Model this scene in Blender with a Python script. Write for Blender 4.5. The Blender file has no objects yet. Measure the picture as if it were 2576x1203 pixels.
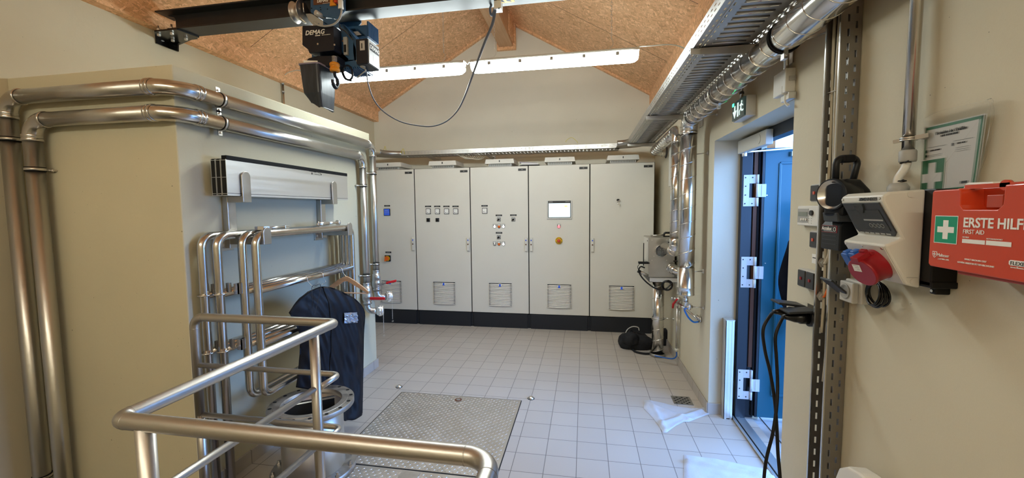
import bpy, bmesh, math, random
from math import pi, sin, cos, radians
from mathutils import Vector, Matrix
random.seed(7)
SC = bpy.context.scene
COL = SC.collection

# ------------------------------------------------------------------ camera, world, exposure
FPX = 1022.56
CAMP = Vector((-0.8734, -5.3729, 1.6102))
YAW, PITCH, ROLL = 0.1757, -0.071, -0.01
_f = Vector((-sin(YAW)*cos(PITCH), cos(YAW)*cos(PITCH), sin(PITCH)))
_r = Vector((cos(YAW), sin(YAW), 0.0))
_u = _r.cross(_f)
R_ = _r*cos(ROLL) + _u*sin(ROLL)
U_ = -_r*sin(ROLL) + _u*cos(ROLL)
cam_data = bpy.data.cameras.new('camera')
cam = bpy.data.objects.new('camera', cam_data)
COL.objects.link(cam)
cam_data.sensor_fit = 'HORIZONTAL'
cam_data.sensor_width = 36.0
cam_data.lens = FPX/2576*36.0
cam_data.clip_start = 0.02
cam.matrix_world = Matrix(((R_.x, U_.x, -_f.x, CAMP.x), (R_.y, U_.y, -_f.y, CAMP.y), (R_.z, U_.z, -_f.z, CAMP.z), (0, 0, 0, 1)))
SC.camera = cam
SC.view_settings.view_transform = 'Standard'
SC.view_settings.look = 'None'
SC.view_settings.exposure = 1.0
SC.view_settings.gamma = 1.0
SC.view_settings.use_curve_mapping = False
world = bpy.data.worlds.new('World'); SC.world = world
world.use_nodes = True
_wt = world.node_tree; _bg = _wt.nodes['Background']
# open sky, brighter towards the side the doorway faces
_tc = _wt.nodes.new('ShaderNodeTexCoord'); _dp = _wt.nodes.new('ShaderNodeVectorMath'); _dp.operation = 'DOT_PRODUCT'
_dp.inputs[1].default_value = tuple(Vector((0.93, -0.12, 0.26)).normalized())
_wt.links.new(_tc.outputs['Generated'], _dp.inputs[0])
_mx = _wt.nodes.new('ShaderNodeMath'); _mx.operation = 'MAXIMUM'; _mx.inputs[1].default_value = 0.0; _wt.links.new(_dp.outputs['Value'], _mx.inputs[0])
_pw = _wt.nodes.new('ShaderNodeMath'); _pw.operation = 'POWER'; _pw.inputs[1].default_value = 5.0; _wt.links.new(_mx.outputs[0], _pw.inputs[0])
_ma = _wt.nodes.new('ShaderNodeMath'); _ma.operation = 'MULTIPLY_ADD'; _ma.inputs[1].default_value = 10.5; _ma.inputs[2].default_value = 3.2; _wt.links.new(_pw.outputs[0], _ma.inputs[0])
_wt.links.new(_ma.outputs[0], _bg.inputs[1])
_bg.inputs[0].default_value = (0.22, 0.46, 1.0, 1)
try:
    SC.cycles.max_bounces = 10; SC.cycles.diffuse_bounces = 6; SC.cycles.glossy_bounces = 5
    SC.cycles.transmission_bounces = 6; SC.cycles.transparent_max_bounces = 10
    SC.cycles.sample_clamp_indirect = 6.0
    SC.cycles.caustics_reflective = False; SC.cycles.caustics_refractive = False
    SC.cycles.use_denoising = True
except Exception:
    pass
TUBE_POWER = 24.0          # strength of the fluorescent diffusers
def area_light(name, loc, target, size, sizey, power, color):
    l = bpy.data.lights.new(name, 'AREA'); l.shape = 'RECTANGLE'; l.size = size; l.size_y = sizey
    l.energy = power; l.color = color
    o = bpy.data.objects.new(name, l); COL.objects.link(o); o.location = loc
    o.rotation_euler = (Vector(target)-Vector(loc)).to_track_quat('-Z', 'Y').to_euler()
    return o
# sampling portal in the doorway (gives no light of its own)
_po = area_light('doorway_portal', (0.50, -2.65, 1.05), (-1.0, -2.65, 1.05), 1.18, 2.1, 1.0, (1, 1, 1))
_po.data.cycles.is_portal = True

# real places in the room: x to the right along the cabinets, y into the room, z up
XR = 0.09      # right wall
XL = -4.10     # left wall
YB = 0.60      # back wall
XBK = -2.985   # side face of the projecting wall block
YBK = -3.542   # its near face
YBE = -1.565   # its far end
ZBK = 2.385
XA, ZA = -1.99, 4.35    # roof apex
def at(px, py, X=None, Y=None, Z=None):
    """point where the sight line of the surveyed photo point meets a plane of the room"""
    d = R_*((px-1288)/FPX) - U_*((py-601.5)/FPX) + _f
    if X is not None: t = (X-CAMP.x)/d.x
    elif Y is not None: t = (Y-CAMP.y)/d.y
    else: t = (Z-CAMP.z)/d.z
    return CAMP + d*t

# ------------------------------------------------------------------ materials
def mat(name, col, rough=0.5, metal=0.0, emit=None, es=1.0, trans=0.0, ior=1.45, alpha=1.0, coat=0.0, spec=0.5):
    m = bpy.data.materials.new(name); m.use_nodes = True
    b = m.node_tree.nodes['Principled BSDF']
    b.inputs['Base Color'].default_value = (*col, 1)
    b.inputs['Roughness'].default_value = rough
    b.inputs['Metallic'].default_value = metal
    b.inputs['IOR'].default_value = ior
    b.inputs['Specular IOR Level'].default_value = spec
    if trans: b.inputs['Transmission Weight'].default_value = trans
    if coat: b.inputs['Coat Weight'].default_value = coat
    if alpha < 1: b.inputs['Alpha'].default_value = alpha
    if emit:
        b.inputs['Emission Color'].default_value = (*emit, 1)
        b.inputs['Emission Strength'].default_value = es
    return m
class NT:
    def __init__(s, m):
        s.m = m; s.t = m.node_tree; s.b = s.t.nodes['Principled BSDF']
    def n(s, kind, **kw):
        nd = s.t.nodes.new(kind)
        for k, v in kw.items():
            if isinstance(k, str) and hasattr(nd, k): setattr(nd, k, v)
        return nd
    def l(s, a, b): s.t.links.new(a, b)
    def coord(s, scale=(1, 1, 1), rot=(0, 0, 0)):
        tc = s.n('ShaderNodeTexCoord'); mp = s.n('ShaderNodeMapping')
        g = s.n('ShaderNodeNewGeometry')
        mp.inputs['Scale'].default_value = scale; mp.inputs['Rotation'].default_value = rot
        s.l(g.outputs['Position'], mp.inputs['Vector'])
        return mp.outputs['Vector']
    def noise(s, vec, scale, detail=3, rough=0.5):
        nd = s.n('ShaderNodeTexNoise'); nd.inputs['Scale'].default_value = scale
        nd.inputs['Detail'].default_value = detail; nd.inputs['Roughness'].default_value = rough
        s.l(vec, nd.inputs['Vector']); return nd.outputs['Fac']
    def ramp(s, fac, stops):
        r = s.n('ShaderNodeValToRGB'); e = r.color_ramp.elements
        while len(e) < len(stops): e.new(0.5)
        for el, (p, c) in zip(e, stops):
            el.position = p; el.color = (*c, 1) if len(c) == 3 else c
        s.l(fac, r.inputs['Fac']); return r.outputs['Color']
    def mix(s, fac, a, b, mode='MIX'):
        m = s.n('ShaderNodeMix'); m.data_type = 'RGBA'; m.blend_type = mode
        if isinstance(fac, (int, float)): m.inputs[0].default_value = fac
        else: s.l(fac, m.inputs[0])
        for i, v in ((6, a), (7, b)):
            if isinstance(v, tuple): m.inputs[i].default_value = (*v, 1)
            else: s.l(v, m.inputs[i])
        return m.outputs[2]
    def math(s, op, a, b=None, c=None):
        m = s.n('ShaderNodeMath'); m.operation = op
        for i, v in enumerate((a, b, c)):
            if v is None: continue
            if isinstance(v, (int, float)): m.inputs[i].default_value = v
            else: s.l(v, m.inputs[i])
        return m.outputs[0]
    def bump(s, h, strength=0.2, dist=0.01):
        b = s.n('ShaderNodeBump'); b.inputs['Strength'].default_value = strength; b.inputs['Distance'].default_value = dist
        s.l(h, b.inputs['Height']); s.l(b.outputs[0], s.b.inputs['Normal'])

def wall_paint(name, col, streaks=0.0):
    m = mat(name, col, 0.75, spec=0.25); t = NT(m); v = t.coord()
    c = t.ramp(t.noise(v, 0.9, 4), [(0.3, tuple(x*0.93 for x in col)), (0.7, tuple(min(1, x*1.05) for x in col))])
    c = t.mix(t.math('MULTIPLY', t.noise(v, 300, 2), 0.12), c, (0.35, 0.30, 0.2))
    vo = t.n('ShaderNodeTexVoronoi'); vo.inputs['Scale'].default_value = 9.0; t.l(v, vo.inputs['Vector'])
    keep = t.math('GREATER_THAN', t.noise(v, 2.2, 2), 0.5)
    dots = t.math('MULTIPLY', t.math('LESS_THAN', vo.outputs['Distance'], 0.034), keep)
    vo2 = t.n('ShaderNodeTexVoronoi'); vo2.inputs['Scale'].default_value = 26.0; t.l(v, vo2.inputs['Vector'])
    dots2 = t.math('MULTIPLY', t.math('LESS_THAN', vo2.outputs['Distance'], 0.045), t.math('GREATER_THAN', t.noise(v, 5, 2), 0.55))
    c = t.mix(t.math('MULTIPLY', t.math('MAXIMUM', dots, dots2), 0.75), c, tuple(x*0.3 for x in col))
    t.l(c, t.b.inputs['Base Color'])
    t.bump(t.noise(v, 55, 3), 0.12, 0.004)
    return m
def osb_mat(name, tone=1.0):
    m = mat(name, (0.5, 0.3, 0.15), 0.6, spec=0.3); t = NT(m); cur = None
    for i, (rz, sc) in enumerate(((0.3, 85), (1.25, 105), (2.2, 75), (-0.6, 120), (0.8, 60))):
        v = t.coord((1, 1, 1), (0.35*i+0.2, 0.5*i, rz))
        mp = t.n('ShaderNodeMapping'); mp.inputs['Scale'].default_value = (0.22, 1.0, 0.6); t.l(v, mp.inputs['Vector'])
        vo = t.n('ShaderNodeTexVoronoi'); vo.inputs['Scale'].default_value = sc; t.l(mp.outputs[0], vo.inputs['Vector'])
        sep = t.n('ShaderNodeSeparateColor'); t.l(vo.outputs['Color'], sep.inputs[0])
        cc = t.ramp(sep.outputs[0], [(0.0, tuple(x*tone for x in (0.25, 0.125, 0.055))), (0.25, tuple(x*tone for x in (0.39, 0.215, 0.105))), (0.8, tuple(x*tone for x in (0.47, 0.275, 0.145))), (1.0, tuple(x*tone for x in (0.62, 0.41, 0.25)))])
        cur = cc if cur is None else t.mix(t.math('MULTIPLY', t.math('GREATER_THAN', sep.outputs[1], 0.6), 0.85), cur, cc)
    v = t.coord()
    spk = t.math('GREATER_THAN', t.noise(v, 95, 2), 0.665)
    cur = t.mix(t.math('MULTIPLY', spk, 0.6), cur, (0.13, 0.065, 0.04))
    big = t.ramp(t.noise(v, 3.0, 4), [(0.3, (0.60, 0.36, 0.20)), (0.7, (0.82, 0.55, 0.34))])
    cur = t.mix(0.35, cur, big)
    t.l(cur, t.b.inputs['Base Color'])
    t.bump(t.noise(v, 90, 3), 0.15, 0.002)
    return m
def steel(name, col, r0, r1, nsc=8, aniso=(1, 1, 1), blot=0.0):
    m = mat(name, col, (r0+r1)/2, 1.0); t = NT(m); v = t.coord(aniso)
    n = t.noise(v, nsc, 5, 0.6)
    mr = t.n('ShaderNodeMapRange'); t.l(n, mr.inputs['Value'])
    mr.inputs['From Min'].default_value = 0.3; mr.inputs['From Max'].default_value = 0.7
    mr.inputs['To Min'].default_value = r0; mr.inputs['To Max'].default_value = r1
    t.l(mr.outputs[0], t.b.inputs['Roughness'])
    c = t.ramp(n, [(0.25, tuple(x*(0.94-blot) for x in col)), (0.75, col)])
    t.l(c, t.b.inputs['Base Color'])
    return m
def tile_mat():
    m = mat('floor_tiles', (0.5, 0.45, 0.4), 0.45, spec=0.4); t = NT(m)
    g = t.n('ShaderNodeNewGeometry'); sp = t.n('ShaderNodeSeparateXYZ'); t.l(g.outputs['Position'], sp.inputs[0])
    def cell(o, off, size):
        u = t.math('DIVIDE', t.math('SUBTRACT', o, off), size)
        fr = t.math('SUBTRACT', u, t.math('FLOOR', u))
        d = t.math('MULTIPLY', t.math('MINIMUM', fr, t.math('SUBTRACT', 1.0, fr)), size)
        return t.math('LESS_THAN', d, 0.0021), t.math('FLOOR', u)
    a, ia = cell(sp.outputs[0], -0.917, 0.2); b, ib = cell(sp.outputs[1], -0.876, 0.1935)
    grout = t.math('MAXIMUM', a, b)
    cb = t.n('ShaderNodeCombineXYZ'); t.l(ia, cb.inputs[0]); t.l(ib, cb.inputs[1])
    wn = t.n('ShaderNodeTexWhiteNoise'); t.l(cb.outputs[0], wn.inputs['Vector'])
    c = t.ramp(wn.outputs['Value'], [(0, (0.47, 0.43, 0.385)), (1, (0.50, 0.458, 0.41))])
    v = t.coord()
    c = t.mix(t.math('MULTIPLY', t.noise(v, 2.5, 5), 0.18), c, (0.33, 0.28, 0.23))
    c = t.mix(grout, c, (0.17, 0.15, 0.135))
    t.l(c, t.b.inputs['Base Color'])
    t.bump(t.math('SUBTRACT', 1.0, grout), 0.3, 0.002)
    return m
def noisy(name, c0, c1, sc=20, rough=0.6, bump=0.0, bsc=60, spec=0.5, stretch=(1, 1, 1)):
    m = mat(name, c0, rough, spec=spec); t = NT(m); v = t.coord(stretch)
    t.l(t.ramp(t.noise(v, sc, 4), [(0.3, c0), (0.7, c1)]), t.b.inputs['Base Color'])
    if bump: t.bump(t.noise(v, bsc, 3), bump, 0.004)
    return m

M = {}
M['wall'] = wall_paint('cream_wall_paint', (0.67, 0.62, 0.48))
M['wall_back'] = wall_paint('grey_cream_wall_paint', (0.73, 0.70, 0.60))
M['block'] = wall_paint('pale_yellow_wall_paint', (0.66, 0.62, 0.46))
M['reveal'] = wall_paint('white_reveal_paint', (0.68, 0.67, 0.60))
M['osb'] = osb_mat('osb_board', 1.95)
M['timber'] = noisy('planed_timber', (0.50, 0.29, 0.15), (0.60, 0.37, 0.21), 6, 0.6, 0.1, 30, stretch=(6, 0.5, 6))
M['tile'] = tile_mat()
M['skirt'] = noisy('skirting_tile', (0.44, 0.40, 0.35), (0.50, 0.45, 0.39), 5, 0.5)
M['grout'] = mat('skirting_joint', (0.2, 0.18, 0.16), 0.8)
M['steel'] = steel('stainless_pipe', (0.56, 0.55, 0.52), 0.31, 0.38, 30, (1, 0.15, 0.15))
M['steel_b'] = steel('brushed_stainless_rail', (0.53, 0.51, 0.48), 0.34, 0.42, 300)
M['steel_p'] = steel('polished_stainless', (0.62, 0.60, 0.57), 0.20, 0.25, 12)
M['sheet'] = steel('stainless_sheet', (0.56, 0.54, 0.50), 0.30, 0.42, 9, blot=0.1)
M['duct'] = steel('spiral_duct_steel', (0.72, 0.70, 0.66), 0.13, 0.22, 5)
M['tray'] = steel('galvanised_tray', (0.50, 0.49, 0.47), 0.32, 0.48, 14)
M['alu'] = steel('aluminium_plank', (0.82, 0.82, 0.80), 0.36, 0.5, 5, (1, 0.2, 6))
M['flange'] = steel('cast_flange', (0.50, 0.48, 0.45), 0.4, 0.6, 22, blot=0.25)
M['spool'] = steel('grey_spool_steel', (0.66, 0.66, 0.64), 0.38, 0.5, 5)
M['plate'] = steel('tread_plate', (0.62, 0.60, 0.58), 0.34, 0.5, 7)
M['valve'] = steel('valve_body', (0.52, 0.51, 0.50), 0.3, 0.45, 20)
M['zinc'] = mat('zinc_bolt', (0.7, 0.68, 0.64), 0.3, 1.0)
M['chrome'] = mat('chrome', (0.92, 0.93, 0.95), 0.22, 0.85)
M['tray_dark'] = steel('dull_tray_steel', (0.33, 0.31, 0.285), 0.38, 0.5, 14)
M['cab'] = noisy('cabinet_light_grey', (0.68, 0.655, 0.585), (0.70, 0.675, 0.605), 3, 0.42)
M['cab_lip'] = mat('cabinet_edge', (0.66, 0.64, 0.58), 0.4)
M['vent'] = mat('vent_plastic', (0.84, 0.80, 0.71), 0.5)
M['plinth'] = mat('plinth_anthracite', (0.012, 0.014, 0.019), 0.5)
M['black'] = mat('black_plastic', (0.008, 0.008, 0.009), 0.45, spec=0.35)
M['rubber'] = mat('black_rubber', (0.006, 0.006, 0.007), 0.75, spec=0.3)
M['gloss'] = mat('glossy_black', (0.006, 0.006, 0.007), 0.2)
M['dark'] = mat('gap_dark', (0.01, 0.01, 0.01), 0.9)
M['beam'] = noisy('beam_paint_anthracite', (0.014, 0.0155, 0.018), (0.020, 0.022, 0.025), 8, 0.38)
M['white'] = mat('white_plastic', (0.78, 0.77, 0.72), 0.4)
M['offwhite'] = mat('offwhite_plastic', (0.66, 0.65, 0.59), 0.45)
M['grey'] = mat('grey_plastic', (0.40, 0.40, 0.38), 0.5)
M['silver'] = mat('silver_plastic', (0.52, 0.53, 0.53), 0.35, 0.3)
M['dgrey'] = mat('dark_grey_plastic', (0.032, 0.034, 0.038), 0.42)
M['lgrey'] = mat('light_grey_housing', (0.56, 0.55, 0.51), 0.4)
M['red'] = mat('red_handle', (0.62, 0.02, 0.025), 0.35)
M['aid'] = mat('orange_red_case', (0.60, 0.060, 0.018), 0.25, coat=0.3)
M['aid_dark'] = mat('orange_red_recess', (0.45, 0.05, 0.018), 0.35)
M['cee'] = mat('red_socket_plastic', (0.30, 0.010, 0.016), 0.32)
M['green'] = mat('safety_green', (0.0, 0.30, 0.16), 0.4)
M['green_d'] = mat('poster_green', (0.02, 0.16, 0.06), 0.45)
M['print'] = mat('white_print', (0.85, 0.84, 0.80), 0.5)
M['ink'] = mat('black_print', (0.03, 0.03, 0.03), 0.5)
M['blue'] = mat('blue_socket_plastic', (0.02, 0.11, 0.42), 0.35)
M['hoist_blue'] = noisy('hoist_blue_paint', (0.025, 0.085, 0.19), (0.035, 0.105, 0.22), 6, 0.38)
M['hoist_dark'] = mat('hoist_dark_cover', (0.012, 0.014, 0.022), 0.42, spec=0.35)
M['bucket'] = noisy('chain_bucket_plastic', (0.018, 0.024, 0.034), (0.045, 0.056, 0.075), 9, 0.33, stretch=(4, 4, 0.6))
M['yellow'] = mat('yellow_plastic', (0.72, 0.42, 0.01), 0.4)
M['orange'] = mat('hook_orange', (0.72, 0.27, 0.015), 0.4)
M['orange_s'] = mat('switch_orange', (0.80, 0.16, 0.02), 0.35)
M['cream_cable'] = mat('cream_cable', (0.58, 0.53, 0.42), 0.5)
M['grey_cable'] = mat('grey_cable', (0.36, 0.36, 0.34), 0.5)
M['steelblue_cable'] = mat('flat_festoon_cable', (0.10, 0.13, 0.19), 0.4)
M['door_blue'] = mat('door_blue_paint', (0.018, 0.115, 0.175), 0.3, coat=0.1)
M['frame_d'] = mat('frame_anthracite_blue', (0.010, 0.017, 0.028), 0.3)
M['seal'] = mat('frame_seal_brown', (0.12, 0.045, 0.02), 0.6)
M['hinge'] = mat('hinge_white', (0.66, 0.68, 0.70), 0.35)
M['towel'] = noisy('white_towel', (0.48, 0.50, 0.55), (0.55, 0.57, 0.61), 8, 0.95, 0.6, 220, spec=0.1)
M['fabric'] = noisy('black_garment_fabric', (0.0045, 0.005, 0.008), (0.009, 0.010, 0.015), 12, 0.5, 0.3, 25, spec=0.3)
M['fabric_m'] = noisy('black_bag_fabric', (0.005, 0.005, 0.007), (0.010, 0.010, 0.013), 12, 0.8, 0.5, 60)
M['cloth'] = noisy('black_clothing', (0.006, 0.006, 0.009), (0.012, 0.012, 0.016), 12, 0.95, 0.3, 60, spec=0.1)
M['window_pvc'] = mat('clear_pvc_window', (0.42, 0.50, 0.62), 0.08, 0.6)
M['wood'] = noisy('hanger_wood', (0.62, 0.38, 0.22), (0.70, 0.46, 0.28), 12, 0.45, stretch=(1, 1, 6))
M['screen'] = mat('lit_screen', (0.2, 0.3, 0.35), 0.2, emit=(0.62, 0.86, 0.95), es=1.0)
M['screen_y'] = mat('lit_screen_green', (0.3, 0.4, 0.1), 0.2, emit=(0.62, 0.80, 0.22), es=1.0)
M['led_red'] = mat('lit_red_lamp', (0.6, 0.05, 0.05), 0.2, emit=(1.0, 0.12, 0.14), es=1.5)
M['led_white'] = mat('lit_white_lamp', (0.8, 0.8, 0.8), 0.2, emit=(0.95, 0.95, 1.0), es=0.9)
M['led_green'] = mat('lit_green_lamp', (0.0, 0.5, 0.2), 0.2, emit=(0.05, 1.0, 0.35), es=2.2)
M['exit_face'] = mat('exit_panel', (0.02, 0.035, 0.032), 0.25, emit=(0.03, 0.05, 0.045), es=0.25)
M['exit_mark'] = mat('exit_marks', (0.8, 0.9, 0.85), 0.4, emit=(0.75, 1.0, 0.95), es=0.35)
M['tube'] = mat('lit_diffuser', (0.9, 0.9, 0.88), 0.4, emit=(0.88, 0.985, 0.985), es=TUBE_POWER)
M['tube_warm'] = mat('lit_warm_diffuser', (0.9, 0.9, 0.85), 0.4, emit=(1.0, 0.93, 0.74), es=16.5)
M['lcd'] = mat('lcd', (0.20, 0.22, 0.18), 0.25)
M['meter_blue'] = mat('meter_blue', (0.015, 0.04, 0.20), 0.2, emit=(0.02, 0.06, 0.35), es=0.5)
M['clear'] = mat('clear_film', (0.95, 0.96, 0.97), 0.06, trans=1.0, ior=1.12, alpha=0.45)
M['smoke'] = mat('smoked_window', (0.16, 0.18, 0.19), 0.08, trans=0.75, ior=1.3)
M['glass'] = mat('lens_glass', (0.9, 0.92, 0.95), 0.05, trans=0.9)
M['hose_blue'] = mat('blue_hose', (0.02, 0.20, 0.75), 0.3)
M['concrete'] = noisy('outside_concrete', (0.34, 0.34, 0.35), (0.44, 0.44, 0.45), 6, 0.9, 0.3, 40)
M['pit'] = noisy('pit_concrete', (0.32, 0.31, 0.28), (0.40, 0.38, 0.34), 4, 0.9)
M['eave_wood'] = noisy('eave_larch_boards', (0.42, 0.15, 0.045), (0.60, 0.25, 0.08), 4, 0.6, 0.1, 30, stretch=(1, 10, 10))
M['leafgreen'] = noisy('green_hill', (0.03, 0.07, 0.02), (0.06, 0.12, 0.03), 3, 0.9)
M['skin'] = mat('skin', (0.52, 0.30, 0.22), 0.5)
M['hair'] = mat('dark_hair', (0.01, 0.009, 0.008), 0.6)
M['paper'] = mat('paper', (0.74, 0.72, 0.70), 0.7)
M['binder'] = mat('binder_mauve', (0.30, 0.26, 0.33), 0.5)
M['earth'] = mat('earth_wire_yellow', (0.62, 0.55, 0.06), 0.5)
M['drain'] = steel('drain_steel', (0.42, 0.42, 0.42), 0.35, 0.5, 30)

# ------------------------------------------------------------------ mesh helpers
def org(o):
    v = Vector((0, 0, 0))
    while o is not None:
        v += o.location; o = o.parent
    return v
def V(*a): return Vector(a)
class MB:
    def __init__(s): s.v = []; s.f = []; s.sm = []
    def add(s, vs, fs, sm=False):
        b = len(s.v); s.v += [Vector(p) for p in vs]
        for f in fs: s.f.append([i+b for i in f]); s.sm.append(sm)
        return s
    def box(s, a, b):
        x0, y0, z0 = (min(a[i], b[i]) for i in range(3)); x1, y1, z1 = (max(a[i], b[i]) for i in range(3))
        return s.add([(x0, y0, z0), (x1, y0, z0), (x1, y1, z0), (x0, y1, z0), (x0, y0, z1), (x1, y0, z1), (x1, y1, z1), (x0, y1, z1)],
                     [(0, 3, 2, 1), (4, 5, 6, 7), (0, 1, 5, 4), (1, 2, 6, 5), (2, 3, 7, 6), (3, 0, 4, 7)])
    def obox(s, c, ax, ay, az):
        """box from centre and three half-axis vectors"""
        c = Vector(c); ax, ay, az = Vector(ax), Vector(ay), Vector(az)
        vs = [c+ax*i+ay*j+az*k for k in (-1, 1) for (i, j) in ((-1, -1), (1, -1), (1, 1), (-1, 1))]
        return s.add(vs, [(0, 3, 2, 1), (4, 5, 6, 7), (0, 1, 5, 4), (1, 2, 6, 5), (2, 3, 7, 6), (3, 0, 4, 7)])
    def bar(s, p, q, w, h, up=(0, 0, 1)):
        p, q = Vector(p), Vector(q); d = q-p; L = d.length; d = d/L
        u = Vector(up); sd = d.cross(u)
        if sd.length < 1e-4: sd = d.cross(Vector((1, 0, 0)))
        sd.normalize(); u = sd.cross(d)
        return s.obox((p+q)/2, d*(L/2), sd*(w/2), u*(h/2))
    def prism(s, pts, ext):
        """closed outline extruded by a vector"""
        pts = [Vector(p) for p in pts]; e = Vector(ext); n = len(pts)
        nr = Vector((0, 0, 0))
        for i in range(n): nr += pts[i].cross(pts[(i+1) % n])
        if nr.dot(e) > 0: pts = pts[::-1]
        vs = pts + [p+e for p in pts]
        fs = [list(range(n)), list(range(2*n-1, n-1, -1))]
        fs += [(i, i+n, (i+1) % n+n, (i+1) % n) for i in range(n)]
        return s.add(vs, [list(f) for f in fs])
    def tube(s, path, r, seg=14, caps=True, closed=False):
        path = [Vector(p) for p in path]; n = len(path)
        rad = r if isinstance(r, (list, tuple)) else [r]*n
        T = []
        for i in range(n):
            if closed: t = path[(i+1) % n]-path[i-1]
            elif i == 0: t = path[1]-path[0]
            elif i == n-1: t = path[-1]-path[-2]
            else:
                a = (path[i]-path[i-1]); b = (path[i+1]-path[i])
                t = (a.normalized() if a.length > 1e-9 else b) + (b.normalized() if b.length > 1e-9 else a)
            T.append(t.normalized() if t.length > 1e-9 else Vector((0, 0, 1)))
        ref = Vector((0, 0, 1)) if abs(T[0].z) < 0.9 else Vector((1, 0, 0))
        N = T[0].cross(ref).normalized(); vs = []
        for i in range(n):
            if i:
                ax = T[i-1].cross(T[i])
                if ax.length > 1e-7:
                    N = Matrix.Rotation(math.atan2(ax.length, T[i-1].dot(T[i])), 3, ax.normalized()) @ N
            N = (N - T[i]*N.dot(T[i])).normalized(); B = T[i].cross(N)
            for k in range(seg):
                a = 2*pi*k/seg; vs.append(path[i]+(N*cos(a)+B*sin(a))*rad[i])
        fs = []
        m = n if closed else n-1
        for i in range(m):
            for k in range(seg):
                k2 = (k+1) % seg; j = (i+1) % n
                fs.append((i*seg+k, i*seg+k2, j*seg+k2, j*seg+k))
        s.add(vs, fs, True)
        if caps and not closed:
            b = len(s.v)-len(vs)
            s.f.append([b+k for k in range(seg)][::-1]); s.sm.append(False)
            s.f.append([b+(n-1)*seg+k for k in range(seg)]); s.sm.append(False)
        return s
    def cyl(s, p, q, r, seg=20, r2=None):
        return s.tube([p, q], [r, r if r2 is None else r2], seg)
    def lathe(s, base, axis, prof, seg=28, smooth=True):
        """profile of (distance along axis, radius)"""
        base = Vector(base); ax = Vector(axis).normalized()
        ref = Vector((0, 0, 1)) if abs(ax.z) < 0.9 else Vector((1, 0, 0))
        N = ax.cross(ref).normalized(); B = ax.cross(N); vs = []
        for (h, r) in prof:
            for k in range(seg):
                a = 2*pi*k/seg; vs.append(base+ax*h+(N*cos(a)+B*sin(a))*max(r, 1e-5))
        n = len(prof)
        for i in range(n-1):
            flat = (abs(prof[i][0]-prof[i+1][0]) < 1e-6) or not smooth
            s_ = [(i*seg+k, i*seg+(k+1) % seg, (i+1)*seg+(k+1) % seg, (i+1)*seg+k) for k in range(seg)]
            b0 = len(s.v) if i == 0 else b0
            if i == 0: s.v += vs
            for f in s_: s.f.append([x+b0 for x in f]); s.sm.append(not flat)
        return s
    def ball(s, c, r, seg=14, rings=8, sc=(1, 1, 1)):
        c = Vector(c); prof = []
        vs = []; 
        for i in range(rings+1):
            th = pi*i/rings
            for k in range(seg):
                a = 2*pi*k/seg
                vs.append(c+Vector((r*sc[0]*sin(th)*cos(a), r*sc[1]*sin(th)*sin(a), r*sc[2]*cos(th))))
        fs = [(i*seg+k, i*seg+seg+k, i*seg+seg+(k+1) % seg, i*seg+(k+1) % seg) for i in range(rings) for k in range(seg)]
        return s.add(vs, fs, True)
    def ring(s, c, axis, R, r, seg=28, sec=8):
        c = Vector(c); ax = Vector(axis).normalized()
        ref = Vector((0, 0, 1)) if abs(ax.z) < 0.9 else Vector((1, 0, 0))
        N = ax.cross(ref).normalized(); B = ax.cross(N)
        return s.tube([c+(N*cos(2*pi*k/seg)+B*sin(2*pi*k/seg))*R for k in range(seg)], r, sec, closed=True)
    def quad(s, a, b, c, d): return s.add([a, b, c, d], [(0, 1, 2, 3)])
    def build(s, name, m, parent=None, bev=0.0, seg=2, solid=0.0, sub=0, loc=None):
        me = bpy.data.meshes.new(name)
        if parent is not None: o0 = org(parent)
        elif loc is not None: o0 = Vector(loc)
        else:
            xs = [p.x for p in s.v]; ys = [p.y for p in s.v]; zs = [p.z for p in s.v]
            o0 = Vector(((min(xs)+max(xs))/2, (min(ys)+max(ys))/2, min(zs)))
        me.from_pydata([tuple(p-o0) for p in s.v], [], s.f)
        me.polygons.foreach_set('use_smooth', s.sm)
        me.update()
        if isinstance(m, str): m = M[m]
        me.materials.append(m)
        o = bpy.data.objects.new(name, me); COL.objects.link(o)
        if parent is not None: o.parent = parent
        else: o.location = o0
        if solid:
            md = o.modifiers.new('solid', 'SOLIDIFY'); md.thickness = solid; md.offset = 0
        if bev:
            md = o.modifiers.new('bevel', 'BEVEL'); md.width = bev; md.segments = seg; md.limit_method = 'ANGLE'; md.angle_limit = radians(40)
            md.harden_normals = False
        if sub:
            md = o.modifiers.new('sub', 'SUBSURF'); md.levels = sub; md.render_levels = sub
        return o
def tag(o, label=None, cat=None, group=None, kind=None):
    if label: o['label'] = label
    if cat: o['category'] = cat
    if group: o['group'] = group
    if kind: o['kind'] = kind
    return o
def thing(name, loc, label, cat, group=None):
    o = bpy.data.objects.new(name, None); COL.objects.link(o); o.location = Vector(loc)
    o.empty_display_size = 0.05
    return tag(o, label, cat, group)
def struct(name, mb, m, **k):
    o = mb.build(name, m, **k); o['kind'] = 'structure'; return o
def clone(root, off, label=None):
    c = root.copy(); COL.objects.link(c); c.location = root.location+Vector(off)
    if label: c['label'] = label
    for ch in list(root.children):
        d = ch.copy(); COL.objects.link(d); d.parent = c
        for g in list(ch.children):
            e = g.copy(); COL.objects.link(e); e.parent = d
    return c
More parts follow.
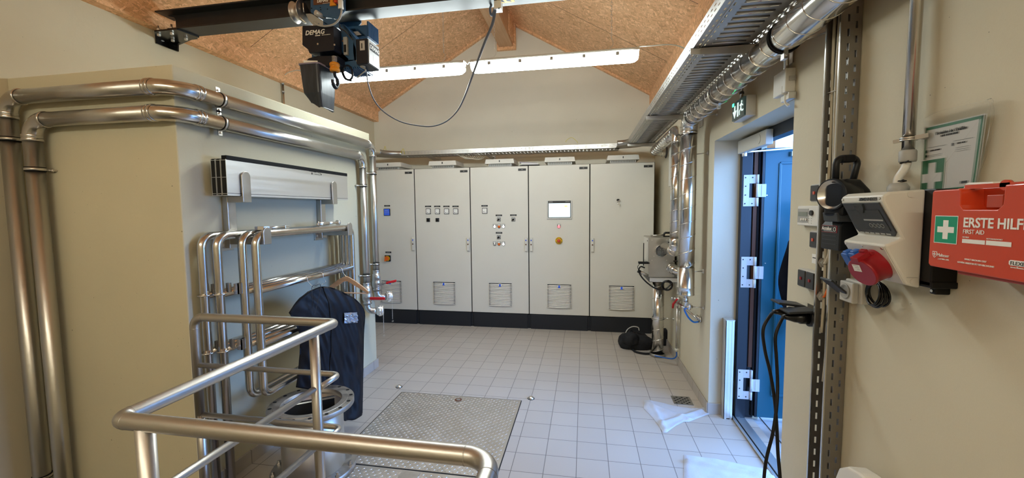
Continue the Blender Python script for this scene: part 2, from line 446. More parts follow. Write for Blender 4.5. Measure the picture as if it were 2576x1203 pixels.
def fillet(pts, r, n=7):
    pts = [Vector(p) for p in pts]; out = [pts[0]]
    rs = r if isinstance(r, (list, tuple)) else [r]*len(pts)
    for i in range(1, len(pts)-1):
        a, b, c = pts[i-1], pts[i], pts[i+1]
        u = (a-b).normalized(); w = (c-b).normalized(); ang = u.angle(w)
        if ang > pi-0.02: out.append(b); continue
        t = min(rs[i]/math.tan(ang/2), (a-b).length*0.49 if i > 1 else (a-b).length*0.98, (c-b).length*0.49 if i < len(pts)-2 else (c-b).length*0.98)
        rr = t*math.tan(ang/2)
        ctr = b+(u+w).normalized()*(rr/sin(ang/2))
        p0 = b+u*t; p1 = b+w*t; e0 = p0-ctr; e1 = p1-ctr; om = e0.angle(e1)
        for k in range(n+1):
            q = k/n; out.append(ctr+(e0*sin((1-q)*om)+e1*sin(q*om))/sin(om))
    out.append(pts[-1]); return out
def spline(pts, n=8):
    """Catmull-Rom through points"""
    p = [Vector(q) for q in pts]; p = [p[0]*2-p[1]]+p+[p[-1]*2-p[-2]]; out = []
    for i in range(1, len(p)-2):
        for k in range(n):
            t = k/n; a, b, c, d = p[i-1], p[i], p[i+1], p[i+2]
            out.append(0.5*((2*b)+(c-a)*t+(2*a-5*b+4*c-d)*t*t+(3*b-a-3*c+d)*t**3))
    out.append(p[-2]); return out
def text(name, s, origin, xd, yd, size, m, parent, extrude=0.0004, align='LEFT', shear=0.0, bold=0.0):
    cu = bpy.data.curves.new(name, 'FONT'); cu.body = s; cu.size = size; cu.extrude = extrude; cu.align_x = align; cu.shear = shear
    cu.offset = bold; cu.resolution_u = 3
    tmp = bpy.data.objects.new('tmp', cu); COL.objects.link(tmp)
    dg = bpy.context.evaluated_depsgraph_get()
    me = bpy.data.meshes.new_from_object(tmp.evaluated_get(dg)); bpy.data.objects.remove(tmp)
    xd = Vector(xd).normalized(); yd = Vector(yd); yd = (yd-xd*yd.dot(xd)).normalized(); zd = xd.cross(yd)
    o0 = org(parent); org_ = Vector(origin)-o0
    for v in me.vertices: v.co = org_+xd*v.co.x+yd*v.co.y+zd*v.co.z
    me.materials.clear(); me.materials.append(M[m])
    o = bpy.data.objects.new(name, me); COL.objects.link(o); o.parent = parent
    return o
def perforated(mb, o, u, v, us, vs, hole):
    """sheet spanned by u, v; us, vs grid lines; hole(i,j) -> True leaves that cell open"""
    o, u, v = Vector(o), Vector(u), Vector(v); nu, nv = len(us), len(vs)
    used = {}
    def idx(i, j):
        if (i, j) not in used: used[(i, j)] = len(mb.v); mb.v.append(o+u*us[i]+v*vs[j])
        return used[(i, j)]
    for i in range(nu-1):
        for j in range(nv-1):
            if not hole(i, j):
                mb.f.append([idx(i, j), idx(i+1, j), idx(i+1, j+1), idx(i, j+1)]); mb.sm.append(False)
    return mb
def slots(L, pitch, slot, start):
    """grid lines along a length: alternating solid/slot; returns lines and set of slot cells"""
    ls = [0.0]; hs = set(); p = start
    while p+slot < L-0.005:
        ls.append(p); hs.add(len(ls)-1); ls.append(p+slot); p += pitch
    ls.append(L); return ls, hs

# ------------------------------------------------------------------ the room
YN = -7.5
mb = MB()
mb.box((-2.95, -3.70, -0.12), (XR, YB, 0)).box((XL, YBK+0.02, -0.12), (-2.95, YB, 0)).box((-2.12, -4.62, -0.12), (XR, -3.70, 0)).box((-1.12, YN, -0.12), (XR, -4.62, 0)).box((XR, -3.240, -0.12), (0.40, -2.063, 0))
struct('floor', mb, 'tile')
mb = MB()   # stairwell beside the railing
mb.box((XL-0.2, YN, -2.8), (-0.9, YBK+0.2, -2.6)).box((-2.95, -3.70, -2.6), (-2.02, -3.50, -0.12)).box((XL-0.2, YBK, -2.6), (-2.95, YBK+0.15, -0.12))
mb.box((-2.12, -4.62, -2.6), (-1.97, -3.70, -0.12)).box((-1.97, -4.62, -2.6), (-1.12, -4.47, -0.12)).box((-1.12, YN, -2.6), (-0.97, -4.62, -0.12))
struct('wall_stairwell', mb, 'pit')
mb = MB()
T0, T1 = XR, XR+0.36
YD0, YD1, ZD = -3.240, -2.063, 2.112
mb.box((T0, YD1, -0.1), (T1, YB+0.3, 3.3)).box((T0, YN, -0.1), (T1, YD0, 3.3)).box((T0, YD0, ZD), (T1, YD1, 3.3))
struct('wall_right', mb, 'wall')
struct('wall_left', MB().box((XL-0.3, YN, -2.7), (XL, YB+0.3, 3.3)), 'wall')
struct('wall_back', MB().prism([(XL-0.3, YB, -0.1), (T1, YB, -0.1), (T1, YB, 3.3), (XA, YB, 4.6), (XL-0.3, YB, 3.3)], (0, 0.3, 0)), 'wall_back')
struct('wall_front', MB().prism([(XL-0.3, YN, -2.7), (T1, YN, -2.7), (T1, YN, 3.3), (XA, YN, 4.6), (XL-0.3, YN, 3.3)], (0, -0.3, 0)), 'wall')
struct('wall_block', MB().box((XL, YBK, -0.1), (XBK, YBE, ZBK)), 'block', bev=0.006)
SL = (ZA-3.18)/2.03
def zr(x): return ZA-SL*abs(x-XA)
mb = MB()
mb.prism([(XL-0.35, YN-0.35, zr(XL-0.35)), (XA, YN-0.35, ZA), (T1+0.1, YN-0.35, zr(T1+0.1)), (T1+0.1, YN-0.35, zr(T1+0.1)+0.3), (XA, YN-0.35, ZA+0.35), (XL-0.35, YN-0.35, zr(XL-0.35)+0.3)], (0, YB-YN+0.7, 0))
struct('ceiling', mb, 'osb')
struct('trim_1', MB().box((XL, YN, 3.0), (XL+0.08, YB, 3.21)), 'osb')
struct('trim_2', MB().box((XR-0.08, YN, 3.0), (XR, YB, 3.21)), 'osb')
mb = MB()
for sx in (-1, 1):
    xe = XL+0.08 if sx < 0 else XR-0.08
    mb.prism([(xe, YB-0.05, zr(xe)+0.01), (XA+sx*0.15, YB-0.05, zr(XA+sx*0.15)+0.01), (XA+sx*0.15, YB-0.05, zr(XA+sx*0.15)-0.03), (xe, YB-0.05, zr(xe)-0.03)], (0, 0.05, 0))
struct('trim_3', mb, 'osb')
mb = MB().box((-2.085, YN, 3.955), (-1.885, YB-0.05, 4.40))
struct('ridge_beam', mb, 'timber', bev=0.004)
struct('trim_4', MB().box((-2.12, YB-0.05, 3.915), (-1.845, YB, 4.32)).box((-1.885, YB-0.4, 4.0), (-1.87, YB-0.05, 4.30)), 'osb')
# skirting tiles
struct('baseboard_right', MB().box((XR-0.012, YD1, 0), (XR, YB, 0.088)).box((XR-0.012, YD1-0.012, 0), (0.245, YD1, 0.088)).box((XR-0.012, YN, 0), (XR, YD0, 0.088)), 'tile', bev=0.002)
struct('baseboard_left', MB().box((XBK, YBK, 0), (XBK+0.012, YBE, 0.088)).box((XL, YBE, 0), (XBK+0.012, YBE+0.012, 0.088)), 'tile', bev=0.002)
struct('baseboard_back', MB().box((XL, YB-0.012, 0), (XR-0.012, YB, 0.088)), 'tile')
# board joints in the roof lining
mb = MB()
for yy in (-0.62, -1.87, -3.12, -4.37):
    for sx in (-1, 1):
        xe = XL+0.09 if sx < 0 else XR-0.09; xi = XA+sx*0.12
        mb.bar((xe, yy, zr(xe)-0.0006), (xi, yy, zr(xi)-0.0006), 0.003, 0.0016, up=(0, 0, 1))
struct('trim_5', mb, 'dark')
# outside: paving, eave boards, far green
struct('ground_outside', MB().box((0.40, -9, -0.06), (9, 3, -0.015)), 'concrete')
mb = MB()
for i in range(5): mb.box((0.47+i*0.42, -5, -0.02), (0.475+i*0.42, 1, -0.012))
struct('trim_6', mb, 'dark')
mb = MB().prism([(0.42, -6, 2.62), (0.95, -6, 2.48), (0.95, -6, 2.56), (0.42, -6, 2.72)], (0, 8, 0)).box((0.452, -1.97, 1.2), (0.545, -1.90, 2.60))
struct('roof_eave', mb, 'eave_wood')
struct('hill_outside', MB().box((8.5, -12, -1), (9.5, 12, 0.9)), 'leafgreen')

# ------------------------------------------------------------------ door: frame, leaf, hinges, closer, threshold
FX = 0.275
t = thing('door_frame', (FX+0.06, (YD0+YD1)/2, 0), None, None); t['kind'] = 'structure'; t.name = 'door_1'; door_root = t
mb = MB()
mb.box((FX-0.005, YD1-0.045, 0.0), (FX+0.065, YD1, 2.10)).box((FX-0.005, YD0, 0.0), (FX+0.065, YD0+0.045, 2.10)).box((FX-0.005, YD0+0.045, 2.04), (FX+0.065, YD1-0.045, ZD))
mb.box((FX+0.065, YD1-0.016, 0.0), (FX+0.13, YD1, 2.10)).box((FX+0.065, YD0, 0), (FX+0.13, YD0+0.016, 2.1)).box((FX+0.065, YD0+0.016, 2.08), (FX+0.13, YD1-0.016, ZD))
mb.build('jamb_frame', 'frame_d', t, bev=0.002)
MB().box((FX+0.083, YD1-0.030, 0.40), (FX+0.108, YD1-0.016, 2.03)).build('brown_seal', 'seal', t)
MB().box((FX+0.110, YD1-0.034, 0.02), (FX+0.125, YD1-0.016, 2.05)).build('gasket', 'rubber', t)
# threshold
o = MB().box((0.245, YD0, 0), (0.262, YD1-0.01, 0.014)).box((0.275, YD0, 0), (0.305, YD1-0.01, 0.012)).box((0.245, YD0, 0), (0.34, YD1-0.01, 0.005)).build('threshold', 'alu', t, bev=0.001)
MB().box((0.263, YD0, 0.004), (0.274, YD1-0.01, 0.009)).build('threshold_seal', 'rubber', t)
# leaf, swung outwards a right angle
YLF = -2.112
lt = thing('door_leaf', (0.9, YLF+0.03, 0.02), 'blue metal door leaf standing open outwards at the doorway', 'door')
lx0, lx1 = 0.422, 1.44
MB().box((lx0, YLF, 0.022), (lx1, YLF+0.055, 2.040)).build('leaf', 'door_blue', lt, bev=0.003)
mb = MB()
zc0, zc1, xc0, xc1 = 0.20, 1.93, lx0+0.10, lx1-0.10
for (a, b) in (((xc0, zc0), (xc1, zc0)), ((xc0, zc1), (xc1, zc1)), ((xc0, zc0), (xc0, zc1)), ((xc1, zc0), (xc1, zc1))):
    mb.bar((a[0], YLF-0.003, a[1]), (b[0], YLF-0.003, b[1]), 0.018, 0.008, up=(0, 1, 0))
mb.build('raised_moulding', 'door_blue', lt, bev=0.003)
mb = MB(); mb.box((lx0-0.018, YLF-0.002, 0.022), (lx0-0.002, YLF+0.05, 2.03)).build('leaf_edge_profile', 'frame_d', lt, bev=0.002)
MB().box((lx0+0.16, YLF-0.028, 1.975), (lx1-0.3, YLF, 2.010)).build('closer_slide_rail', 'alu', lt, bev=0.003)
mb = MB()
for (xx, zz) in ((0.44, 1.70), (0.445, 1.2), (0.44, 0.7)): mb.cyl((xx, YLF-0.003, zz), (xx, YLF+0.001, zz), 0.0045, 10)
mb.build('screw_heads', 'zinc', lt)
# closer body on the frame head
c = thing('door_closer', (0.25, -2.30, 1.985), 'white overhead door closer box above the opened blue door', 'door closer')
MB().box((0.225, -2.60, 2.0), (FX-0.006, -2.14, 2.092)).build('closer_body', 'offwhite', c, bev=0.004)
MB().cyl((0.221, -2.50, 2.046), (0.226, -2.50, 2.046), 0.030, 24).build('round_cap', 'offwhite', c)
MB().bar((0.262, -2.20, 2.005), (0.80, -2.150, 2.038), 0.022, 0.010).cyl((0.25, -2.20, 1.975), (0.25, -2.20, 2.01), 0.016, 16).build('closer_arm', 'alu', c, bev=0.001)
# three hinges
def hinge(z):
    h = bpy.data.objects.new('hinge', None); COL.objects.link(h); h.parent = door_root; h.location = V(FX+0.02, YD1-0.05, z-0.07)-door_root.location
    y = YD1-0.0465; x0, x1 = FX+0.006, FX+0.096
    mb = MB()
    mb.box((x0, y-0.004, z-0.115), (x0+0.040, y, z+0.115)).box((x0+0.040, y-0.004, z+0.052), (x1-0.006, y, z+0.115)).box((x0+0.040, y-0.004, z-0.115), (x1-0.006, y, z-0.052))
    mb.build('frame_plate', 'hinge', h, bev=0.001)
    mb = MB()
    for a, b in ((-0.115, -0.053), (-0.049, 0.049), (0.053, 0.115)): mb.cyl((x1+0.002, y-0.009, z+a), (x1+0.002, y-0.009, z+b), 0.009, 16)
    mb.build('knuckle', 'hinge', h)
    mb = MB().box((x1+0.004, YLF-0.008, z-0.048), (lx0+0.010, YLF-0.003, z+0.046)); mb.box((x1+0.03, YLF-0.011, z-0.042), (x1+0.033, YLF-0.008, z+0.04))
    mb.build('leaf_plate', 'hinge', h, bev=0.001)
    for dx, dz in ((0.012, 0.095), (0.060, 0.095), (0.012, -0.095), (0.060, -0.095), (0.014, 0.032), (0.014, -0.032)): MB().cyl((x0+dx, y-0.006, z+dz), (x0+dx, y-0.003, z+dz), 0.0048, 10).build('screw', 'dgrey', h)
hz = [at(1866, 480, Y=YD1-0.05).z, at(1866, 685, Y=YD1-0.05).z, at(1862, 967, Y=YD1-0.05).z]
hinge(hz[0])
hinge(hz[1])
hinge(hz[2])
# flood-board guide post on the jamb
p = thing('flood_board_guide', (0.225, YD1-0.035, 0), 'short upright aluminium flood board guide post beside the door jamb', 'guide rail')
x0, x1, y0, y1, zt = 0.180, 0.244, YD1-0.075, YD1-0.002, 0.765
MB().box((x0, y0, 0), (x0+0.004, y1, zt)).box((x0, y1-0.004, 0), (x1, y1, zt)).box((x1-0.004, y0, 0), (x1, y1, zt)).box((x0, y0, 0), (x0+0.020, y0+0.004, zt)).box((x1-0.020, y0, 0), (x1, y0+0.004, zt)).build('channel', 'alu', p)
MB().box((x0, y0, zt), (x1, y1, zt+0.004)).build('end_cap', 'alu', p)
MB().box((x0+0.021, y0+0.0005, 0.01), (x1-0.021, y0+0.006, zt-0.002)).build('cover_strip', 'alu', p)

# ------------------------------------------------------------------ ceiling lights
def fixture(x0, x1, z, label, y=-2.10, lamp='tube'):
    f = thing('fluorescent_light', ((x0+x1)/2, y, z-0.05), label, 'light', 'fluorescent lights hung on chains')
    MB().prism([(x0, y-0.045, z+0.026), (x0, y-0.036, z+0.045), (x0, y-0.02, z+0.055), (x0, y+0.02, z+0.055), (x0, y+0.036, z+0.045), (x0, y+0.045, z+0.026)], (x1-x0, 0, 0)).build('housing', 'lgrey', f, bev=0.002)
    n = 6; prof = [(-0.046, 0.028)]+[(-0.050*cos(pi*k/n), 0.012-0.065*sin(pi*k/n)) for k in range(0, n+1)]+[(0.046, 0.028)]
    e = 0.03
    rings = [(x0+0.006, 0.55), (x0+e, 0.92), (x0+2*e, 1.0), (x1-2*e, 1.0), (x1-e, 0.92), (x1-0.006, 0.55)]
    vs = []; fs = []
    for (xx, s) in rings:
        for (py, pz) in prof: vs.append((xx, y+py, z+pz*s))
    m = len(prof)
    for i in range(len(rings)-1):
        for k in range(m-1): fs.append((i*m+k, i*m+k+1, (i+1)*m+k+1, (i+1)*m+k))
    fs.append(tuple(range(m))); fs.append(tuple(range(5*m, 6*m))[::-1])
    m_ = lamp
    MB().add(vs, fs, True).build('diffuser', m_, f)
    for i in range(5):
        xx = x0+0.16+(x1-x0-0.32)*i/4
        MB().box((xx-0.012, y-0.054, z-0.006), (xx+0.012, y-0.049, z+0.02)).build('clip', 'lgrey', f)
    return f
LZ = 2.765
fixture(-1.775, -0.470, LZ, 'lit fluorescent ceiling light ending beside the perforated cable tray')
fixture(-3.135, -1.830, LZ, 'lit fluorescent ceiling light partly hidden behind the crane hoist')
def chain(x, y, z0, z1, label):
    """z0: hook by the fixture, z1: the roof"""
    c = thing('suspension_chain', (x, y, z0), label, 'chain', 'chains holding the fluorescent lights')
    mb = MB(); z = z0+0.075; i = 0
    while z < z1:
        a = (0.0055 if i % 2 else 0, 0.0 if i % 2 else 0.0055)
        pts = [(x+a[0]*s*1.0, y+a[1]*s, z+dz) for s, dz in ((1, 0.006), (1, 0.02), (0, 0.026), (-1, 0.02), (-1, 0.006), (0, 0.0))]
        mb.tube(pts, 0.0012, 4, closed=True); z += 0.022; i += 1
    mb.build('links', 'zinc', c)
    MB().tube(spline([(x, y, z0+0.08), (x+0.012, y, z0+0.055), (x+0.008, y, z0+0.025), (x-0.008, y, z0+0.012), (x-0.008, y, z0), (x+0.003, y, z0-0.008), (x+0.01, y, z0+0.002)], 4), 0.0018, 6).build('hook', 'zinc', c)
for (px, lab) in ((1538, 'thin chain above the fluorescent light, near its end by the cable tray'), (1244, 'thin chain with a hook in front of the ridge beam, above the lights'), (1116, 'thin chain above the fluorescent light half hidden by the hoist')):
    x = at(px, 120, Y=-2.10).x
    chain(x, -2.10, LZ+0.06, zr(x) if px != 1244 else 3.955, lab)
mb = MB().tube(spline([at(1607, 117, Y=-2.10), at(1640, 115, Y=-2.05), at(1680, 112, Y=-2.0), at(1705, 115, Y=-1.95), at(1722, 122, Y=-1.9)], 8), 0.0045, 8)
tag(mb.build('lamp_cable', 'offwhite'), 'white cable running from the fluorescent light to the perforated cable tray', 'cable')
mb = MB().tube(spline([at(1172, 160, Y=-2.10), at(1170, 154, Y=-2.10), at(1176, 162, Y=-2.10), at(1181, 156, Y=-2.10), at(1186, 162, Y=-2.10)], 5), 0.0035, 8)
tag(mb.build('lamp_link_cable', 'grey_cable'), 'short looped cable joining the two fluorescent lights end to end', 'cable')
# the same kind of lamps carry on behind the camera
fixture(-3.3, -1.75, LZ, 'warm fluorescent ceiling light behind the camera, over the stairwell', -6.4, 'tube_warm')
fixture(-1.65, -0.1, LZ, 'warm fluorescent ceiling light behind the camera, beside the switch wall', -6.4, 'tube_warm')

# ------------------------------------------------------------------ electrical cabinets
def cabinet_base(x0, label):
    w = 0.8
    c = thing('electrical_cabinet', (x0+w/2, 0.26, 0), label, 'cabinet', 'electrical cabinets along the back wall')
    MB().box((x0+0.003, 0.020, 0.20), (x0+w-0.003, 0.50, 2.195)).build('body', 'cab', c, bev=0.003)
    MB().box((x0, 0.0125, 0.20), (x0+w, 0.0198, 2.194)).build('door_gap_shade', 'rubber', c)  # black sheet added so the gaps between the doors read as shaded
    d = MB().box((x0+0.006, 0.0, 0.206), (x0+w-0.006, 0.012, 2.190)).build('door', 'cab', c, bev=0.004)
    MB().box((x0+0.022, 0.006, 0.0), (x0+w-0.022, 0.47, 0.196)).box((x0+0.0, 0.02, 0.012), (x0+0.022, 0.46, 0.19)).box((x0+w-0.022, 0.02, 0.012), (x0+w, 0.46, 0.19)).build('plinth', 'plinth', c, bev=0.003)
    # vent with slats
    vx0, vx1, vz0, vz1 = x0+0.245, x0+0.565, 0.300, 0.620
    MB().box((vx0+0.003, -0.013, vz0+0.003), (vx1-0.003, -0.0005, vz1-0.003)).build('slat_gap_shade', 'dgrey', c)  # dark backing plate, stands in for the shade between the slats
    mb = MB(); n = 16
    for i in range(n):
        z = vz0+0.006+(vz1-vz0-0.012)*(i+0.5)/n; h = (vz1-vz0-0.012)/n
        prof = []
        for k in range(7):
            u = k/6; prof.append((vx0+(vx1-vx0)*u, -0.016-0.010*sin(pi*u)))
        lo = [(a, b, z-h*0.40) for a, b in prof]; hi = [(a, b+0.006, z+h*0.16) for a, b in prof]
        bk = [(vx1, -0.002, z+h*0.34), (vx0, -0.002, z+h*0.34)]
        vs = lo+hi; fs = [(k, k+1, k+8, k+7) for k in range(6)]
        b2 = [(a, -0.002, z-h*0.40) for a, b in prof]; b3 = [(a, -0.002, z+h*0.16) for a, b in prof]
        vs += b2+b3; fs += [(14+k, 15+k, k+1, k) for k in range(6)]+[(7+k, 8+k, 22+k, 21+k) for k in range(6)]
        mb.add(vs, fs)
    vt = mb.build('vent_grille', 'vent', c)
    MB().box((vx0+0.138, -0.030, vz1-0.042), (vx1-0.138, -0.020, vz1-0.008)).build('vent_badge', 'vent', vt, bev=0.002)
    MB().box((vx0+0.148, -0.033, vz1-0.044), (vx1-0.148, -0.029, vz1-0.010)).build('blue_mark', 'meter_blue', vt)
    # exhaust hood on the roof
    hx0, hx1 = x0+0.225, x0+0.600
    mb = MB()
    a = [(hx0-0.012, -0.002, 2.240), (hx1+0.012, -0.002, 2.240), (hx1+0.012, 0.385, 2.240), (hx0-0.012, 0.385, 2.240)]
    b = [(hx0-0.002, 0.006, 2.294), (hx1+0.002, 0.006, 2.294), (hx1+0.002, 0.378, 2.294), (hx0-0.002, 0.378, 2.294)]
    a0 = [(p[0], p[1], 2.231) for p in a]
    mb.add(a0+a+b, [(3, 2, 1, 0), (8, 9, 10, 11)]+[(k, (k+1) % 4, 4+(k+1) % 4, 4+k) for k in range(4)]+[(4+k, 4+(k+1) % 4, 8+(k+1) % 4, 8+k) for k in range(4)])
    hd = mb.build('exhaust_hood', 'cab_lip', c, bev=0.003)
    mb = MB().box((hx0+0.03, 0.02, 2.192), (hx1-0.03, 0.36, 2.2315)); hn = mb.build('hood_neck', 'lgrey', hd)
    mb = MB()
    for i in range(22):
        xx = hx0+0.045+(hx1-hx0-0.09)*i/21; mb.box((xx-0.003, 0.016, 2.203), (xx+0.003, 0.0205, 2.226))
    mb.build('hood_slots', 'dgrey', hd)
    MB().box(((hx0+hx1)/2-0.006, -0.004, 2.252), ((hx0+hx1)/2+0.006, 0.006, 2.276)).build('hood_mark', 'dgrey', hd)
    # name plate
    np_ = MB().box((x0+w-0.135, -0.003, 2.128), (x0+w-0.030, 0.001, 2.158)).build('name_plate', 'ink', c)
    MB().box((x0+w-0.092, -0.0036, 2.141), (x0+w-0.072, -0.003, 2.146)).build('name_text', 'grey', np_)
    return c
def lock(c, xc):
    h = MB().prism([(xc-0.019, -0.004, 1.06), (xc+0.019, -0.004, 1.06), (xc+0.019, -0.004, 1.24), (xc-0.019, -0.004, 1.24)], (0, -0.022, 0)).build('handle', 'cab_lip', c, bev=0.006, seg=3)
    MB().cyl((xc, -0.025, 1.150), (xc, -0.031, 1.150), 0.009, 14).build('lock_cylinder', 'seal', h)
    MB().box((xc-0.008, -0.0275, 1.198), (xc+0.008, -0.025, 1.213)).build('lock_mark', 'meter_blue', h)
CAB = []
labs = ['light grey electrical cabinet with an orange rotary switch, partly behind the valves',
        'light grey electrical cabinet with four square meters in a row',
        'light grey electrical cabinet with one meter, three rotary switches and six lamps',
        'light grey electrical cabinet with a lit touch screen and a yellow emergency stop',
        'light grey electrical cabinet with keys hanging in its lock, beside the dehumidifier']
base = cabinet_base(-4.0, labs[0]); CAB.append(base)
for i in range(1, 5): CAB.append(clone(base, (0.8*i, 0, 0), labs[i]))
for i, xc in ((0, -3.235), (1, -2.435), (2, -1.635), (3, -1.565), (4, -0.765)): lock(CAB[i], xc)
def pl(px, py): p = at(px, py, Y=0); return p.x, p.z
def plate(c, px, py, w=0.088, h=0.021):
    x, z = pl(px, py); o = MB().box((x-w/2, -0.003, z-h/2), (x+w/2, 0.001, z+h/2)).build('label_plate', 'ink', c)
    MB().box((x-w*0.3, -0.0036, z-0.0022), (x+w*0.3, -0.003, z+0.0022)).build('label_text', 'grey', o)
def meter(c, px, py):
    x, z = pl(px, py); o = MB().box((x-0.036, -0.008, z-0.038), (x+0.036, 0.001, z+0.038)).build('meter', 'dgrey', c, bev=0.002)
    MB().box((x-0.029, -0.0095, z-0.031), (x+0.029, -0.008, z+0.031)).build('meter_face', 'print', o)
    mb = MB().box((x-0.020, -0.0102, z-0.018), (x-0.002, -0.0095, z-0.012)).cyl((x+0.017, -0.0095, z-0.019), (x+0.017, -0.0105, z-0.019), 0.004, 8)
    for k in range(3): mb.box((x-0.021+k*0.012, -0.0101, z+0.012), (x-0.016+k*0.012, -0.0095, z+0.0145))
    mb.build('meter_marks', 'ink', o)
def knob(c, px, py, s=0.025, face='silver', ang=0.6):
    x, z = pl(px, py); o = MB().box((x-s, -0.006, z-s), (x+s, 0.001, z+s)).build('rotary_switch', 'dgrey', c, bev=0.002)
    MB().box((x-s*0.82, -0.0075, z-s*0.82), (x+s*0.82, -0.006, z+s*0.82)).build('switch_plate', face, o)
    mb = MB().cyl((x, -0.0075, z), (x, -0.022, z), s*0.5, 16); d = Vector((cos(ang), 0, sin(ang)))
    mb.bar(Vector((x, -0.026, z))-d*s*0.8, Vector((x, -0.026, z))+d*s*0.6, 0.010, 0.012, up=(0, 1, 0)); mb.build('switch_knob', 'gloss', o)
def lamp(c, px, py, m, on=True):
    x, z = pl(px, py); z0 = z-0.006
    o = MB().prism([(x+0.021*cos(a), -0.001, z0+0.021*sin(a)) for a in [pi+pi*k/8 for k in range(9)]]+[(x+0.021, -0.001, z0+0.036), (x-0.021, -0.001, z0+0.036)], (0, -0.005, 0)).build('lamp_bezel', 'dgrey', c)
    MB().box((x-0.016, -0.008, z0+0.017), (x+0.016, -0.006, z0+0.033)).build('lamp_label', 'print', o)
    MB().lathe((x, -0.006, z0), (0, -1, 0), [(0, 0.017), (0.006, 0.016), (0.011, 0.010), (0.012, 0.0)], 16).build('lamp_lens', m, o)
# cabinet 1
plate(CAB[0], 974, 518); x, z = pl(974, 534)
o = MB().box((x-0.048, -0.012, z-0.050), (x+0.048, 0.001, z+0.050)).build('blue_display', 'gloss', CAB[0], bev=0.003)
MB().box((x-0.041, -0.0135, z-0.044), (x+0.041, -0.012, z+0.044)).build('display_face', 'meter_blue', o)
mb = MB()
for r in range(3):
    for k in range(4 if r else 1): mb.box((x-0.032+k*0.017, -0.0142, z+0.02-r*0.016), (x-0.022+k*0.017+(0.045 if r == 0 else 0), -0.0135, z+0.024-r*0.016))
mb.build('display_digits', 'silver', o)
plate(CAB[0], 977, 635); x, z = pl(976, 650)
o = MB().box((x-0.044, -0.016, z-0.044), (x+0.044, 0.001, z+0.044)).build('main_switch', 'gloss', CAB[0], bev=0.004)
MB().cyl((x, -0.016, z), (x, -0.024, z), 0.037, 24).build('yellow_ring', 'yellow', o)
MB().cyl((x, -0.024, z), (x, -0.040, z), 0.027, 20).bar((x-0.012, -0.046, z+0.03), (x-0.020, -0.046, z-0.036), 0.018, 0.022, up=(0, 1, 0)).build('orange_knob', 'orange_s', o)
# cabinet 2
for px in (1077, 1100, 1123, 1146): plate(CAB[1], px, 519.5); meter(CAB[1], px+0.5, 532)
knob(CAB[1], 1077.5, 553.5, 0.026, 'dgrey', 2.2); knob(CAB[1], 1100.5, 553.5, 0.026, 'dgrey', 2.2)
# cabinet 3
plate(CAB[2], 1219, 518); meter(CAB[2], 1219.5, 530.5)
plate(CAB[2], 1255, 542); knob(CAB[2], 1255, 552.5, ang=0.5); plate(CAB[2], 1291.5, 541.5); knob(CAB[2], 1291.5, 552.5, ang=0.5)
plate(CAB[2], 1255.5, 586); knob(CAB[2], 1255, 597, ang=0.5)
for px, py, m in ((1244.5, 569.5, 'led_white'), (1255.5, 569.5, 'orange_s'), (1266.5, 569.5, 'led_white'), (1244.5, 613.5, 'silver'), (1255.5, 613.5, 'orange_s'), (1266.5, 613.5, 'led_white')):
    lamp(CAB[2], px, py, m)
# cabinet 4: touch panel, lamp, emergency stop
x0, z1 = pl(1376, 505.5); x1, z0 = pl(1439, 551.5)
o = MB().box((x0, -0.012, z0), (x1, 0.001, z1)).build('touch_panel', 'silver', CAB[3], bev=0.003)
MB().box((x0+0.016, -0.0135, z0+0.022), (x1-0.016, -0.012, z1-0.002)).build('panel_bezel', 'ink', o)
MB().box((x0+0.024, -0.0145, z0+0.028), (x1-0.024, -0.0135, z1-0.034)).build('lit_screen', 'screen', o)
w = x1-x0
MB().box((x0+w*0.70, -0.015, z1-0.085), (x0+w*0.82, -0.0145, z1-0.062)).build('screen_note', 'screen_y', o)
text('panel_lettering', 'SIEMENS', (x0+0.028, -0.0136, z1-0.020), (1, 0, 0), (0, 0, 1), 0.013, 'print', o)
MB().box((x1-0.085, -0.0137, z1-0.018), (x1-0.028, -0.0135, z1-0.013)).build('panel_type', 'grey', o)
lamp(CAB[3], 1406, 569.5, 'led_red')
x, z = pl(1406, 605.5)
o = MB().cyl((x, -0.001, z), (x, -0.014, z), 0.047, 32).build('emergency_stop', 'yellow', CAB[3], bev=0.003)
MB().lathe((x, -0.014, z), (0, -1, 0), [(0, 0.014), (0.018, 0.014), (0.018, 0.022), (0.03, 0.022), (0.036, 0.014), (0.037, 0.0)], 20).build('stop_button', 'aid', o)
mb = MB()
for k in range(16):
    if k % 4 == 0: continue
    a = 2*pi*k/16; cx_, cz_ = x+0.038*cos(a), z+0.038*sin(a)
    mb.bar((cx_-0.006*sin(a), -0.0146, cz_+0.006*cos(a)), (cx_+0.006*sin(a), -0.0146, cz_-0.006*cos(a)), 0.005, 0.001, up=(0, 1, 0))
mb.build('stop_lettering', 'ink', o)
# cabinet 5: keys in the lock
x, z = pl(1554, 503)
o = MB().cyl((x, -0.001, z), (x, -0.010, z), 0.013, 16).build('key_lock', 'dgrey', CAB[4])
MB().cyl((x, -0.01, z), (x, -0.028, z), 0.004, 8).obox((x, -0.036, z), (0.016, 0, 0.006), (0, 0.010, 0), (-0.002, 0, 0.006)).build('key', 'gloss', o)
MB().ring((x+0.006, -0.03, z-0.026), (0.3, 1, 0.1), 0.018, 0.0012, 20, 6).obox((x+0.012, -0.03, z-0.058), (0.009, 0, 0.004), (0, 0.001, 0), (-0.004, 0, 0.014)).obox((x+0.019, -0.03, z-0.088), (0.003, 0, 0.001), (0, 0.001, 0), (-0.002, 0, 0.018)).ball((x+0.004, -0.03, z-0.048), 0.010, 10, 6, (1, 0.3, 1.1)).build('key_ring', 'zinc', o)

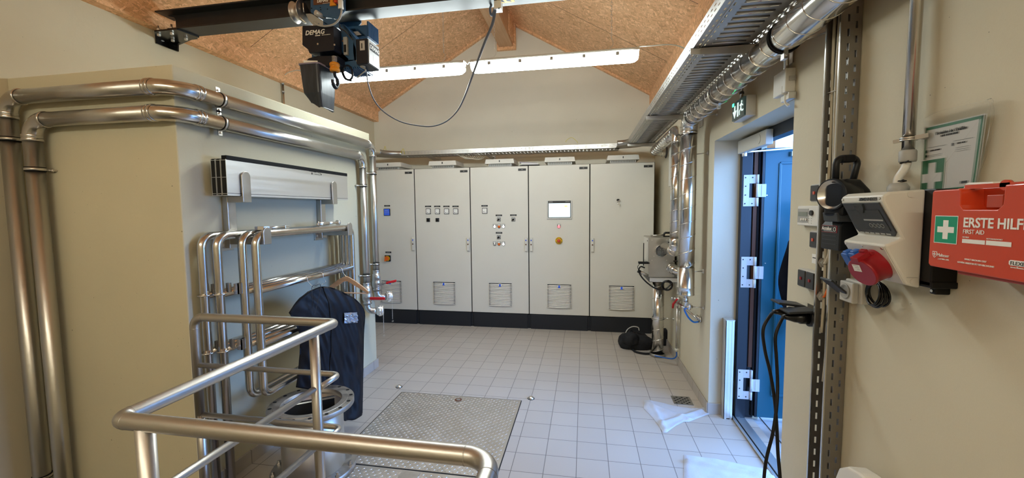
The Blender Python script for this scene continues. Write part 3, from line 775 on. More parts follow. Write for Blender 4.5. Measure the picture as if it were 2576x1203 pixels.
# papers lying on top of the cabinets
t = thing('document_folder', (-1.40, 0.10, 2.2), 'mauve folder of papers lying on top of a cabinet between two hoods', 'folder')
xa, xb = at(1307, 407, Y=0.04).x, at(1356, 407, Y=0.04).x
MB().prism([(xa, 0.03, 2.201), (xb, 0.03, 2.201), (xb, 0.03, 2.210), (xa+0.05, 0.03, 2.213)], (0, 0.22, 0)).build('cover_board', 'ink', t)
MB().prism([(xa+0.02, 0.025, 2.212), (xb-0.005, 0.025, 2.209), (xb-0.008, 0.025, 2.224), (xa+0.02, 0.025, 2.236)], (0, 0.20, 0)).build('papers', 'paper', t)
MB().prism([(xa+0.0, 0.028, 2.238), (xb-0.02, 0.028, 2.226), (xb-0.02, 0.028, 2.230), (xa+0.0, 0.028, 2.250)], (0, 0.20, 0)).build('cover', 'binder', t)

# ------------------------------------------------------------------ perforated cable trays
def tray(name, label, x0, x1, y0, y1, z, axis, h=0.062):
    """axis 'y': runs along y; 'x': runs along x. u is across, v along"""
    if axis == 'y':
        o = Vector((x0, y0, z)); u = Vector((1, 0, 0)); v = Vector((0, 1, 0)); W = x1-x0; L = y1-y0
    else:
        o = Vector((x0, y0, z)); u = Vector((0, 1, 0)); v = Vector((1, 0, 0)); W = y1-y0; L = x1-x0
    t = thing(name, o+u*W/2+v*L/2, label, 'cable tray')
    pitch = 0.05
    vs = [0.0]; kind = []
    p = 0.010
    while p+pitch < L:
        vs += [p+0.006, p+0.019, p+0.031, p+0.044]; kind += ['s', 'a', 'm', 'b']; p += pitch
    vs.append(L); kind.append('s')
    # across: margin, slot column pairs, centre rungs, slot columns
    us = [0, 0.018*W/0.3, 0.026*W/0.3, 0.042*W/0.3, 0.050*W/0.3, 0.078*W/0.3, 0.222*W/0.3, 0.250*W/0.3, 0.258*W/0.3, 0.274*W/0.3, 0.282*W/0.3, W]
    def hole(i, j):
        k = kind[j]
        if i in (1, 8-0) and k in ('a', 'm'): return True
        if i in (3, 9) and k in ('m', 'b'): return True
        if i == 5 and k == 'm' : return True
        return False
    mb = perforated(MB(), o, u, v, us, vs, hole)
    mb.build('base_sheet', 'tray', t, solid=0.0015)
    # raised rungs
    mb = MB(); p = 0.010
    while p+pitch < L:
        c0 = o+u*us[5]+v*(p+0.010)-Vector((0, 0, 0.003)); c1 = o+u*us[6]+v*(p+0.010)-Vector((0, 0, 0.003))
        mb.tube([c0, c1], 0.004, 6); p += pitch
    for uu in (0.034, 0.266):
        p0 = o+u*(uu*W/0.3)-Vector((0, 0, 0.002)); mb.tube([p0, p0+v*L], 0.003, 5)
    mb.build('pressed_ribs', 'tray', t)
    ls, hs = slots(L, 0.05, 0.025, 0.012); hz = [0, h*0.28, h*0.36, h*0.62, h*0.70, h]
    for nm, off in (('side_wall', 0.0), ('side_wall', W)):
        mb = perforated(MB(), o+u*off, Vector((0, 0, 1)), v, hz, ls, lambda i, j: j in hs and i in (1, 3))
        mb.build(nm, 'tray', t, solid=0.0015)
    for off, sgn in ((0.0, 1), (W, -1)):
        MB().bar(o+u*(off+sgn*0.005)+Vector((0, 0, h)), o+u*(off+sgn*0.005)+v*L+Vector((0, 0, h)), 0.011, 0.0025).build('rim', 'tray', t)
    return t
ZT = 2.40
tr = tray('cable_tray', 'long perforated cable tray above the doorway wall, holding cables', -0.345, -0.045, -5.2, -0.22, ZT, 'y')
tb = tray('cable_tray', 'perforated cable tray running along the back wall above the cabinets', -3.42, -0.42, 0.095, 0.395, ZT, 'x', 0.055)
tl = tray('cable_tray', 'short perforated cable tray in the corner behind the two valve pipes', -3.98, -3.70, -1.2, -0.12, ZT, 'y', 0.055)
# corner bends
def bend(c, a0, a1, ri, ro, label):
    t = thing('tray_bend', (c[0], c[1], ZT), label, 'cable tray bend'); n = 10
    pi_ = [(c[0]+ri*cos(a0+(a1-a0)*k/n), c[1]+ri*sin(a0+(a1-a0)*k/n)) for k in range(n+1)]
    po = [(c[0]+ro*cos(a0+(a1-a0)*k/n), c[1]+ro*sin(a0+(a1-a0)*k/n)) for k in range(n+1)]
    mb = MB().add([(x, y, ZT) for x, y in pi_]+[(x, y, ZT) for x, y in po], [(k, k+1, n+2+k, n+1+k) for k in range(n)]); mb.build('base_sheet', 'tray', t, solid=0.0015)
    for pts in (pi_, po):
        MB().add([(x, y, ZT) for x, y in pts]+[(x, y, ZT+0.06) for x, y in pts], [(k, k+1, n+2+k, n+1+k) for k in range(n)], True).build('side_wall', 'tray', t, solid=0.0015)
bend((-3.42, -0.12), pi/2, pi, 0.215, 0.52, 'curved cable tray corner near the hoist side of the back wall')
bend((-0.47, -0.22), 0, pi/2, 0.125, 0.43, 'curved cable tray corner where the long tray meets the back wall')
MB_c = MB().box((-0.62, 0.10, ZT+0.002), (-0.50, 0.106, ZT+0.062))
# cables lying in the long tray
for i in range(5):
    x = -0.29+0.045*i
    pts = [(x+0.010*sin(k*1.7+i), -5.0+k*0.6, ZT+0.012+0.003*(i % 2)) for k in range(8)]
    o = MB().tube(spline(pts, 4), 0.006, 8).build('power_cable', ['cream_cable', 'grey_cable', 'red', 'cream_cable', 'grey_cable'][i])
    tag(o, 'thin red cable lying in the long perforated tray' if i == 2 else 'cream and grey cables lying side by side in the long perforated tray', 'cable', None if i == 2 else 'cables lying in the long tray')
# bracket arms
def arm(x0, x1, y, z, label):
    a = thing('tray_bracket', (x1, y, z), label, 'bracket', 'bracket arms carrying the cable trays')
    MB().prism([(x0, y, z), (x1, y, z), (x1, y, z-0.055), (x0, y, z-0.030)], (0, 0.003, 0)).box((x0, y, z-0.003), (x1, y+0.035, z)).build('arm', 'tray', a)
    MB().box((x1-0.004, y-0.03, z-0.11), (x1, y+0.065, z+0.02)).build('wall_plate', 'tray', a, bev=0.001)
    mb = MB()
    for xx in (x0+0.05, x0+0.22): mb.cyl((xx, y+0.018, z-0.012), (xx, y+0.018, z+0.006), 0.006, 8)
    mb.build('bolts', 'zinc', a)
arm(-0.36, XR-0.002, -3.19, ZT-0.004, 'bracket arm under the long cable tray, the one nearer the hoist')
arm(-0.36, XR-0.002, -1.72, ZT-0.004, 'bracket arm under the long cable tray above the duct elbow')
arm(-0.36, XR-0.002, -0.24, ZT-0.004, 'bracket arm at the far end of the long cable tray')
for x in (-2.2, -3.05):
    a = thing('tray_bracket', (x, YB, ZT), 'dim bracket arm under the tray along the back wall', 'bracket', 'bracket arms under the back wall tray')
    MB().prism([(x, 0.09, ZT-0.004), (x, YB-0.002, ZT-0.004), (x, YB-0.002, ZT-0.07), (x, 0.09, ZT-0.034)], (0.003, 0, 0)).build('arm', 'tray', a)
    MB().box((x-0.03, YB-0.006, ZT-0.09), (x+0.03, YB-0.002, ZT+0.02)).build('wall_plate', 'tray', a)
mb = MB()
random.seed(3)
for i in range(7):
    x = -2.62+0.03*i
    mb.tube(spline([(x, 0.2+0.01*i, ZT+0.01), (x+0.06, 0.16, ZT-0.04-0.006*i), (x+0.16, 0.2, ZT-0.075), (x+0.2, 0.26, ZT-0.02)], 5), 0.005, 6)
tag(mb.build('hanging_cables', 'cream_cable', loc=(-2.5, 0.2, 2.3)), 'bundle of loose cables hanging out of the back wall tray above a cabinet hood', 'cable bundle')

# ------------------------------------------------------------------ spiral ducts
def helix(p, q, r, pitch, rr=0.0022, ph=0.0, seg=20):
    p, q = Vector(p), Vector(q); d = q-p; L = d.length; d.normalize()
    ref = Vector((0, 0, 1)) if abs(d.z) < 0.9 else Vector((1, 0, 0))
    N = d.cross(ref).normalized(); B = d.cross(N); n = int(L/pitch*seg)
    return [p+d*(L*k/n)+(N*cos(2*pi*k/seg+ph)+B*sin(2*pi*k/seg+ph))*(r+rr*0.3) for k in range(n+1)]
def duct_run(mb, p, q, r, pitch):
    mb.cyl(p, q, r, 40); mb.tube(helix(p, q, r, pitch), 0.0024, 5)
def collar(mb, p, d, r, w=0.02, t=0.004):
    p, d = Vector(p), Vector(d).normalized()
    mb.lathe(p-d*w/2, d, [(0, r), (0.001, r+t*0.7), (w*0.3, r+t), (w*0.7, r+t), (w-0.001, r+t*0.7), (w, r)], 36)
DX, DZ, DR = -0.052, 2.318, 0.0625
DY = -1.885
t = thing('spiral_duct', (DX, DY, 0.9), 'shiny spiral duct running under the long cable tray and dropping in front of the wall', 'duct')
mb = MB(); duct_run(mb, (DX, -5.2, DZ), (DX, DY-0.10, DZ), DR, 0.118); mb.build('horizontal_duct', 'duct', t)
mb = MB(); path = fillet([(DX, DY-0.12, DZ), (DX, DY, DZ), (DX, DY, DZ-0.12)], 0.095, 5)
mb.tube(path, DR+0.001, 36, caps=False)
for q in path[1:-1:1]: pass
collar(mb, (DX, DY-0.105, DZ), (0, 1, 0), DR, 0.02); collar(mb, (DX, DY, DZ-0.105), (0, 0, 1), DR, 0.02); collar(mb, path[3], (path[4]-path[2]), DR, 0.012); collar(mb, path[5], (path[6]-path[4]), DR, 0.012)
mb.build('duct_elbow', 'duct', t)
mb = MB(); duct_run(mb, (DX, DY, DZ-0.11), (DX, DY, 1.12), DR, 0.118); mb.build('vertical_duct', 'duct', t)
mb = MB(); mb.lathe((DX, DY, 0.905), (0, 0, 1), [(0, 0.0), (0, DR+0.004), (0.004, DR+0.006), (0.010, DR+0.004), (0.060, DR+0.003), (0.062, DR+0.006), (0.066, DR+0.003), (0.225, DR+0.002), (0.225, DR)], 40); mb.build('end_cap_section', 'duct', t)
for (yy, zz) in ((DY, 2.04), (DY, 1.095), (DY, 0.838)):
    pass
def rod(p, q, parent, name='wall_rod', r=0.0045):
    p, q = Vector(p), Vector(q); d = (q-p).normalized()
    mb = MB().cyl(p, q, r, 8); mb.lathe(q-d*0.004, d, [(0, 0.0), (0, 0.018), (0.004, 0.018), (0.004, 0)], 12)
    mb.lathe(q-d*0.012, d, [(0, 0.0), (0, 0.008), (0.008, 0.008)], 6)
    mb.build(name, 'zinc', parent)
rod((DX+0.05, DY, 2.04), (XR-0.001, DY-0.02, 2.045), t); rod((DX+0.05, DY, 1.095), (XR-0.001, DY+0.03, 1.096), t); rod((DX+0.05, DY+0.02, 1.19), (XR-0.001, DY+0.35, 1.20), t)
rod((DX+0.03, -2.15, DZ-0.03), (XR-0.001, -2.11, 2.30), t); rod((DX+0.03, -3.46, DZ-0.03), (XR-0.001, -3.50, 2.31), t)
for yy in (-3.46, -2.62):   # duct clamps with hanger lugs
    mb = MB(); mb.ring((DX, yy, DZ), (0, 1, 0), DR+0.003, 0.003, 36, 6); mb.ring((DX, yy+0.012, DZ), (0, 1, 0), DR+0.003, 0.003, 36, 6)
    cl = mb.build('duct_clamp', 'rubber' if yy < -3 else 'zinc', t)
    mb = MB().box((DX-0.008, yy-0.01, DZ+DR), (DX+0.008, yy+0.02, DZ+DR+0.028)).cyl((DX, yy-0.018, DZ+DR+0.016), (DX, yy+0.028, DZ+DR+0.016), 0.006, 8)
    mb.box((DX-0.008, yy-0.01, DZ-DR-0.03), (DX+0.008, yy+0.02, DZ-DR)); mb.cyl((DX, yy-0.02, DZ-DR-0.016), (DX, yy+0.03, DZ-DR-0.016), 0.005, 8); mb.build('clamp_lugs', 'zinc', cl)

# farther duct, dropping to the dehumidifier
D2X, D2Y, D2R, D2Z = -0.055, -1.50, 0.052, 2.305
t = thing('spiral_duct', (D2X, D2Y, 1.2), 'farther spiral duct along the wall, bending down behind the nearer duct to the dehumidifier', 'duct')
mb = MB(); duct_run(mb, (D2X, D2Y+0.09, D2Z), (D2X, -0.30, D2Z-0.015), D2R, 0.10); mb.build('horizontal_duct', 'duct', t)
mb = MB(); mb.tube(fillet([(D2X, -0.32, D2Z-0.015), (D2X, -0.22, D2Z-0.015), (XR-0.001, -0.22, D2Z-0.015)], 0.07, 6), D2R, 30, caps=False); mb.ring((0.04, -0.22, D2Z-0.015), (1, 0, 0), D2R+0.003, 0.003, 30, 6); mb.build('wall_elbow', 'duct', t)
MB().lathe((XR-0.004, -0.22, D2Z-0.015), (-1, 0, 0), [(0, D2R+0.028), (0.004, D2R+0.028), (0.004, D2R)], 30).build('wall_rosette', 'dgrey', t)
mb = MB(); mb.tube(fillet([(D2X, D2Y+0.11, D2Z), (D2X, D2Y, D2Z), (D2X, D2Y, D2Z-0.11)], 0.08, 6), D2R+0.001, 30, caps=False)
collar(mb, (D2X, D2Y, D2Z-0.1), (0, 0, 1), D2R); collar(mb, (D2X, D2Y+0.1, D2Z), (0, 1, 0), D2R); mb.build('duct_elbow', 'duct', t)
mb = MB(); duct_run(mb, (D2X, D2Y, D2Z-0.10), (D2X, D2Y, 1.33), D2R, 0.10); mb.build('vertical_duct', 'duct', t)
mb = MB(); e = fillet([(D2X, D2Y, 1.34), (D2X, D2Y, 1.22), (D2X+0.0, -1.05, 1.215)], 0.085, 7); mb.tube(e, D2R+0.002, 28)
for k in (2, 4, 6): mb.ring(e[k], e[k+1]-e[k-1], D2R+0.003, 0.0035, 28, 6)
mb.build('duct_elbow', 'duct', t)
mb = MB(); 
for kk in range(1): mb.box((0, 0, 0), (0, 0, 0))
# ------------------------------------------------------------------ dehumidifier on its wall bracket
t = thing('dehumidifier', (-0.05, -0.8, 0.865), 'stainless box dehumidifier with a round grille on a bracket beside the end cabinet', 'dehumidifier')
BY = -0.93; x0 = at(1632, 598, Y=BY).x; z0 = at(1632, 697, Y=BY).z; z1 = at(1632, 598, Y=BY).z; x1 = 0.06
BYB = -0.56
MB().box((x0, BY, z0), (x1, BYB, z1)).build('casing', 'sheet', t, bev=0.004)
MB().box((x0-0.004, BY+0.02, z0+0.16), (x0, BYB-0.02, z1-0.01)).build('side_panel', 'cab', t)
MB().box((x0-0.006, BY+0.05, z1-0.045), (x0+0.0, BY+0.075, z1-0.03)).build('side_catch', 'black', t)
gx = at(1663, 631, Y=BY)
mb = MB().lathe(gx+V(0, 0, 0), (0, -1, 0), [(0, 0.064), (0.035, 0.064), (0.038, 0.066), (0.041, 0.064), (0.041, 0.060), (0.0, 0.060)], 36); mb.build('round_outlet', 'steel_p', t)
MB().cyl(gx+V(0, 0.001, 0), gx+V(0, -0.004, 0), 0.060, 30).build('dark_opening', 'dark', t)
mb = MB()
for k in range(-4, 5):
    d = k*0.0135; hh = math.sqrt(max(0.0001, 0.060**2-d*d)); mb.cyl(gx+V(d, -0.032, -hh), gx+V(d, -0.032, hh), 0.0011, 6); mb.cyl(gx+V(-hh, -0.0335, d), gx+V(hh, -0.0335, d), 0.0011, 6)
mb.build('wire_grille', 'zinc', t)
mb = MB()
for px, py in ((1640, 604), (1677, 604), (1640, 655), (1677, 655), (1645, 645), (1694, 640)): p = at(px, py, Y=BY); mb.cyl(p, p+V(0, -0.003, 0), 0.006, 8)
mb.build('rivets', 'zinc', t)
for px, py in ((1687, 610), (1701, 657)):
    p = at(px, py, Y=BY); MB().obox(p+V(0, -0.001, 0), (0.028, 0, 0), (0, 0.001, 0), (0, 0, 0.007)).build('type_strip', 'dgrey', t, bev=0.001)
p0 = at(1702, 672, Y=BY)
mb = MB(); e = fillet([at(1678, 672, Y=BY)+V(0.04, 0.0, 0.0), at(1690, 676, Y=BY)+V(0, -0.07, 0), at(1712, 684, Y=BY-0.07)+V(0.03, -0.03, -0.01)], 0.05, 6); mb.tube(e, 0.048, 28)
for k in (1, 3, 5): mb.ring(e[k], e[k+1]-e[k-1], 0.050, 0.004, 28, 6)
mb.build('outlet_elbow', 'duct', t)
mb = MB(); p = at(1688, 678, Y=BY-0.02); mb.obox(p, (0.016, 0, 0), (0, 0.02, 0), (0, 0, 0.02)); mb.cyl(p+V(-0.045, 0, 0.0), p+V(0.02, 0, 0.0), 0.007, 8); mb.bar(p+V(0.0, -0.015, -0.02), p+V(0.04, -0.02, -0.04), 0.02, 0.004)
mb.build('hose_clip', 'zinc', t)
mb = MB(); p = at(1684, 590, Y=BY+0.14); mb.tube(fillet([p+V(-0.055, 0, -0.02), p+V(-0.055, 0, 0.018), p+V(0.055, 0, 0.018), p+V(0.055, 0, -0.02)], 0.02, 4), 0.011, 8); mb.box((p.x-0.065, p.y-0.02, z1), (p.x+0.065, p.y+0.02, z1+0.012)); mb.build('carry_handle', 'gloss', t)
mb = MB(); p = at(1651, 592, Y=BY+0.14); mb.tube([p+V(-0.05, 0, -0.002), p+V(0.07, 0, 0.004)], 0.006, 8); mb.box((p.x-0.06, p.y-0.01, z1), (p.x-0.045, p.y+0.01, z1+0.02)); mb.build('top_bar', 'steel_p', t)
# black box controller at its left
p = at(1620, 661, Y=BY+0.03)
MB().obox(p, (0.058, 0, 0), (0, 0.03, 0), (0, 0, 0.011)).build('controller', 'black', t, bev=0.003)
MB().obox(at(1619, 640, Y=BY+0.03), (0.0035, 0, 0), (0, 0.012, 0), (0, 0, 0.12)).build('black_strip', 'black', t)
p = at(1623, 690, Y=BY+0.0); mb = MB().cyl(p+V(-0.06, 0, 0.03), p+V(0.03, 0, -0.015), 0.014, 12); mb.build('side_spigot', 'zinc', t)
MB().cyl(p+V(-0.075, 0, 0.035), p+V(-0.05, 0, 0.022), 0.018, 12).build('spigot_knob', 'black', t)
# bracket
bk = thing('wall_bracket', (XR, -0.8, z0-0.06), 'galvanised bracket carrying the stainless dehumidifier, fixed to the end wall', 'bracket')
bx0 = at(1634, 708, Y=BY-0.02).x
for yy in (BY-0.02, BYB+0.0):
    MB().box((bx0, yy, z0-0.052), (XR-0.006, yy+0.04, z0-0.048)).box((bx0, yy, z0-0.052), (XR-0.006, yy+0.003, z0-0.004)).box((bx0, yy, z0-0.007), (XR-0.006, yy+0.04, z0-0.003)).build('bracket_arm', 'alu', bk)
MB().box((bx0-0.003, BY-0.02, z0-0.052), (bx0, BYB+0.04, z0-0.003)).build('cross_rail', 'dgrey', bk)
MB().box((XR-0.006, BY-0.10, z0-0.115), (XR, BY+0.06, z0+0.055)).build('wall_plate', 'sheet', bk, bev=0.001)
mb = MB()
for dz in (-0.085, 0.02): mb.cyl((XR-0.02, BY-0.06, z0+dz), (XR-0.004, BY-0.06, z0+dz), 0.011, 6)
mb.build('plate_bolts', 'zinc', bk)
# cables of the dehumidifier
P = lambda px, py, dy=0: at(px, py, Y=BY-0.05+dy)
o = MB().tube(spline([P(1609, 664), P(1604, 672), P(1609, 684), P(1615, 692)], 6), 0.003, 6).tube(spline([P(1622, 674), P(1612, 671), P(1607, 680), P(1612, 694), P(1626, 710), P(1645, 724), P(1660, 729), P(1676, 726), P(1690, 713)], 7), 0.0075, 8)
tag(o.build('power_cable', 'gloss', loc=P(1630, 715)), 'black cable looping from the dehumidifier controller under its bracket', 'cable')
mb = MB(); c0 = P(1677, 719, 0.03)
for k in range(4): mb.ring(c0+V(0.003*k, 0.008*k-0.01, 0.002*k), (0.25, 1, 0.15), 0.048+0.003*(k % 2), 0.0075, 24, 8)
tag(mb.build('cable_coil', 'gloss'), 'coil of black cable hanging under the dehumidifier bracket', 'cable coil')
# duct leg under the bracket
LY = -0.80; LX = (at(1639, 800, Y=LY).x+at(1671, 800, Y=LY).x)/2; LR = 0.0605
t = thing('spiral_duct', (LX, LY, 0), 'spiral duct standing on the floor under the stainless dehumidifier', 'duct')
mb = MB(); duct_run(mb, (LX, LY, 0.012), (LX, LY, z0-0.056), LR, 0.118); mb.build('duct_shaft', 'duct', t)
mb = MB().lathe((LX, LY, 0), (0, 0, 1), [(0, 0), (0, 0.081), (0.034, 0.081), (0.034, 0.078), (0.008, 0.076), (0.008, 0)], 40); mb.build('floor_ring', 'flange', t)
MB().lathe((LX, LY, 0.008), (0, 0, 1), [(0, 0.075), (0.018, 0.074), (0.018, LR)], 40).build('sealing', 'rubber', t)
mb = MB().ring((LX, LY, 0.41), (0, 0, 1), LR+0.003, 0.003, 36, 6).ring((LX, LY, 0.425), (0, 0, 1), LR+0.003, 0.003, 36, 6); cl = mb.build('duct_clamp', 'zinc', t)
rod((LX+LR, LY, 0.418), (XR-0.001, LY, 0.416), t)
MB().cyl((LX+LR+0.002, LY, 0.418), (LX+LR+0.025, LY, 0.418), 0.008, 8).build('clamp_boss', 'zinc', cl)

# ------------------------------------------------------------------ small water pipework on the end wall
t = thing('water_pipe', (XR-0.03, -1.2, 0.2), 'thin steel water pipe with a red lever tap running down beside the duct', 'pipe')
WX = XR-0.035
pa = at(1704, 770, X=WX); pb = at(1700, 874, X=WX)
mb = MB().cyl(pa, (pa.x, pa.y, pb.z), 0.0105, 14).cyl((pa.x+0.02, pa.y, pa.z-0.02), (pa.x+0.02, pa.y, pb.z), 0.004, 8); mb.build('riser', 'steel_p', t)
mb = MB().cyl((pa.x, pa.y, pb.z+0.0), (pa.x, pa.y, pb.z-0.03), 0.016, 12).cyl((pa.x, pa.y, pa.z), (pa.x, pa.y, pa.z+0.04), 0.015, 12); mb.build('fittings', 'offwhite', t)
tp = at(1707, 753, X=WX)
mb = MB().ball(tp, 0.026, 12, 8).cyl(tp+V(-0.05, 0, 0.004), tp+V(0.02, 0.02, 0.0), 0.013, 12).cyl(tp+V(0, 0, -0.05), tp, 0.014, 12).lathe(tp+V(-0.07, 0, 0.006), (1, 0, 0), [(0, 0), (0, 0.017), (0.022, 0.017), (0.022, 0)], 6); mb.build('tap_body', 'valve', t)
mb = MB(); q = at(1700, 768, X=WX); mb.tube([tp+V(-0.02, -0.03, 0.005), q+V(-0.03, -0.03, 0.02), q+V(-0.035, -0.03, -0.025)], [0.008, 0.012, 0.009], 10); mb.build('red_lever', 'red', t)
q0 = at(1707, 762, X=WX-0.01); q1 = at(1757, 803, X=XR-0.02); q1 = V(XR-0.025, q1.y, q1.z)
mb = MB().cyl(q0, q1, 0.0095, 12).cyl(q1+V(-0.004, 0.03, 0.02), q1+V(0.022, -0.02, -0.004), 0.014, 12).lathe(q1+V(0.008, -0.01, 0), (1, 0, 0), [(0, 0), (0, 0.024), (0.016, 0.024), (0.016, 0)], 14); mb.build('sloping_pipe', 'steel_p', t)
t = thing('drain_tap', (DX, DY, 0.8), 'small drain tap hanging under the capped end of the shiny duct', 'tap')
mb = MB().cyl((DX, DY, 0.905), (DX, DY, 0.80), 0.014, 14).lathe((DX, DY, 0.85), (0, 0, 1), [(0, 0), (0, 0.022), (0.03, 0.022), (0.03, 0)], 6).ring((DX, DY, 0.842), (0, 0, 1), 0.022, 0.004, 20, 6); mb.build('tap_body', 'zinc', t)
mb = MB().cyl((DX, DY, 0.806), (DX+0.055, DY, 0.805), 0.012, 12).cyl((DX+0.03, DY, 0.78), (DX+0.03, DY, 0.83), 0.014, 10).cyl((DX-0.03, DY, 0.80), (DX, DY, 0.80), 0.009, 10); mb.build('tap_fitting', 'zinc', t)
rod((DX+0.055, DY, 0.805), (XR-0.001, DY-0.005, 0.803), t)
Ph = lambda px, py, X: at(px, py, X=X)
h = MB().tube(spline([V(DX+0.005, DY, 0.79), Ph(1722, 780, -0.045), Ph(1731, 798, -0.01), Ph(1744, 810, 0.03), q1+V(-0.0, -0.02, -0.018)], 8), 0.0075, 10)
tag(h.build('blue_hose', 'hose_blue'), 'bright blue hose curving from the drain tap to the wall pipe end', 'hose')
hb = Vector((pa.x, pa.y, pb.z-0.03))
h = MB().tube(spline([hb, hb+V(0, 0, -0.05), hb+V(-0.03, 0.02, -0.085), hb+V(-0.10, 0.06, -0.095), hb+V(-0.19, 0.12, -0.10)], 7), 0.007, 10)
tag(h.build('dark_blue_hose', 'blue', loc=hb), 'dark blue hose from the foot of the thin pipe to behind the floor duct', 'hose')

# ------------------------------------------------------------------ black bag on the floor
random.seed(5)
t = thing('black_bag', (-0.28, -0.55, 0), 'black fabric bag lying on the floor behind the duct stand', 'bag')
def blob(mb, c, r, sc, amp=0.12, seg=26, rings=16, seed=0, zmin=0.002):
    rnd = random.Random(seed); ph = [(rnd.uniform(0, 6.28), rnd.randint(2, 6), rnd.randint(1, 5), rnd.uniform(0.3, 1)) for _ in range(9)]
    vs = []; fs = []
    for i in range(rings+1):
        th = pi*i/rings
        for k in range(seg):
            a = 2*pi*k/seg; d = 1+amp*sum(w*sin(m*a+p)*sin(n*th+p*1.3) for p, m, n, w in ph)/3
            v = Vector(c)+Vector((r*sc[0]*sin(th)*cos(a)*d, r*sc[1]*sin(th)*sin(a)*d, r*sc[2]*cos(th)*d)); v.z = max(v.z, zmin); vs.append(v)
    for i in range(rings):
        for k in range(seg): fs.append((i*seg+k, (i+1)*seg+k, (i+1)*seg+(k+1) % seg, i*seg+(k+1) % seg))
    return mb.add(vs, fs, True)
bc = (at(1575, 880, Z=0)+at(1660, 890, Z=0))/2
mb = blob(MB(), bc+V(-0.05, 0.14, 0.055), 0.20, (1.05, 0.62, 0.60), 0.22, seed=4); mb.build('bag_body', 'fabric_m', t)
mb = blob(MB(), bc+V(-0.13, 0.06, 0.12), 0.10, (0.9, 0.8, 0.9), 0.25, seed=9); mb.build('bag_pocket', 'fabric_m', t)
P = lambda px, py, z=0.0, Y=None: at(px, py, Y=-0.62)
mb = MB().tube(spline([P(1574, 838), P(1580, 828), P(1592, 822), P(1605, 824), P(1608, 832)], 6), 0.006, 8).tube(spline([P(1577, 830), P(1573, 842), P(1584, 850), P(1592, 862), P(1606, 869), P(1620, 869), P(1625, 862), P(1618, 858)], 6), 0.004, 8)
mb.build('grey_cord', 'grey', t)
mb = MB(); p = [at(1566, 846, Z=0.11), at(1569, 862, Z=0.06), at(1578, 872, Z=0.02), at(1592, 880, Z=0.01), at(1600, 886, Z=0.01), at(1620, 890, Z=0.01), at(1640, 890, Z=0.012)]
mb.tube(spline(p, 6), 0.013, 8).tube(spline([p[0], at(1578, 838, Z=0.14), at(1585, 850, Z=0.12), at(1590, 870, Z=0.06)], 6), 0.012, 8); mb.build('bag_strap', 'fabric_m', t)
t2 = thing('black_cushion_bag', (0.0, -0.4, 0), 'small upright black bag tucked between the duct stand and the wall', 'bag')
ca = at(1683, 872, Z=0); p0 = at(1674, 845, Y=ca.y); p1 = at(1686, 845, Y=ca.y)
mb = MB().prism([(ca.x-0.16, ca.y, 0.002), (ca.x+0.03, ca.y, 0.002), (ca.x+0.035, ca.y, 0.15), (ca.x+0.01, ca.y, 0.19), (ca.x-0.16, ca.y, 0.185)], (0, 0.12, 0)); mb.build('bag_body', 'fabric_m', t2, bev=0.02, seg=3)

# ------------------------------------------------------------------ wall boxes, sign, conduits on the doorway wall
t = thing('wall_cabinet', (XR, -0.9, 1.85), 'plain cream wall box on the end wall behind the two ducts', 'box')
p = at(1684, 372, X=0.0); q = at(1684, 470, X=0.0); r = at(1707, 366, X=0.0)
MB().box((0.0, r.y, q.z), (XR, p.y, p.z)).build('box_body', 'offwhite', t, bev=0.003)
MB().box((-0.004, r.y+0.004, q.z+0.004), (0.0, p.y-0.004, p.z-0.004)).build('box_cover', 'offwhite', t, bev=0.002)
p = at(1752, 375, X=XR); q = at(1752, 480, X=XR)
tag(MB().box((XR-0.018, p.y-0.02, q.z-0.1), (XR-0.002, p.y+0.16, p.z)).build('cable_duct', 'grey', bev=0.001), 'narrow grey cover strip on the wall close behind the vertical shiny duct', 'cable duct')
EX = XR-0.062
y1, y0 = at(1841, 285, X=EX).y, at(1873, 265, X=EX).y; z1 = at(1841, 262, X=EX).z; z0 = at(1841, 309, X=EX).z
t = thing('exit_sign', (XR, (y0+y1)/2, z0), 'emergency exit light with arrow and running man above the doorway', 'exit sign')
MB().box((EX+0.010, y0, z0), (XR, y1, z1)).build('housing', 'lgrey', t, bev=0.003)
f = MB().box((EX, y0+0.006, z0+0.006), (EX+0.012, y1-0.006, z1-0.004)).build('sign_panel', 'exit_face', t)
cy = (y0+y1)/2; cz = (z0+z1)/2; w = y1-y0; hgt = z1-z0
def EY(u): return y1-u*w      # u from the far side to the near side
mb = MB(); X = EX-0.001
mb.prism([(X, EY(0.10), cz-0.0), (X, EY(0.26), cz-hgt*0.38), (X, EY(0.42), cz-0.0), (X, EY(0.31), cz-0.0), (X, EY(0.31), cz+hgt*0.26), (X, EY(0.21), cz+hgt*0.26), (X, EY(0.21), cz-0.0)], (-0.001, 0, 0))
mb.box((X-0.001, EY(0.46), cz-hgt*0.36), (X, EY(0.56), cz+hgt*0.34))
mb.build('arrow_and_door', 'exit_mark', f)
mb = MB(); mb.ball((X-0.001, EY(0.80), cz+hgt*0.28), 0.008, 10, 6, (0.2, 1, 1))
def limb(a, b, th): mb.bar((X-0.001, EY(a[0]), cz+hgt*a[1]), (X-0.001, EY(b[0]), cz+hgt*b[1]), th, 0.001, up=(1, 0, 0))
limb((0.78, 0.22), (0.74, -0.05), 0.013); limb((0.74, -0.05), (0.64, -0.16), 0.009); limb((0.64, -0.16), (0.66, -0.34), 0.008); limb((0.75, -0.05), (0.84, -0.18), 0.009); limb((0.84, -0.18), (0.94, -0.16), 0.008); limb((0.79, 0.17), (0.66, 0.13), 0.007); limb((0.79, 0.17), (0.90, 0.06), 0.007)
mb.build('running_man', 'exit_mark', f)
MB().box((EX-0.002, y1-0.034, z1-0.024), (EX, y1-0.010, z1-0.006)).build('green_indicator', 'led_green', t)
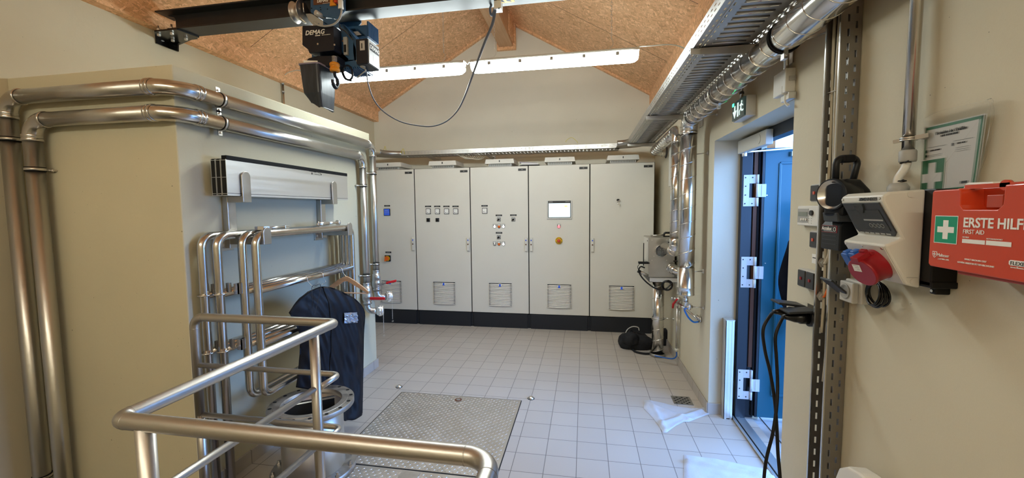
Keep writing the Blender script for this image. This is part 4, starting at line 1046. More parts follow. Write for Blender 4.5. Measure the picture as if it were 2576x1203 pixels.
MB().box((EX+0.014, y0-0.001, z0+0.02), (XR-0.01, y0, z1-0.01)).cyl((EX+0.035, y0, z0+0.03), (EX+0.035, y0-0.003, z0+0.03), 0.008, 12).build('side_cover', 'lgrey', t)
t = thing('conduit', (XR-0.03, cy-0.05, z1), 'short steel conduit rising from the exit sign behind the duct', 'conduit')
pc = at(1866, 235, X=XR-0.035)
MB().cyl((pc.x, pc.y, z1), (pc.x, pc.y, DZ+0.30), 0.009, 12).build('conduit_tube', 'steel_p', t); MB().lathe((pc.x, pc.y, pc.z-0.005), (0, 0, 1), [(0, 0.009), (0, 0.013), (0.014, 0.013), (0.014, 0.009)], 12).build('conduit_clip', 'dgrey', t)
# white control box with conduit, gland and contact cable above the door
GX = XR-0.045
pa, pb, pc = at(1946, 192, X=GX), at(1946, 248, X=GX), at(1971, 180, X=GX)
t = thing('control_box', (XR, pa.y, pb.z), 'small white box above the doorway with a steel conduit beside it', 'box')
MB().box((GX, pc.y-0.02, pb.z), (XR, pa.y, pa.z)).build('box_body', 'white', t, bev=0.004)
cy_ = at(1977, 200, X=XR-0.03).y
t = thing('conduit', (XR-0.03, cy_, 2.1), 'steel conduit dropping above the doorway from under the big duct to a white gland', 'conduit')
zg = at(1976, 232, X=XR-0.03).z
MB().cyl((XR-0.03, cy_, zg+0.02), (XR-0.03, cy_, 2.75), 0.0105, 14).build('conduit_tube', 'steel_p', t)
MB().lathe((XR-0.03, cy_, zg-0.012), (0, 0, 1), [(0, 0), (0, 0.016), (0.04, 0.016), (0.04, 0.012), (0.04, 0)], 16).build('gland', 'offwhite', t)
mb = MB().ring((XR-0.03, cy_, zg+0.055), (0, 0, 1), 0.013, 0.003, 20, 6).box((XR-0.03, cy_-0.035, zg+0.045), (XR-0.001, cy_-0.012, zg+0.065)); mb.build('pipe_clamp', 'zinc', t)
ce = at(1994, 262, X=XR-0.02)
o = MB().tube(spline([(XR-0.03, cy_, zg-0.01), (XR-0.03, cy_, zg-0.045), (XR-0.02, cy_-0.01, ce.z+0.002), (ce.x-0.01, ce.y+0.02, ce.z+0.004)], 6), 0.0055, 8)
tag(o.build('contact_cable', 'white'), 'short white cable bending from the conduit gland to the door contact', 'cable')
t = thing('door_contact', (ce.x, ce.y, ce.z), 'small white door contact at the top corner of the doorway', 'sensor')
MB().box((XR-0.03, YD0-0.01, ZD+0.002), (XR-0.001, YD0+0.07, ZD+0.028)).build('contact_body', 'white', t, bev=0.002)
MB().box((XR-0.034, YD0-0.02, ZD+0.0), (XR-0.002, YD0-0.01, ZD+0.03)).build('contact_nut', 'zinc', t)

# ------------------------------------------------------------------ vertical cable tray with cables
CY1, CY0, CX = -3.610, -3.702, 0.022
t = thing('vertical_cable_tray', (XR, CY0, 0), 'tall upright perforated cable tray on the wall beside the doorway', 'cable tray')
ls, hs = slots(3.4, 0.050, 0.026, 0.012)
for nm, y in (('flange', CY0), ('flange', CY1)):
    ud = Vector((1, 0, 0)); us_ = [0, 0.020, 0.027, 0.045, 0.052, XR-0.003-CX]
    h2 = [hh for hh in hs]
    mb = perforated(MB(), (CX, y, 0.0), ud, (0, 0, 1), us_, ls, lambda i, j: (i == 1 and j in hs) or (i == 3 and j not in hs and 1 < j < len(ls)-2))
    b = mb.build(nm, 'tray_dark', t, solid=0.0016)
mb = perforated(MB(), (XR-0.003, CY0, 0.0), (0, 1, 0), (0, 0, 1), [0, 0.018, 0.026, 0.066, 0.074, CY1-CY0], ls, lambda i, j: i in (1, 3) and j in hs); mb.build('back_sheet', 'tray_dark', t, solid=0.0015)
MB().box((CX-0.002, CY0-0.001, 0), (CX+0.002, CY0+0.007, 3.4)).build('lip', 'steel_p', t); MB().box((CX-0.002, CY1-0.007, 0), (CX+0.002, CY1+0.001, 3.4)).build('lip', 'steel_p', t)
random.seed(11)
for i in range(5):
    xx = CX+0.022+0.009*(i % 2); yy = CY1-0.014-0.013*i
    pts = [(xx+0.003*sin(k*1.3+i), yy+0.003*sin(k*0.9+2*i), z) for k, z in enumerate([1.62, 1.8, 1.98, 2.15, 2.35, 2.6, 2.9, 3.3])]
    if i < 3: pts = [(xx+0.002*sin(k*1.9+i), yy-0.004+0.004*cos(k+i), z) for k, z in enumerate([1.12+0.06*i, 1.25, 1.4])]+pts
    tag(MB().tube(spline(pts, 5), 0.0055, 8).build('riser_cable', 'cream_cable'), 'cream cables bundled side by side inside the upright perforated tray', 'cable', 'cables in the upright tray')
mb = MB().tube([(CX+0.01, CY1-0.004, 2.04), (CX+0.014, CY0+0.012, 2.035), (CX+0.034, CY0+0.01, 2.035)], 0.0016, 5)
tag(mb.build('cable_tie', 'offwhite'), 'pale cable tie around the cream cables in the upright tray', 'cable tie')
cgl = mb = MB()
for (px, py, lab) in ((2070, 661, 'grey cable gland with a pale cable in the upright tray, just below the lamp charger'), (2067, 745, 'grey cable gland with orange wires, lower one in the upright tray')):
    p = at(px, py, Y=CY1-0.004); p.x = max(p.x, CX+0.02)
    g = thing('cable_gland', p, lab, 'cable gland')
    MB().lathe(p+V(0, 0, 0), (0, -1, 0), [(0, 0), (0, 0.020), (0.006, 0.020), (0.006, 0.015), (0.016, 0.013), (0.016, 0)], 6, smooth=False).build('gland_nut', 'grey', g)
    MB().tube(spline([p+V(0, -0.01, 0), p+V(-0.006, -0.03, 0.004), p+V(0.0, -0.036, 0.035), p+V(0.006, -0.03, 0.075 if py < 700 else 0.03)], 6), 0.0055 if py < 700 else 0.0035, 8).build('gland_cable', 'cream_cable' if py < 700 else 'orange_s', g)
tag(MB().tube(spline([at(2084, 765, X=CX+0.02), at(2079, 840, X=CX+0.02), at(2076, 900, X=CX+0.02), at(2070, 960, X=CX+0.022)], 6), 0.004, 8).build('thin_cable', 'cream_cable'), 'single thin cream cable going down inside the lower upright tray', 'cable')

# ------------------------------------------------------------------ switches, thermostat, sockets left of the upright tray
def quad_on_wall(px0, py0, px1, py1, X):
    a = at(px0, (py0+py1)/2, X=X); b = at(px1, (py0+py1)/2, X=X); c = at((px0+px1)/2, py0, X=X); d = at((px0+px1)/2, py1, X=X)
    return b.y, a.y, d.z, c.z
def switch(px0, py0, px1, py1, label, double=False, y0f=None):
    SX = XR-0.040
    y0, y1, z0, z1 = quad_on_wall(px0, py0, px1, py1, SX)
    if y0f is not None: y0 = y0f
    t = thing('light_switch', (XR, (y0+y1)/2, z0), label, 'switch', 'grey rocker switches beside the upright tray')
    MB().box((SX+0.004, y0, z0), (XR, y1, z1)).build('switch_box', 'lgrey', t, bev=0.003)
    n = 2 if double else 1; w = (y1-y0)/n
    for k in range(n):
        a, b = y0+k*w+0.005, y0+(k+1)*w-0.005
        MB().prism([(SX+0.005, a, z0+0.005), (SX+0.005, b, z0+0.005), (SX+0.005, b, z1-0.005), (SX+0.005, a, z1-0.005)], (-0.006, 0, 0)).build('rocker', 'dgrey', t, bev=0.002)
        MB().box((SX-0.004, (a+b)/2-0.006, (z0+z1)/2-0.006), (SX-0.001, (a+b)/2+0.006, (z0+z1)/2+0.006)).build('red_window', 'cee' if double else 'aid', t)
switch(2037, 463, 2064, 508, 'single grey rocker switch with red window above the white thermostat', y0f=-3.555)
switch(2035, 582, 2064, 626, 'single grey rocker switch with red window below the white thermostat', y0f=-3.555)
switch(2005, 680, 2048, 727, 'double grey rocker switch with two dark red windows under the small white label', True)
TX = XR-0.026
y0, y1, z0, z1 = quad_on_wall(2006, 518, 2058, 568, TX); y0 = max(y0, -3.545)
t = thing('time_switch', (XR, (y0+y1)/2, z0), 'white wall thermostat with a small grey display and round buttons', 'thermostat')
MB().box((TX, y0, z0), (XR, y1, z1)).build('housing', 'white', t, bev=0.003)
ym = y1-(y1-y0)*0.56
MB().box((TX-0.001, ym, z0+0.012), (TX, y1-0.004, z1-0.012)).build('display_field', 'grey', t)
MB().box((TX-0.002, ym+0.008, z0+0.040), (TX-0.001, y1-0.010, z1-0.026)).build('lcd', 'lcd', t)
for k in range(3): 
    yb = ym+0.014+k*0.018; MB().cyl((TX-0.001, yb, z0+0.026), (TX-0.005, yb, z0+0.026), 0.0055, 12).build('round_button', 'white', t)
MB().cyl((TX, y0+0.045, z1-0.030), (TX-0.007, y0+0.045, z1-0.030), 0.011, 20).build('dark_dial', 'ink', t)
mb = MB()
for r in range(5):
    for k in range(2): mb.box((TX-0.0008, y0+0.045+k*0.020, z0+0.010+r*0.010), (TX, y0+0.051+k*0.020, z0+0.0125+r*0.010))
mb.build('button_marks', 'grey', t)
y0, y1, z0, z1 = quad_on_wall(2041, 640, 2060, 664, XR-0.004)
t = thing('wall_label', (XR, y0, z0), 'tiny white label on the wall between two rocker switches', 'label')
MB().box((XR-0.002, max(y0, -3.57), z0), (XR-0.0005, y1, z1)).build('label_card', 'print', t)
MB().box((XR-0.0026, y1-0.03, z0+0.022), (XR-0.002, y1-0.006, z0+0.026)).build('label_text', 'ink', t)
# double socket with raised lids
SX = XR-0.05
ys0, ys1 = -3.60, at(2000, 765, X=SX).y
zs = at(2040, 795, X=XR-0.03).z
t = thing('double_socket', (XR, -3.45, zs-0.05), 'grey double wall socket with two raised lids and black plugs', 'socket')
MB().box((XR-0.042, -3.595, zs-0.028), (XR, -3.420, zs+0.036)).build('socket_box', 'clear', t, bev=0.003)
for k, (ya, yb) in enumerate(((-3.508, -3.425), (-3.594, -3.512))):
    MB().prism([(XR-0.046, ya, zs+0.030), (XR-0.046, yb, zs+0.030), (XR-0.150, yb, zs+0.022+0.020*(1-k)), (XR-0.150, ya, zs+0.022+0.020*(1-k))], (0, 0, 0.010)).build('socket_lid', 'dgrey', t, bev=0.003)
    MB().cyl((XR-0.042, (ya+yb)/2, zs), (XR-0.060, (ya+yb)/2, zs), 0.034, 24).build('socket_face', 'dgrey', t)
def plug(y, label, pts):
    p = thing('mains_plug', (XR-0.1, y, zs-0.02), label, 'plug')
    MB().lathe((XR-0.062, y, zs), (-1, 0, 0.02), [(0, 0), (0, 0.025), (0.030, 0.025), (0.036, 0.021), (0.050, 0.020), (0.075, 0.012), (0.095, 0.009), (0.095, 0)], 24).build('plug_body', 'gloss', p)
    tag(MB().tube(spline([V(XR-0.150, y, zs+0.0015)]+pts, 8), 0.0062, 10).build('power_lead', 'black', loc=(XR-0.2, y, 0.6)), label.replace('black plug', 'black lead from the plug'), 'cable')
A2 = lambda px, py, X: at(px, py, X=X)
plug(-3.467, 'black plug under the farther socket lid beside the doorway', [A2(1939, 792, -0.125), A2(1920, 828, -0.165), A2(1924, 880, -0.15), A2(1938, 940, -0.13), A2(1949, 1010, -0.12), A2(1954, 1075, -0.12), A2(1957, 1140, -0.12), A2(1962, 1200, -0.12), A2(1966, 1300, -0.12)])
plug(-3.553, 'black plug under the nearer socket lid beside the upright tray', [A2(1966, 805, -0.10), A2(1951, 845, -0.13), A2(1953, 900, -0.125), A2(1956, 960, -0.12), A2(1954, 1020, -0.13), A2(1944, 1090, -0.15), A2(1929, 1150, -0.17), A2(1922, 1203, -0.18), A2(1918, 1290, -0.19)])

# stamped marks on the upright tray, earth wires on the back wall tray
trv = [o for o in bpy.data.objects if o.name == 'vertical_cable_tray'][0]
p = at(2118, 812, Y=CY0-0.0012); text('stamped_marks', 'CE 679160', p, (0, 0, 1), (-1, 0, 0), 0.012, 'grey', trv, extrude=0.0002)
for k, (px, py, px2, lab) in enumerate(((966, 374, 972, 'small yellow-green earth wire on the curved tray corner near the valve pipes'), (1010, 380, 1018, 'small yellow-green earth wire where the curved corner joins the back wall tray'), (1424, 352, 1452, 'thin yellow earth wire arching above the middle of the back wall tray'))):
    a = at(px, py+6, Y=0.093); b = at(px2, py+8, Y=0.093); m_ = at((px+px2)/2, py-6, Y=0.088)
    tag(MB().tube(spline([a, a+V(0.002, -0.006, 0.02), m_, b+V(0, -0.006, 0.016), b], 5), 0.003, 6).build('earth_wire', 'earth'), lab, 'wire')

# ------------------------------------------------------------------ socket distribution box
MY1, MY0 = -3.917, -4.100
t = thing('socket_distributor', (XR, (MY0+MY1)/2, 1.38), 'cream wall socket box with smoked window, one red and two blue outlets', 'socket box')
prof = [(0.030, 1.655), (-0.055, 1.650), (-0.071, 1.640), (-0.071, 1.624), (-0.020, 1.523), (-0.061, 1.503), (-0.004, 1.394), (0.030, 1.386)]
MB().prism([(x, MY0, z) for x, z in prof], (0, MY1-MY0, 0)).build('front_housing', 'offwhite', t, bev=0.006, seg=3)
o = MB().box((0.030, -4.132, 1.396), (XR, MY1+0.004, 1.655)).box((0.030, -4.136, 1.392), (XR, MY1, 1.410)).box((0.055, -4.115, 1.372), (XR, -4.095, 1.392)).build('black_base', 'black', t, bev=0.003)
MB().cyl((0.054, -4.105, 1.381), (0.052, -4.105, 1.381), 0.004, 10).build('base_screw', 'zinc', o)
def on_face(a, b, off):
    """a, b: (x, z) of upper and lower edge; returns f(u, w, lift): u from far to near, w downwards"""
    ax, az = a; bx, bz = b; d = Vector((bx-ax, 0, bz-az)); L = d.length; n = Vector((d.z, 0, -d.x)).normalized()
    if n.x > 0: n = -n
    return (lambda u, w, lift=0.0: Vector((ax, MY1+(MY0-MY1)*u, az))+d*w+n*(off+lift)), n
W1, n1 = on_face((-0.071, 1.624), (-0.020, 1.523), 0.0)
def facequad(F, n, pts, th, name, m, par, bev=0.0):
    return MB().prism([F(u, w) for u, w in pts], n*th).build(name, m, par, bev=bev)
wf = facequad(W1, n1, [(0.06, 0.02), (0.93, 0.02), (0.97, 0.84), (0.90, 0.95), (0.12, 0.90), (0.07, 0.80)], 0.004, 'window_frame', 'dgrey', t, 0.001)
MB().prism([W1(u, w, 0.0041) for u, w in [(0.13, 0.22), (0.86, 0.22), (0.89, 0.80), (0.14, 0.78)]], n1*0.0012).build('window_pane', 'smoke', wf)
mb = MB()
for k in range(4):
    p = W1(0.52+0.085*k, 0.66, 0.0056); mb.ring(p, n1, 0.006, 0.0006, 14, 4)
mb.prism([W1(0.42, 0.48, 0.0055), W1(0.85, 0.48, 0.0055), W1(0.85, 0.52, 0.0055), W1(0.42, 0.52, 0.0055)], n1*0.0006)
mb.build('breaker_outline', 'grey', wf)
facequad(lambda u, w: W1(u, w, 0.004), n1, [(0.35, 0.04), (0.57, 0.04), (0.57, 0.15), (0.50, 0.30), (0.42, 0.30), (0.35, 0.15)], 0.004, 'window_latch', 'smoke', wf)
mb = MB()
for k in range(6):
    u = 0.16+0.12*k; mb.prism([W1(u, 0.875, 0.004), W1(u+0.09, 0.88, 0.004), W1(u+0.09, 0.915, 0.004), W1(u, 0.91, 0.004)], n1*0.001)
mb.build('frame_highlights', 'grey', wf)
text('brand_lettering', 'MENNEKES', (-0.0725, MY1+(MY0-MY1)*0.55, 1.627), (0, -1, 0), (0, 0, 1), 0.0125, 'ink', t, bold=0.0003)
MB().box((-0.0722, MY1+(MY0-MY1)*0.535, 1.627), (-0.0712, MY1+(MY0-MY1)*0.535+0.008, 1.636)).build('brand_mark', 'ink', t)
mb = MB()
for u in (0.05, 0.47, 0.93): mb.cyl((-0.071, MY1+(MY0-MY1)*u, 1.632), (-0.0735, MY1+(MY0-MY1)*u, 1.632), 0.0036, 10)
W2, n2 = on_face((-0.061, 1.503), (-0.004, 1.394), 0.0)
for u, w in ((0.06, 0.08), (0.47, 0.08), (0.92, 0.08)):
    p = W2(u, w); mb.cyl(p, p+n2*0.003, 0.0036, 10)
mb.build('cover_screws', 'zinc', t)
mb = MB(); p = V(0.012, MY0, 1.404); mb.cyl(p, p+V(0, -0.002, 0), 0.008, 16); p = V(-0.005, MY0, 1.642); mb.cyl(p, p+V(0, -0.002, 0), 0.009, 16); mb.build('corner_screws', 'offwhite', t)
MB().box((-0.004, MY0-0.0008, 1.4145), (0.022, MY0, 1.416)).build('housing_seam', 'grey', t)
facequad(W2, n2, [(0.03, 0.03), (0.97, 0.03), (0.97, 0.97), (0.10, 0.97)], 0.0015, 'socket_panel', 'offwhite', t, 0.0005)
# red five-pole outlet
c = W2(0.66, 0.52, 0.0); ax = (n2+V(0, -0.22, 0)).normalized()
mb = MB().lathe(c, ax, [(0, 0.044), (0.004, 0.047), (0.010, 0.044), (0.050, 0.040), (0.052, 0.043), (0.058, 0.0425), (0.060, 0.040), (0.060, 0.0)], 36)
r5 = mb.build('red_outlet', 'cee', t)
up = V(0, 0, 1)-ax*ax.z; up.normalize(); sd = ax.cross(up)
mb = MB().obox(c+ax*0.045+up*0.045, ax*0.020, up*0.007, sd*0.012).obox(c+ax*0.030+up*0.052, ax*0.006, up*0.008, sd*0.009).cyl(c+ax*0.020+up*0.044-sd*0.015, c+ax*0.020+up*0.044+sd*0.015, 0.006, 10)
mb.build('flap_hinge', 'cee', r5, bev=0.001)
MB().prism([c+ax*0.0605+up*a+sd*b for a, b in ((0.026, -0.004), (0.026, 0.020), (0.004, 0.020), (0.004, -0.004))], ax*0.0006).build('rating_sticker', 'print', r5)
mb = MB()
for k in range(3): mb.prism([c+ax*0.0612+up*(0.022-0.006*k)+sd*b+up*e for b, e in ((0.0, 0), (0.016-0.004*k, 0), (0.016-0.004*k, 0.0015), (0.0, 0.0015))], ax*0.0003)
mb.build('sticker_text', 'grey', r5)
# two blue outlets
for k, (u, w) in enumerate(((0.115, 0.44), (0.33, 0.40))):
    c = W2(u, w); a2 = (n2+V(0, 0.05, 0)).normalized(); up = (V(0, 0, 1)-a2*a2.z).normalized(); sd = a2.cross(up)
    pts = [(-0.026+0.0, 0.015), (-0.018, 0.024), (0.018, 0.026), (0.022, 0.018), (0.022, -0.018), (0.018, -0.026), (-0.018, -0.024), (-0.026, -0.015)]
    MB().prism([c+up*(a*1.0)+sd*(b*0.78) for a, b in pts], a2*0.026).obox(c+up*0.024+a2*0.012, a2*0.010, up*0.004, sd*0.010).build('blue_outlet', 'blue', t, bev=0.003)
# gland and cable on top, conduit above
KX, KY = 0.056, -3.990
c = thing('conduit', (KX, KY, 1.66), 'steel conduit dropping into the top of the socket box beside the poster', 'conduit')
zc = at(2293, 392, X=KX).z
MB().cyl((KX, KY, zc), (KX, KY, 3.35), 0.0148, 20).build('conduit_tube', 'steel_p', c)
MB().lathe((KX, KY, zc-0.016), (0, 0, 1), [(0, 0.0), (0, 0.019), (0.004, 0.020), (0.030, 0.020), (0.034, 0.018), (0.034, 0)], 24).build('end_sleeve', 'grey', c)
zk = at(2290, 352, X=KX).z
mb = MB().ring((KX, KY, zk), (0, 0, 1), 0.0175, 0.003, 24, 6).ring((KX, KY, zk+0.006), (0, 0, 1), 0.0175, 0.003, 24, 6).bar((KX+0.006, KY-0.018, zk+0.004), (KX+0.02, KY-0.045, zk+0.006), 0.012, 0.012).bar((KX-0.01, KY+0.016, zk+0.002), (KX-0.018, KY+0.03, zk), 0.010, 0.010).cyl((XR-0.001, KY-0.03, zk), (KX+0.01, KY-0.03, zk+0.002), 0.005, 8)
mb.build('pipe_clamp', 'zinc', c)
g0 = V(0.048, -3.972, 1.655)
cb = MB().tube(spline([V(KX, KY, zc-0.012), V(KX-0.003, KY+0.004, zc-0.035), g0+V(-0.002, 0, 0.035), g0+V(0, 0, 0.0)], 6), [0.0105]*19, 12)
tag(cb.build('supply_cable', 'white'), 'thick white supply cable between the conduit sleeve and the socket box', 'cable')
g = thing('cable_gland', g0, 'round grey cable gland on top of the cream socket box', 'cable gland')
MB().lathe(g0+V(0, 0, 0.0), (0, 0, 1), [(0, 0.025), (0.012, 0.026), (0.018, 0.022), (0.024, 0.018), (0.024, 0.0)], 28).build('gland_body', 'grey', g)
for zz, l in ((zc-0.018, 'black cable tie round the white supply cable, just under the conduit sleeve'), (1.684, 'black cable tie round the white supply cable, just above the round gland')):
    yy = KY+0.001 if zz > 1.7 else -3.975
    tag(MB().ring((0.052, yy, zz), (0, 0.1, 1), 0.0115, 0.0018, 20, 6).cyl((0.045, yy-0.01, zz), (0.04, yy-0.028, zz+0.002), 0.0025, 6).build('cable_tie', 'black'), l, 'cable tie')

# ------------------------------------------------------------------ hand lamp in its charger
TY = -3.850
t = thing('hand_lamp', (0.0, TY, 1.57), 'black hand lamp with a round silver reflector, standing in its wall charger', 'hand lamp')
la = V(-0.930, -0.368, 0).normalized(); ls = V(-la.y, la.x, 0)      # the way it shines, and sideways
LO = V(-0.010, TY+0.020, 0)
def LP(a, b, z): return LO+la*a+ls*b+V(0, 0, z)
lc = LP(0.062, 0, 1.651)
MB().lathe(lc-la*0.09, la, [(0, 0.0), (0, 0.038), (0.030, 0.044), (0.055, 0.050), (0.085, 0.0530), (0.090, 0.052), (0.090, 0.049), (0.088, 0.048)], 36).build('lamp_head', 'black', t)
MB().lathe(lc, -la, [(0, 0.048), (0.010, 0.041), (0.022, 0.026), (0.028, 0.010), (0.029, 0.0)], 36).build('reflector', 'chrome', t)
MB().cyl(lc-la*0.012, lc-la*0.030, 0.006, 12).build('bulb', 'glass', t)
MB().cyl(lc-la*0.001, lc+la*0.0005, 0.0485, 36).build('lens', 'clear', t)
hb = [(0.052, 1.580), (-0.045, 1.580), (-0.072, 1.605), (-0.078, 1.640), (-0.060, 1.668), (-0.020, 1.700), (0.035, 1.702), (0.050, 1.690)]
MB().prism([LP(x, -0.034, z) for x, z in hb], ls*0.068).build('lamp_body', 'black', t, bev=0.012, seg=3)
hd = fillet([LP(0.045, 0, 1.690), LP(0.045, 0, 1.768), LP(-0.030, 0, 1.772), LP(-0.042, 0, 1.758), LP(-0.022, 0, 1.680)], 0.018, 5)
MB().tube(hd, 0.0100, 14).build('handle', 'black', t)
MB().bar(LP(0.030, 0, 1.768), LP(-0.022, 0, 1.771), 0.030, 0.026).build('handle_grip', 'rubber', t, bev=0.009, seg=3)
b = thing('lamp_charger', (XR-0.05, -3.78, 1.45), 'black charger base with a small red label, below the hand lamp', 'charger')
bx = -0.034; ya, yb = -3.742, -3.850
MB().prism([(bx, yb, 1.462), (0.072, yb, 1.462), (0.072, yb, 1.60), (0.045, yb, 1.60), (0.038, yb, 1.572), (bx+0.010, yb, 1.560), (bx, yb, 1.545)], (0, ya-yb, 0)).build('charger_body', 'black', b, bev=0.005, seg=3)
MB().prism([(-0.050, TY-0.02, 1.560), (0.045, TY-0.02, 1.560), (0.045, TY-0.02, 1.590), (-0.056, TY-0.02, 1.592)], (0, 0.085, 0)).build('charger_cradle', 'dgrey', b, bev=0.004)
lb = MB().box((bx-0.001, yb+0.014, 1.522), (bx, ya-0.004, 1.546)).build('label', 'cee', b)
MB().box((bx-0.0014, yb+0.017, 1.5235), (bx-0.001, ya-0.006, 1.5445)).build('label_field', 'gloss', lb)
text('brand_lettering', 'Acculux', (bx-0.0018, ya-0.008, 1.530), (0, -1, 0), (0, 0, 1), 0.0175, 'print', lb, bold=0.0003)
MB().box((bx-0.0017, yb+0.034, 1.5258), (bx-0.0014, ya-0.02, 1.5272)).build('subtitle_line', 'silver', lb)
MB().ring((bx-0.0016, yb+0.026, 1.534), (1, 0, 0), 0.0065, 0.0008, 16, 5).build('label_mark', 'print', lb)
mb = MB()
for k in range(3): mb.box((bx-0.0012, yb+0.016, 1.482+0.014*k), (bx, ya-0.012, 1.4835+0.014*k))
mb.build('front_grooves', 'dgrey', b)
# single socket with lifted lid
pz = 1.318
t = thing('wall_socket', (XR, -3.80, pz-0.03), 'single grey wall socket with its black lid hanging open, below the socket box', 'socket')
MB().box((0.040, -3.850, pz-0.036), (XR, -3.762, pz+0.040)).build('socket_box', 'lgrey', t, bev=0.004)
MB().box((0.020, -3.836, pz-0.036), (0.040, -3.766, pz+0.034)).build('socket_front', 'lgrey', t, bev=0.004)
MB().lathe((0.019, -3.80, pz), (-1, 0, 0), [(0, 0.024), (0.002, 0.026), (0.004, 0.024), (0.0, 0.020), (0.0, 0.0)], 24).build('socket_ring', 'grey', t)
MB().obox((0.0, -3.775, pz+0.012), (0.030, 0, -0.026), (0, 0.034, 0), (0.002, 0, 0.003)).build('open_lid', 'dgrey', t, bev=0.002)
mb = MB(); cc = V(0.052, -3.902, 1.330)
for k in range(5): mb.ring(cc+V(0.004*k-0.01, 0.002*(k % 3), 0.001*(k % 2)), (1, 0.25*(k-2)*0.3, 0.08*(k-2)), 0.036+0.0035*(k % 3), 0.0036, 30, 7)
tag(mb.build('cable_coil', 'gloss'), 'small coil of thin black cable hanging under the cream socket box', 'cable coil')
tag(MB().ring((0.040, -3.892, 1.366), (0, 1, 0.6), 0.008, 0.003, 14, 6).build('cable_tie', 'white'), 'white tie holding the thin coil of black cable under the socket box', 'cable tie')
tag(MB().tube(spline([(0.06, -3.80, 1.375), (0.045, -3.85, 1.378), (0.045, -3.885, 1.366)], 6), 0.0035, 6).build('thin_lead', 'black'), 'thin black lead crossing from the coil to behind the open wall socket', 'cable')
# white housing low on the wall
t = thing('wall_housing', (0.04, -3.97, 0.6), 'rounded top of a white and grey housing on the wall, at the photo bottom', 'housing')
MB().prism([(-0.015, y, z) for y, z in ((-3.845, 0.55), (-3.845, 0.655), (-3.870, 0.720), (-3.915, 0.755), (-3.965, 0.766), (-3.992, 0.768), (-3.992, 0.55))], (0.06, 0, 0)).build('white_cover', 'white', t, bev=0.008, seg=3)
MB().prism([(-0.010, y, z) for y, z in ((-3.990, 0.55), (-3.990, 0.768), (-4.012, 0.764), (-4.030, 0.745), (-4.036, 0.715), (-4.036, 0.55))], (XR-0.001+0.010, 0, 0)).build('grey_side', 'grey', t, bev=0.004)

# ------------------------------------------------------------------ first aid case
AX = -0.030; AY1, AY0 = -4.203, -4.475; AZ0, AZ1 = 1.462, 1.648
t = thing('first_aid_case', (XR, -4.33, AZ0), 'orange-red first aid case with white cross lettering, mounted on the wall', 'first aid kit')
h0, h1 = at(2414, 490, X=AX).y, at(2527, 480, X=AX).y; hz_ = at(2470, 527, X=AX).z
pts = [(AY1, AZ0+0.006), (AY1, AZ1-0.004), (AY1-0.004, AZ1), (h0, AZ1+0.0005), (h0-0.003, hz_+0.010), (h0-0.012, hz_), (h1+0.012, hz_), (h1+0.002, hz_+0.010), (h1, AZ1+0.004), (AY0, AZ1+0.006), (AY0, AZ0-0.004), (AY1-0.006, AZ0)]
MB().prism([(AX, y, z) for y, z in pts], (0.048, 0, 0)).build('case_lid', 'aid', t, bev=0.004, seg=3)
MB().box((AX+0.047, AY0, AZ0), (0.066, AY1-0.004, AZ1+0.004)).build('case_body', 'aid', t, bev=0.004, seg=3)
MB().box((AX+0.006, h1-0.002, hz_-0.002), (AX+0.048, h1-0.0, hz_+0.040)).box((AX+0.002, (h0+h1)/2-0.012, hz_+0.004), (AX+0.046, h1+0.004, hz_+0.030)).build('handle_catch', 'aid_dark', t, bev=0.002)
mb = MB(); hp = at(2545, 462, X=AX+0.03); mb.lathe(V(AX+0.026, hp.y, AZ1+0.004), (-1, 0, 0), [(0, 0), (0, 0.011), (0.008, 0.011), (0.008, 0)], 20).box((AX+0.018, h0+0.012, AZ1), (AX+0.03, AY0, AZ1+0.009)); mb.build('top_flange', 'aid', t)
MB().box((AX+0.02, AY0, AZ0-0.012), (0.066, AY1-0.055, AZ0)).build('bottom_latch', 'aid_dark', t, bev=0.003)
MB().box((0.066, AY0, AZ0+0.01), (XR, AY1-0.01, AZ1-0.02)).build('wall_holder', 'black', t)
xf = AX-0.0006
def AP(px, py): p = at(px, py, X=xf); return p.y, p.z
def facebox(px0, py0, px1, py1, m, name, par, lift=0.0004):
    """rectangle given by its corners on the case front"""
    ya_, za_ = AP(px0, py0); yb_, zb_ = AP(px1, py1); return MB().box((xf-lift, ya_, za_), (xf, yb_, zb_)).build(name, m, par)
ya_, yb_ = AP(2351, 580)[0], AP(2409, 580)[0]; za_, zb_ = AP(2380, 543)[1], AP(2380, 613)[1]
cr = MB().box((xf-0.0003, ya_, zb_), (xf, yb_, za_)).build('cross_field', 'print', t)
e = 0.0016; MB().box((xf-0.0006, ya_-e, zb_+e), (xf-0.0003, yb_+e, za_-e)).build('green_field', 'green', cr)
cy_, cz_ = (ya_+yb_)/2, (za_+zb_)/2; s = (za_-zb_)
a_, b2 = 0.105*s, 0.34*s
MB().prism([(xf-0.0009, cy_+u, cz_+v) for u, v in ((-a_, -b2), (a_, -b2), (a_, -a_), (b2, -a_), (b2, a_), (a_, a_), (a_, b2), (-a_, b2), (-a_, a_), (-b2, a_), (-b2, -a_), (-a_, -a_))], (0.0003, 0, 0)).build('white_cross', 'print', cr)
def ctext(name, s_, px, py, size, m='print', par=None, **k):
    y, z = AP(px, py); return text(name, s_, (xf-0.0003, y, z), (0, -1, 0), (0, 0, 1), size, m, par or t, **k)
def fit_text(name, s_, pxa, pxb, py, m='print', par=None, size=0.02, **k):
    """one line between two surveyed points on the case front"""
    ya, z = AP(pxa, py); yb, _ = AP(pxb, py); o = ctext(name, s_, pxa, py, size, m, par, **k)
    ys = [v.co.y for v in o.data.vertices]; w = max(ys)-min(ys); f = (ya-yb)/w; base = ya-org(o.parent).y
    for v in o.data.vertices: v.co.y = base+(v.co.y-max(ys))*f
    return o
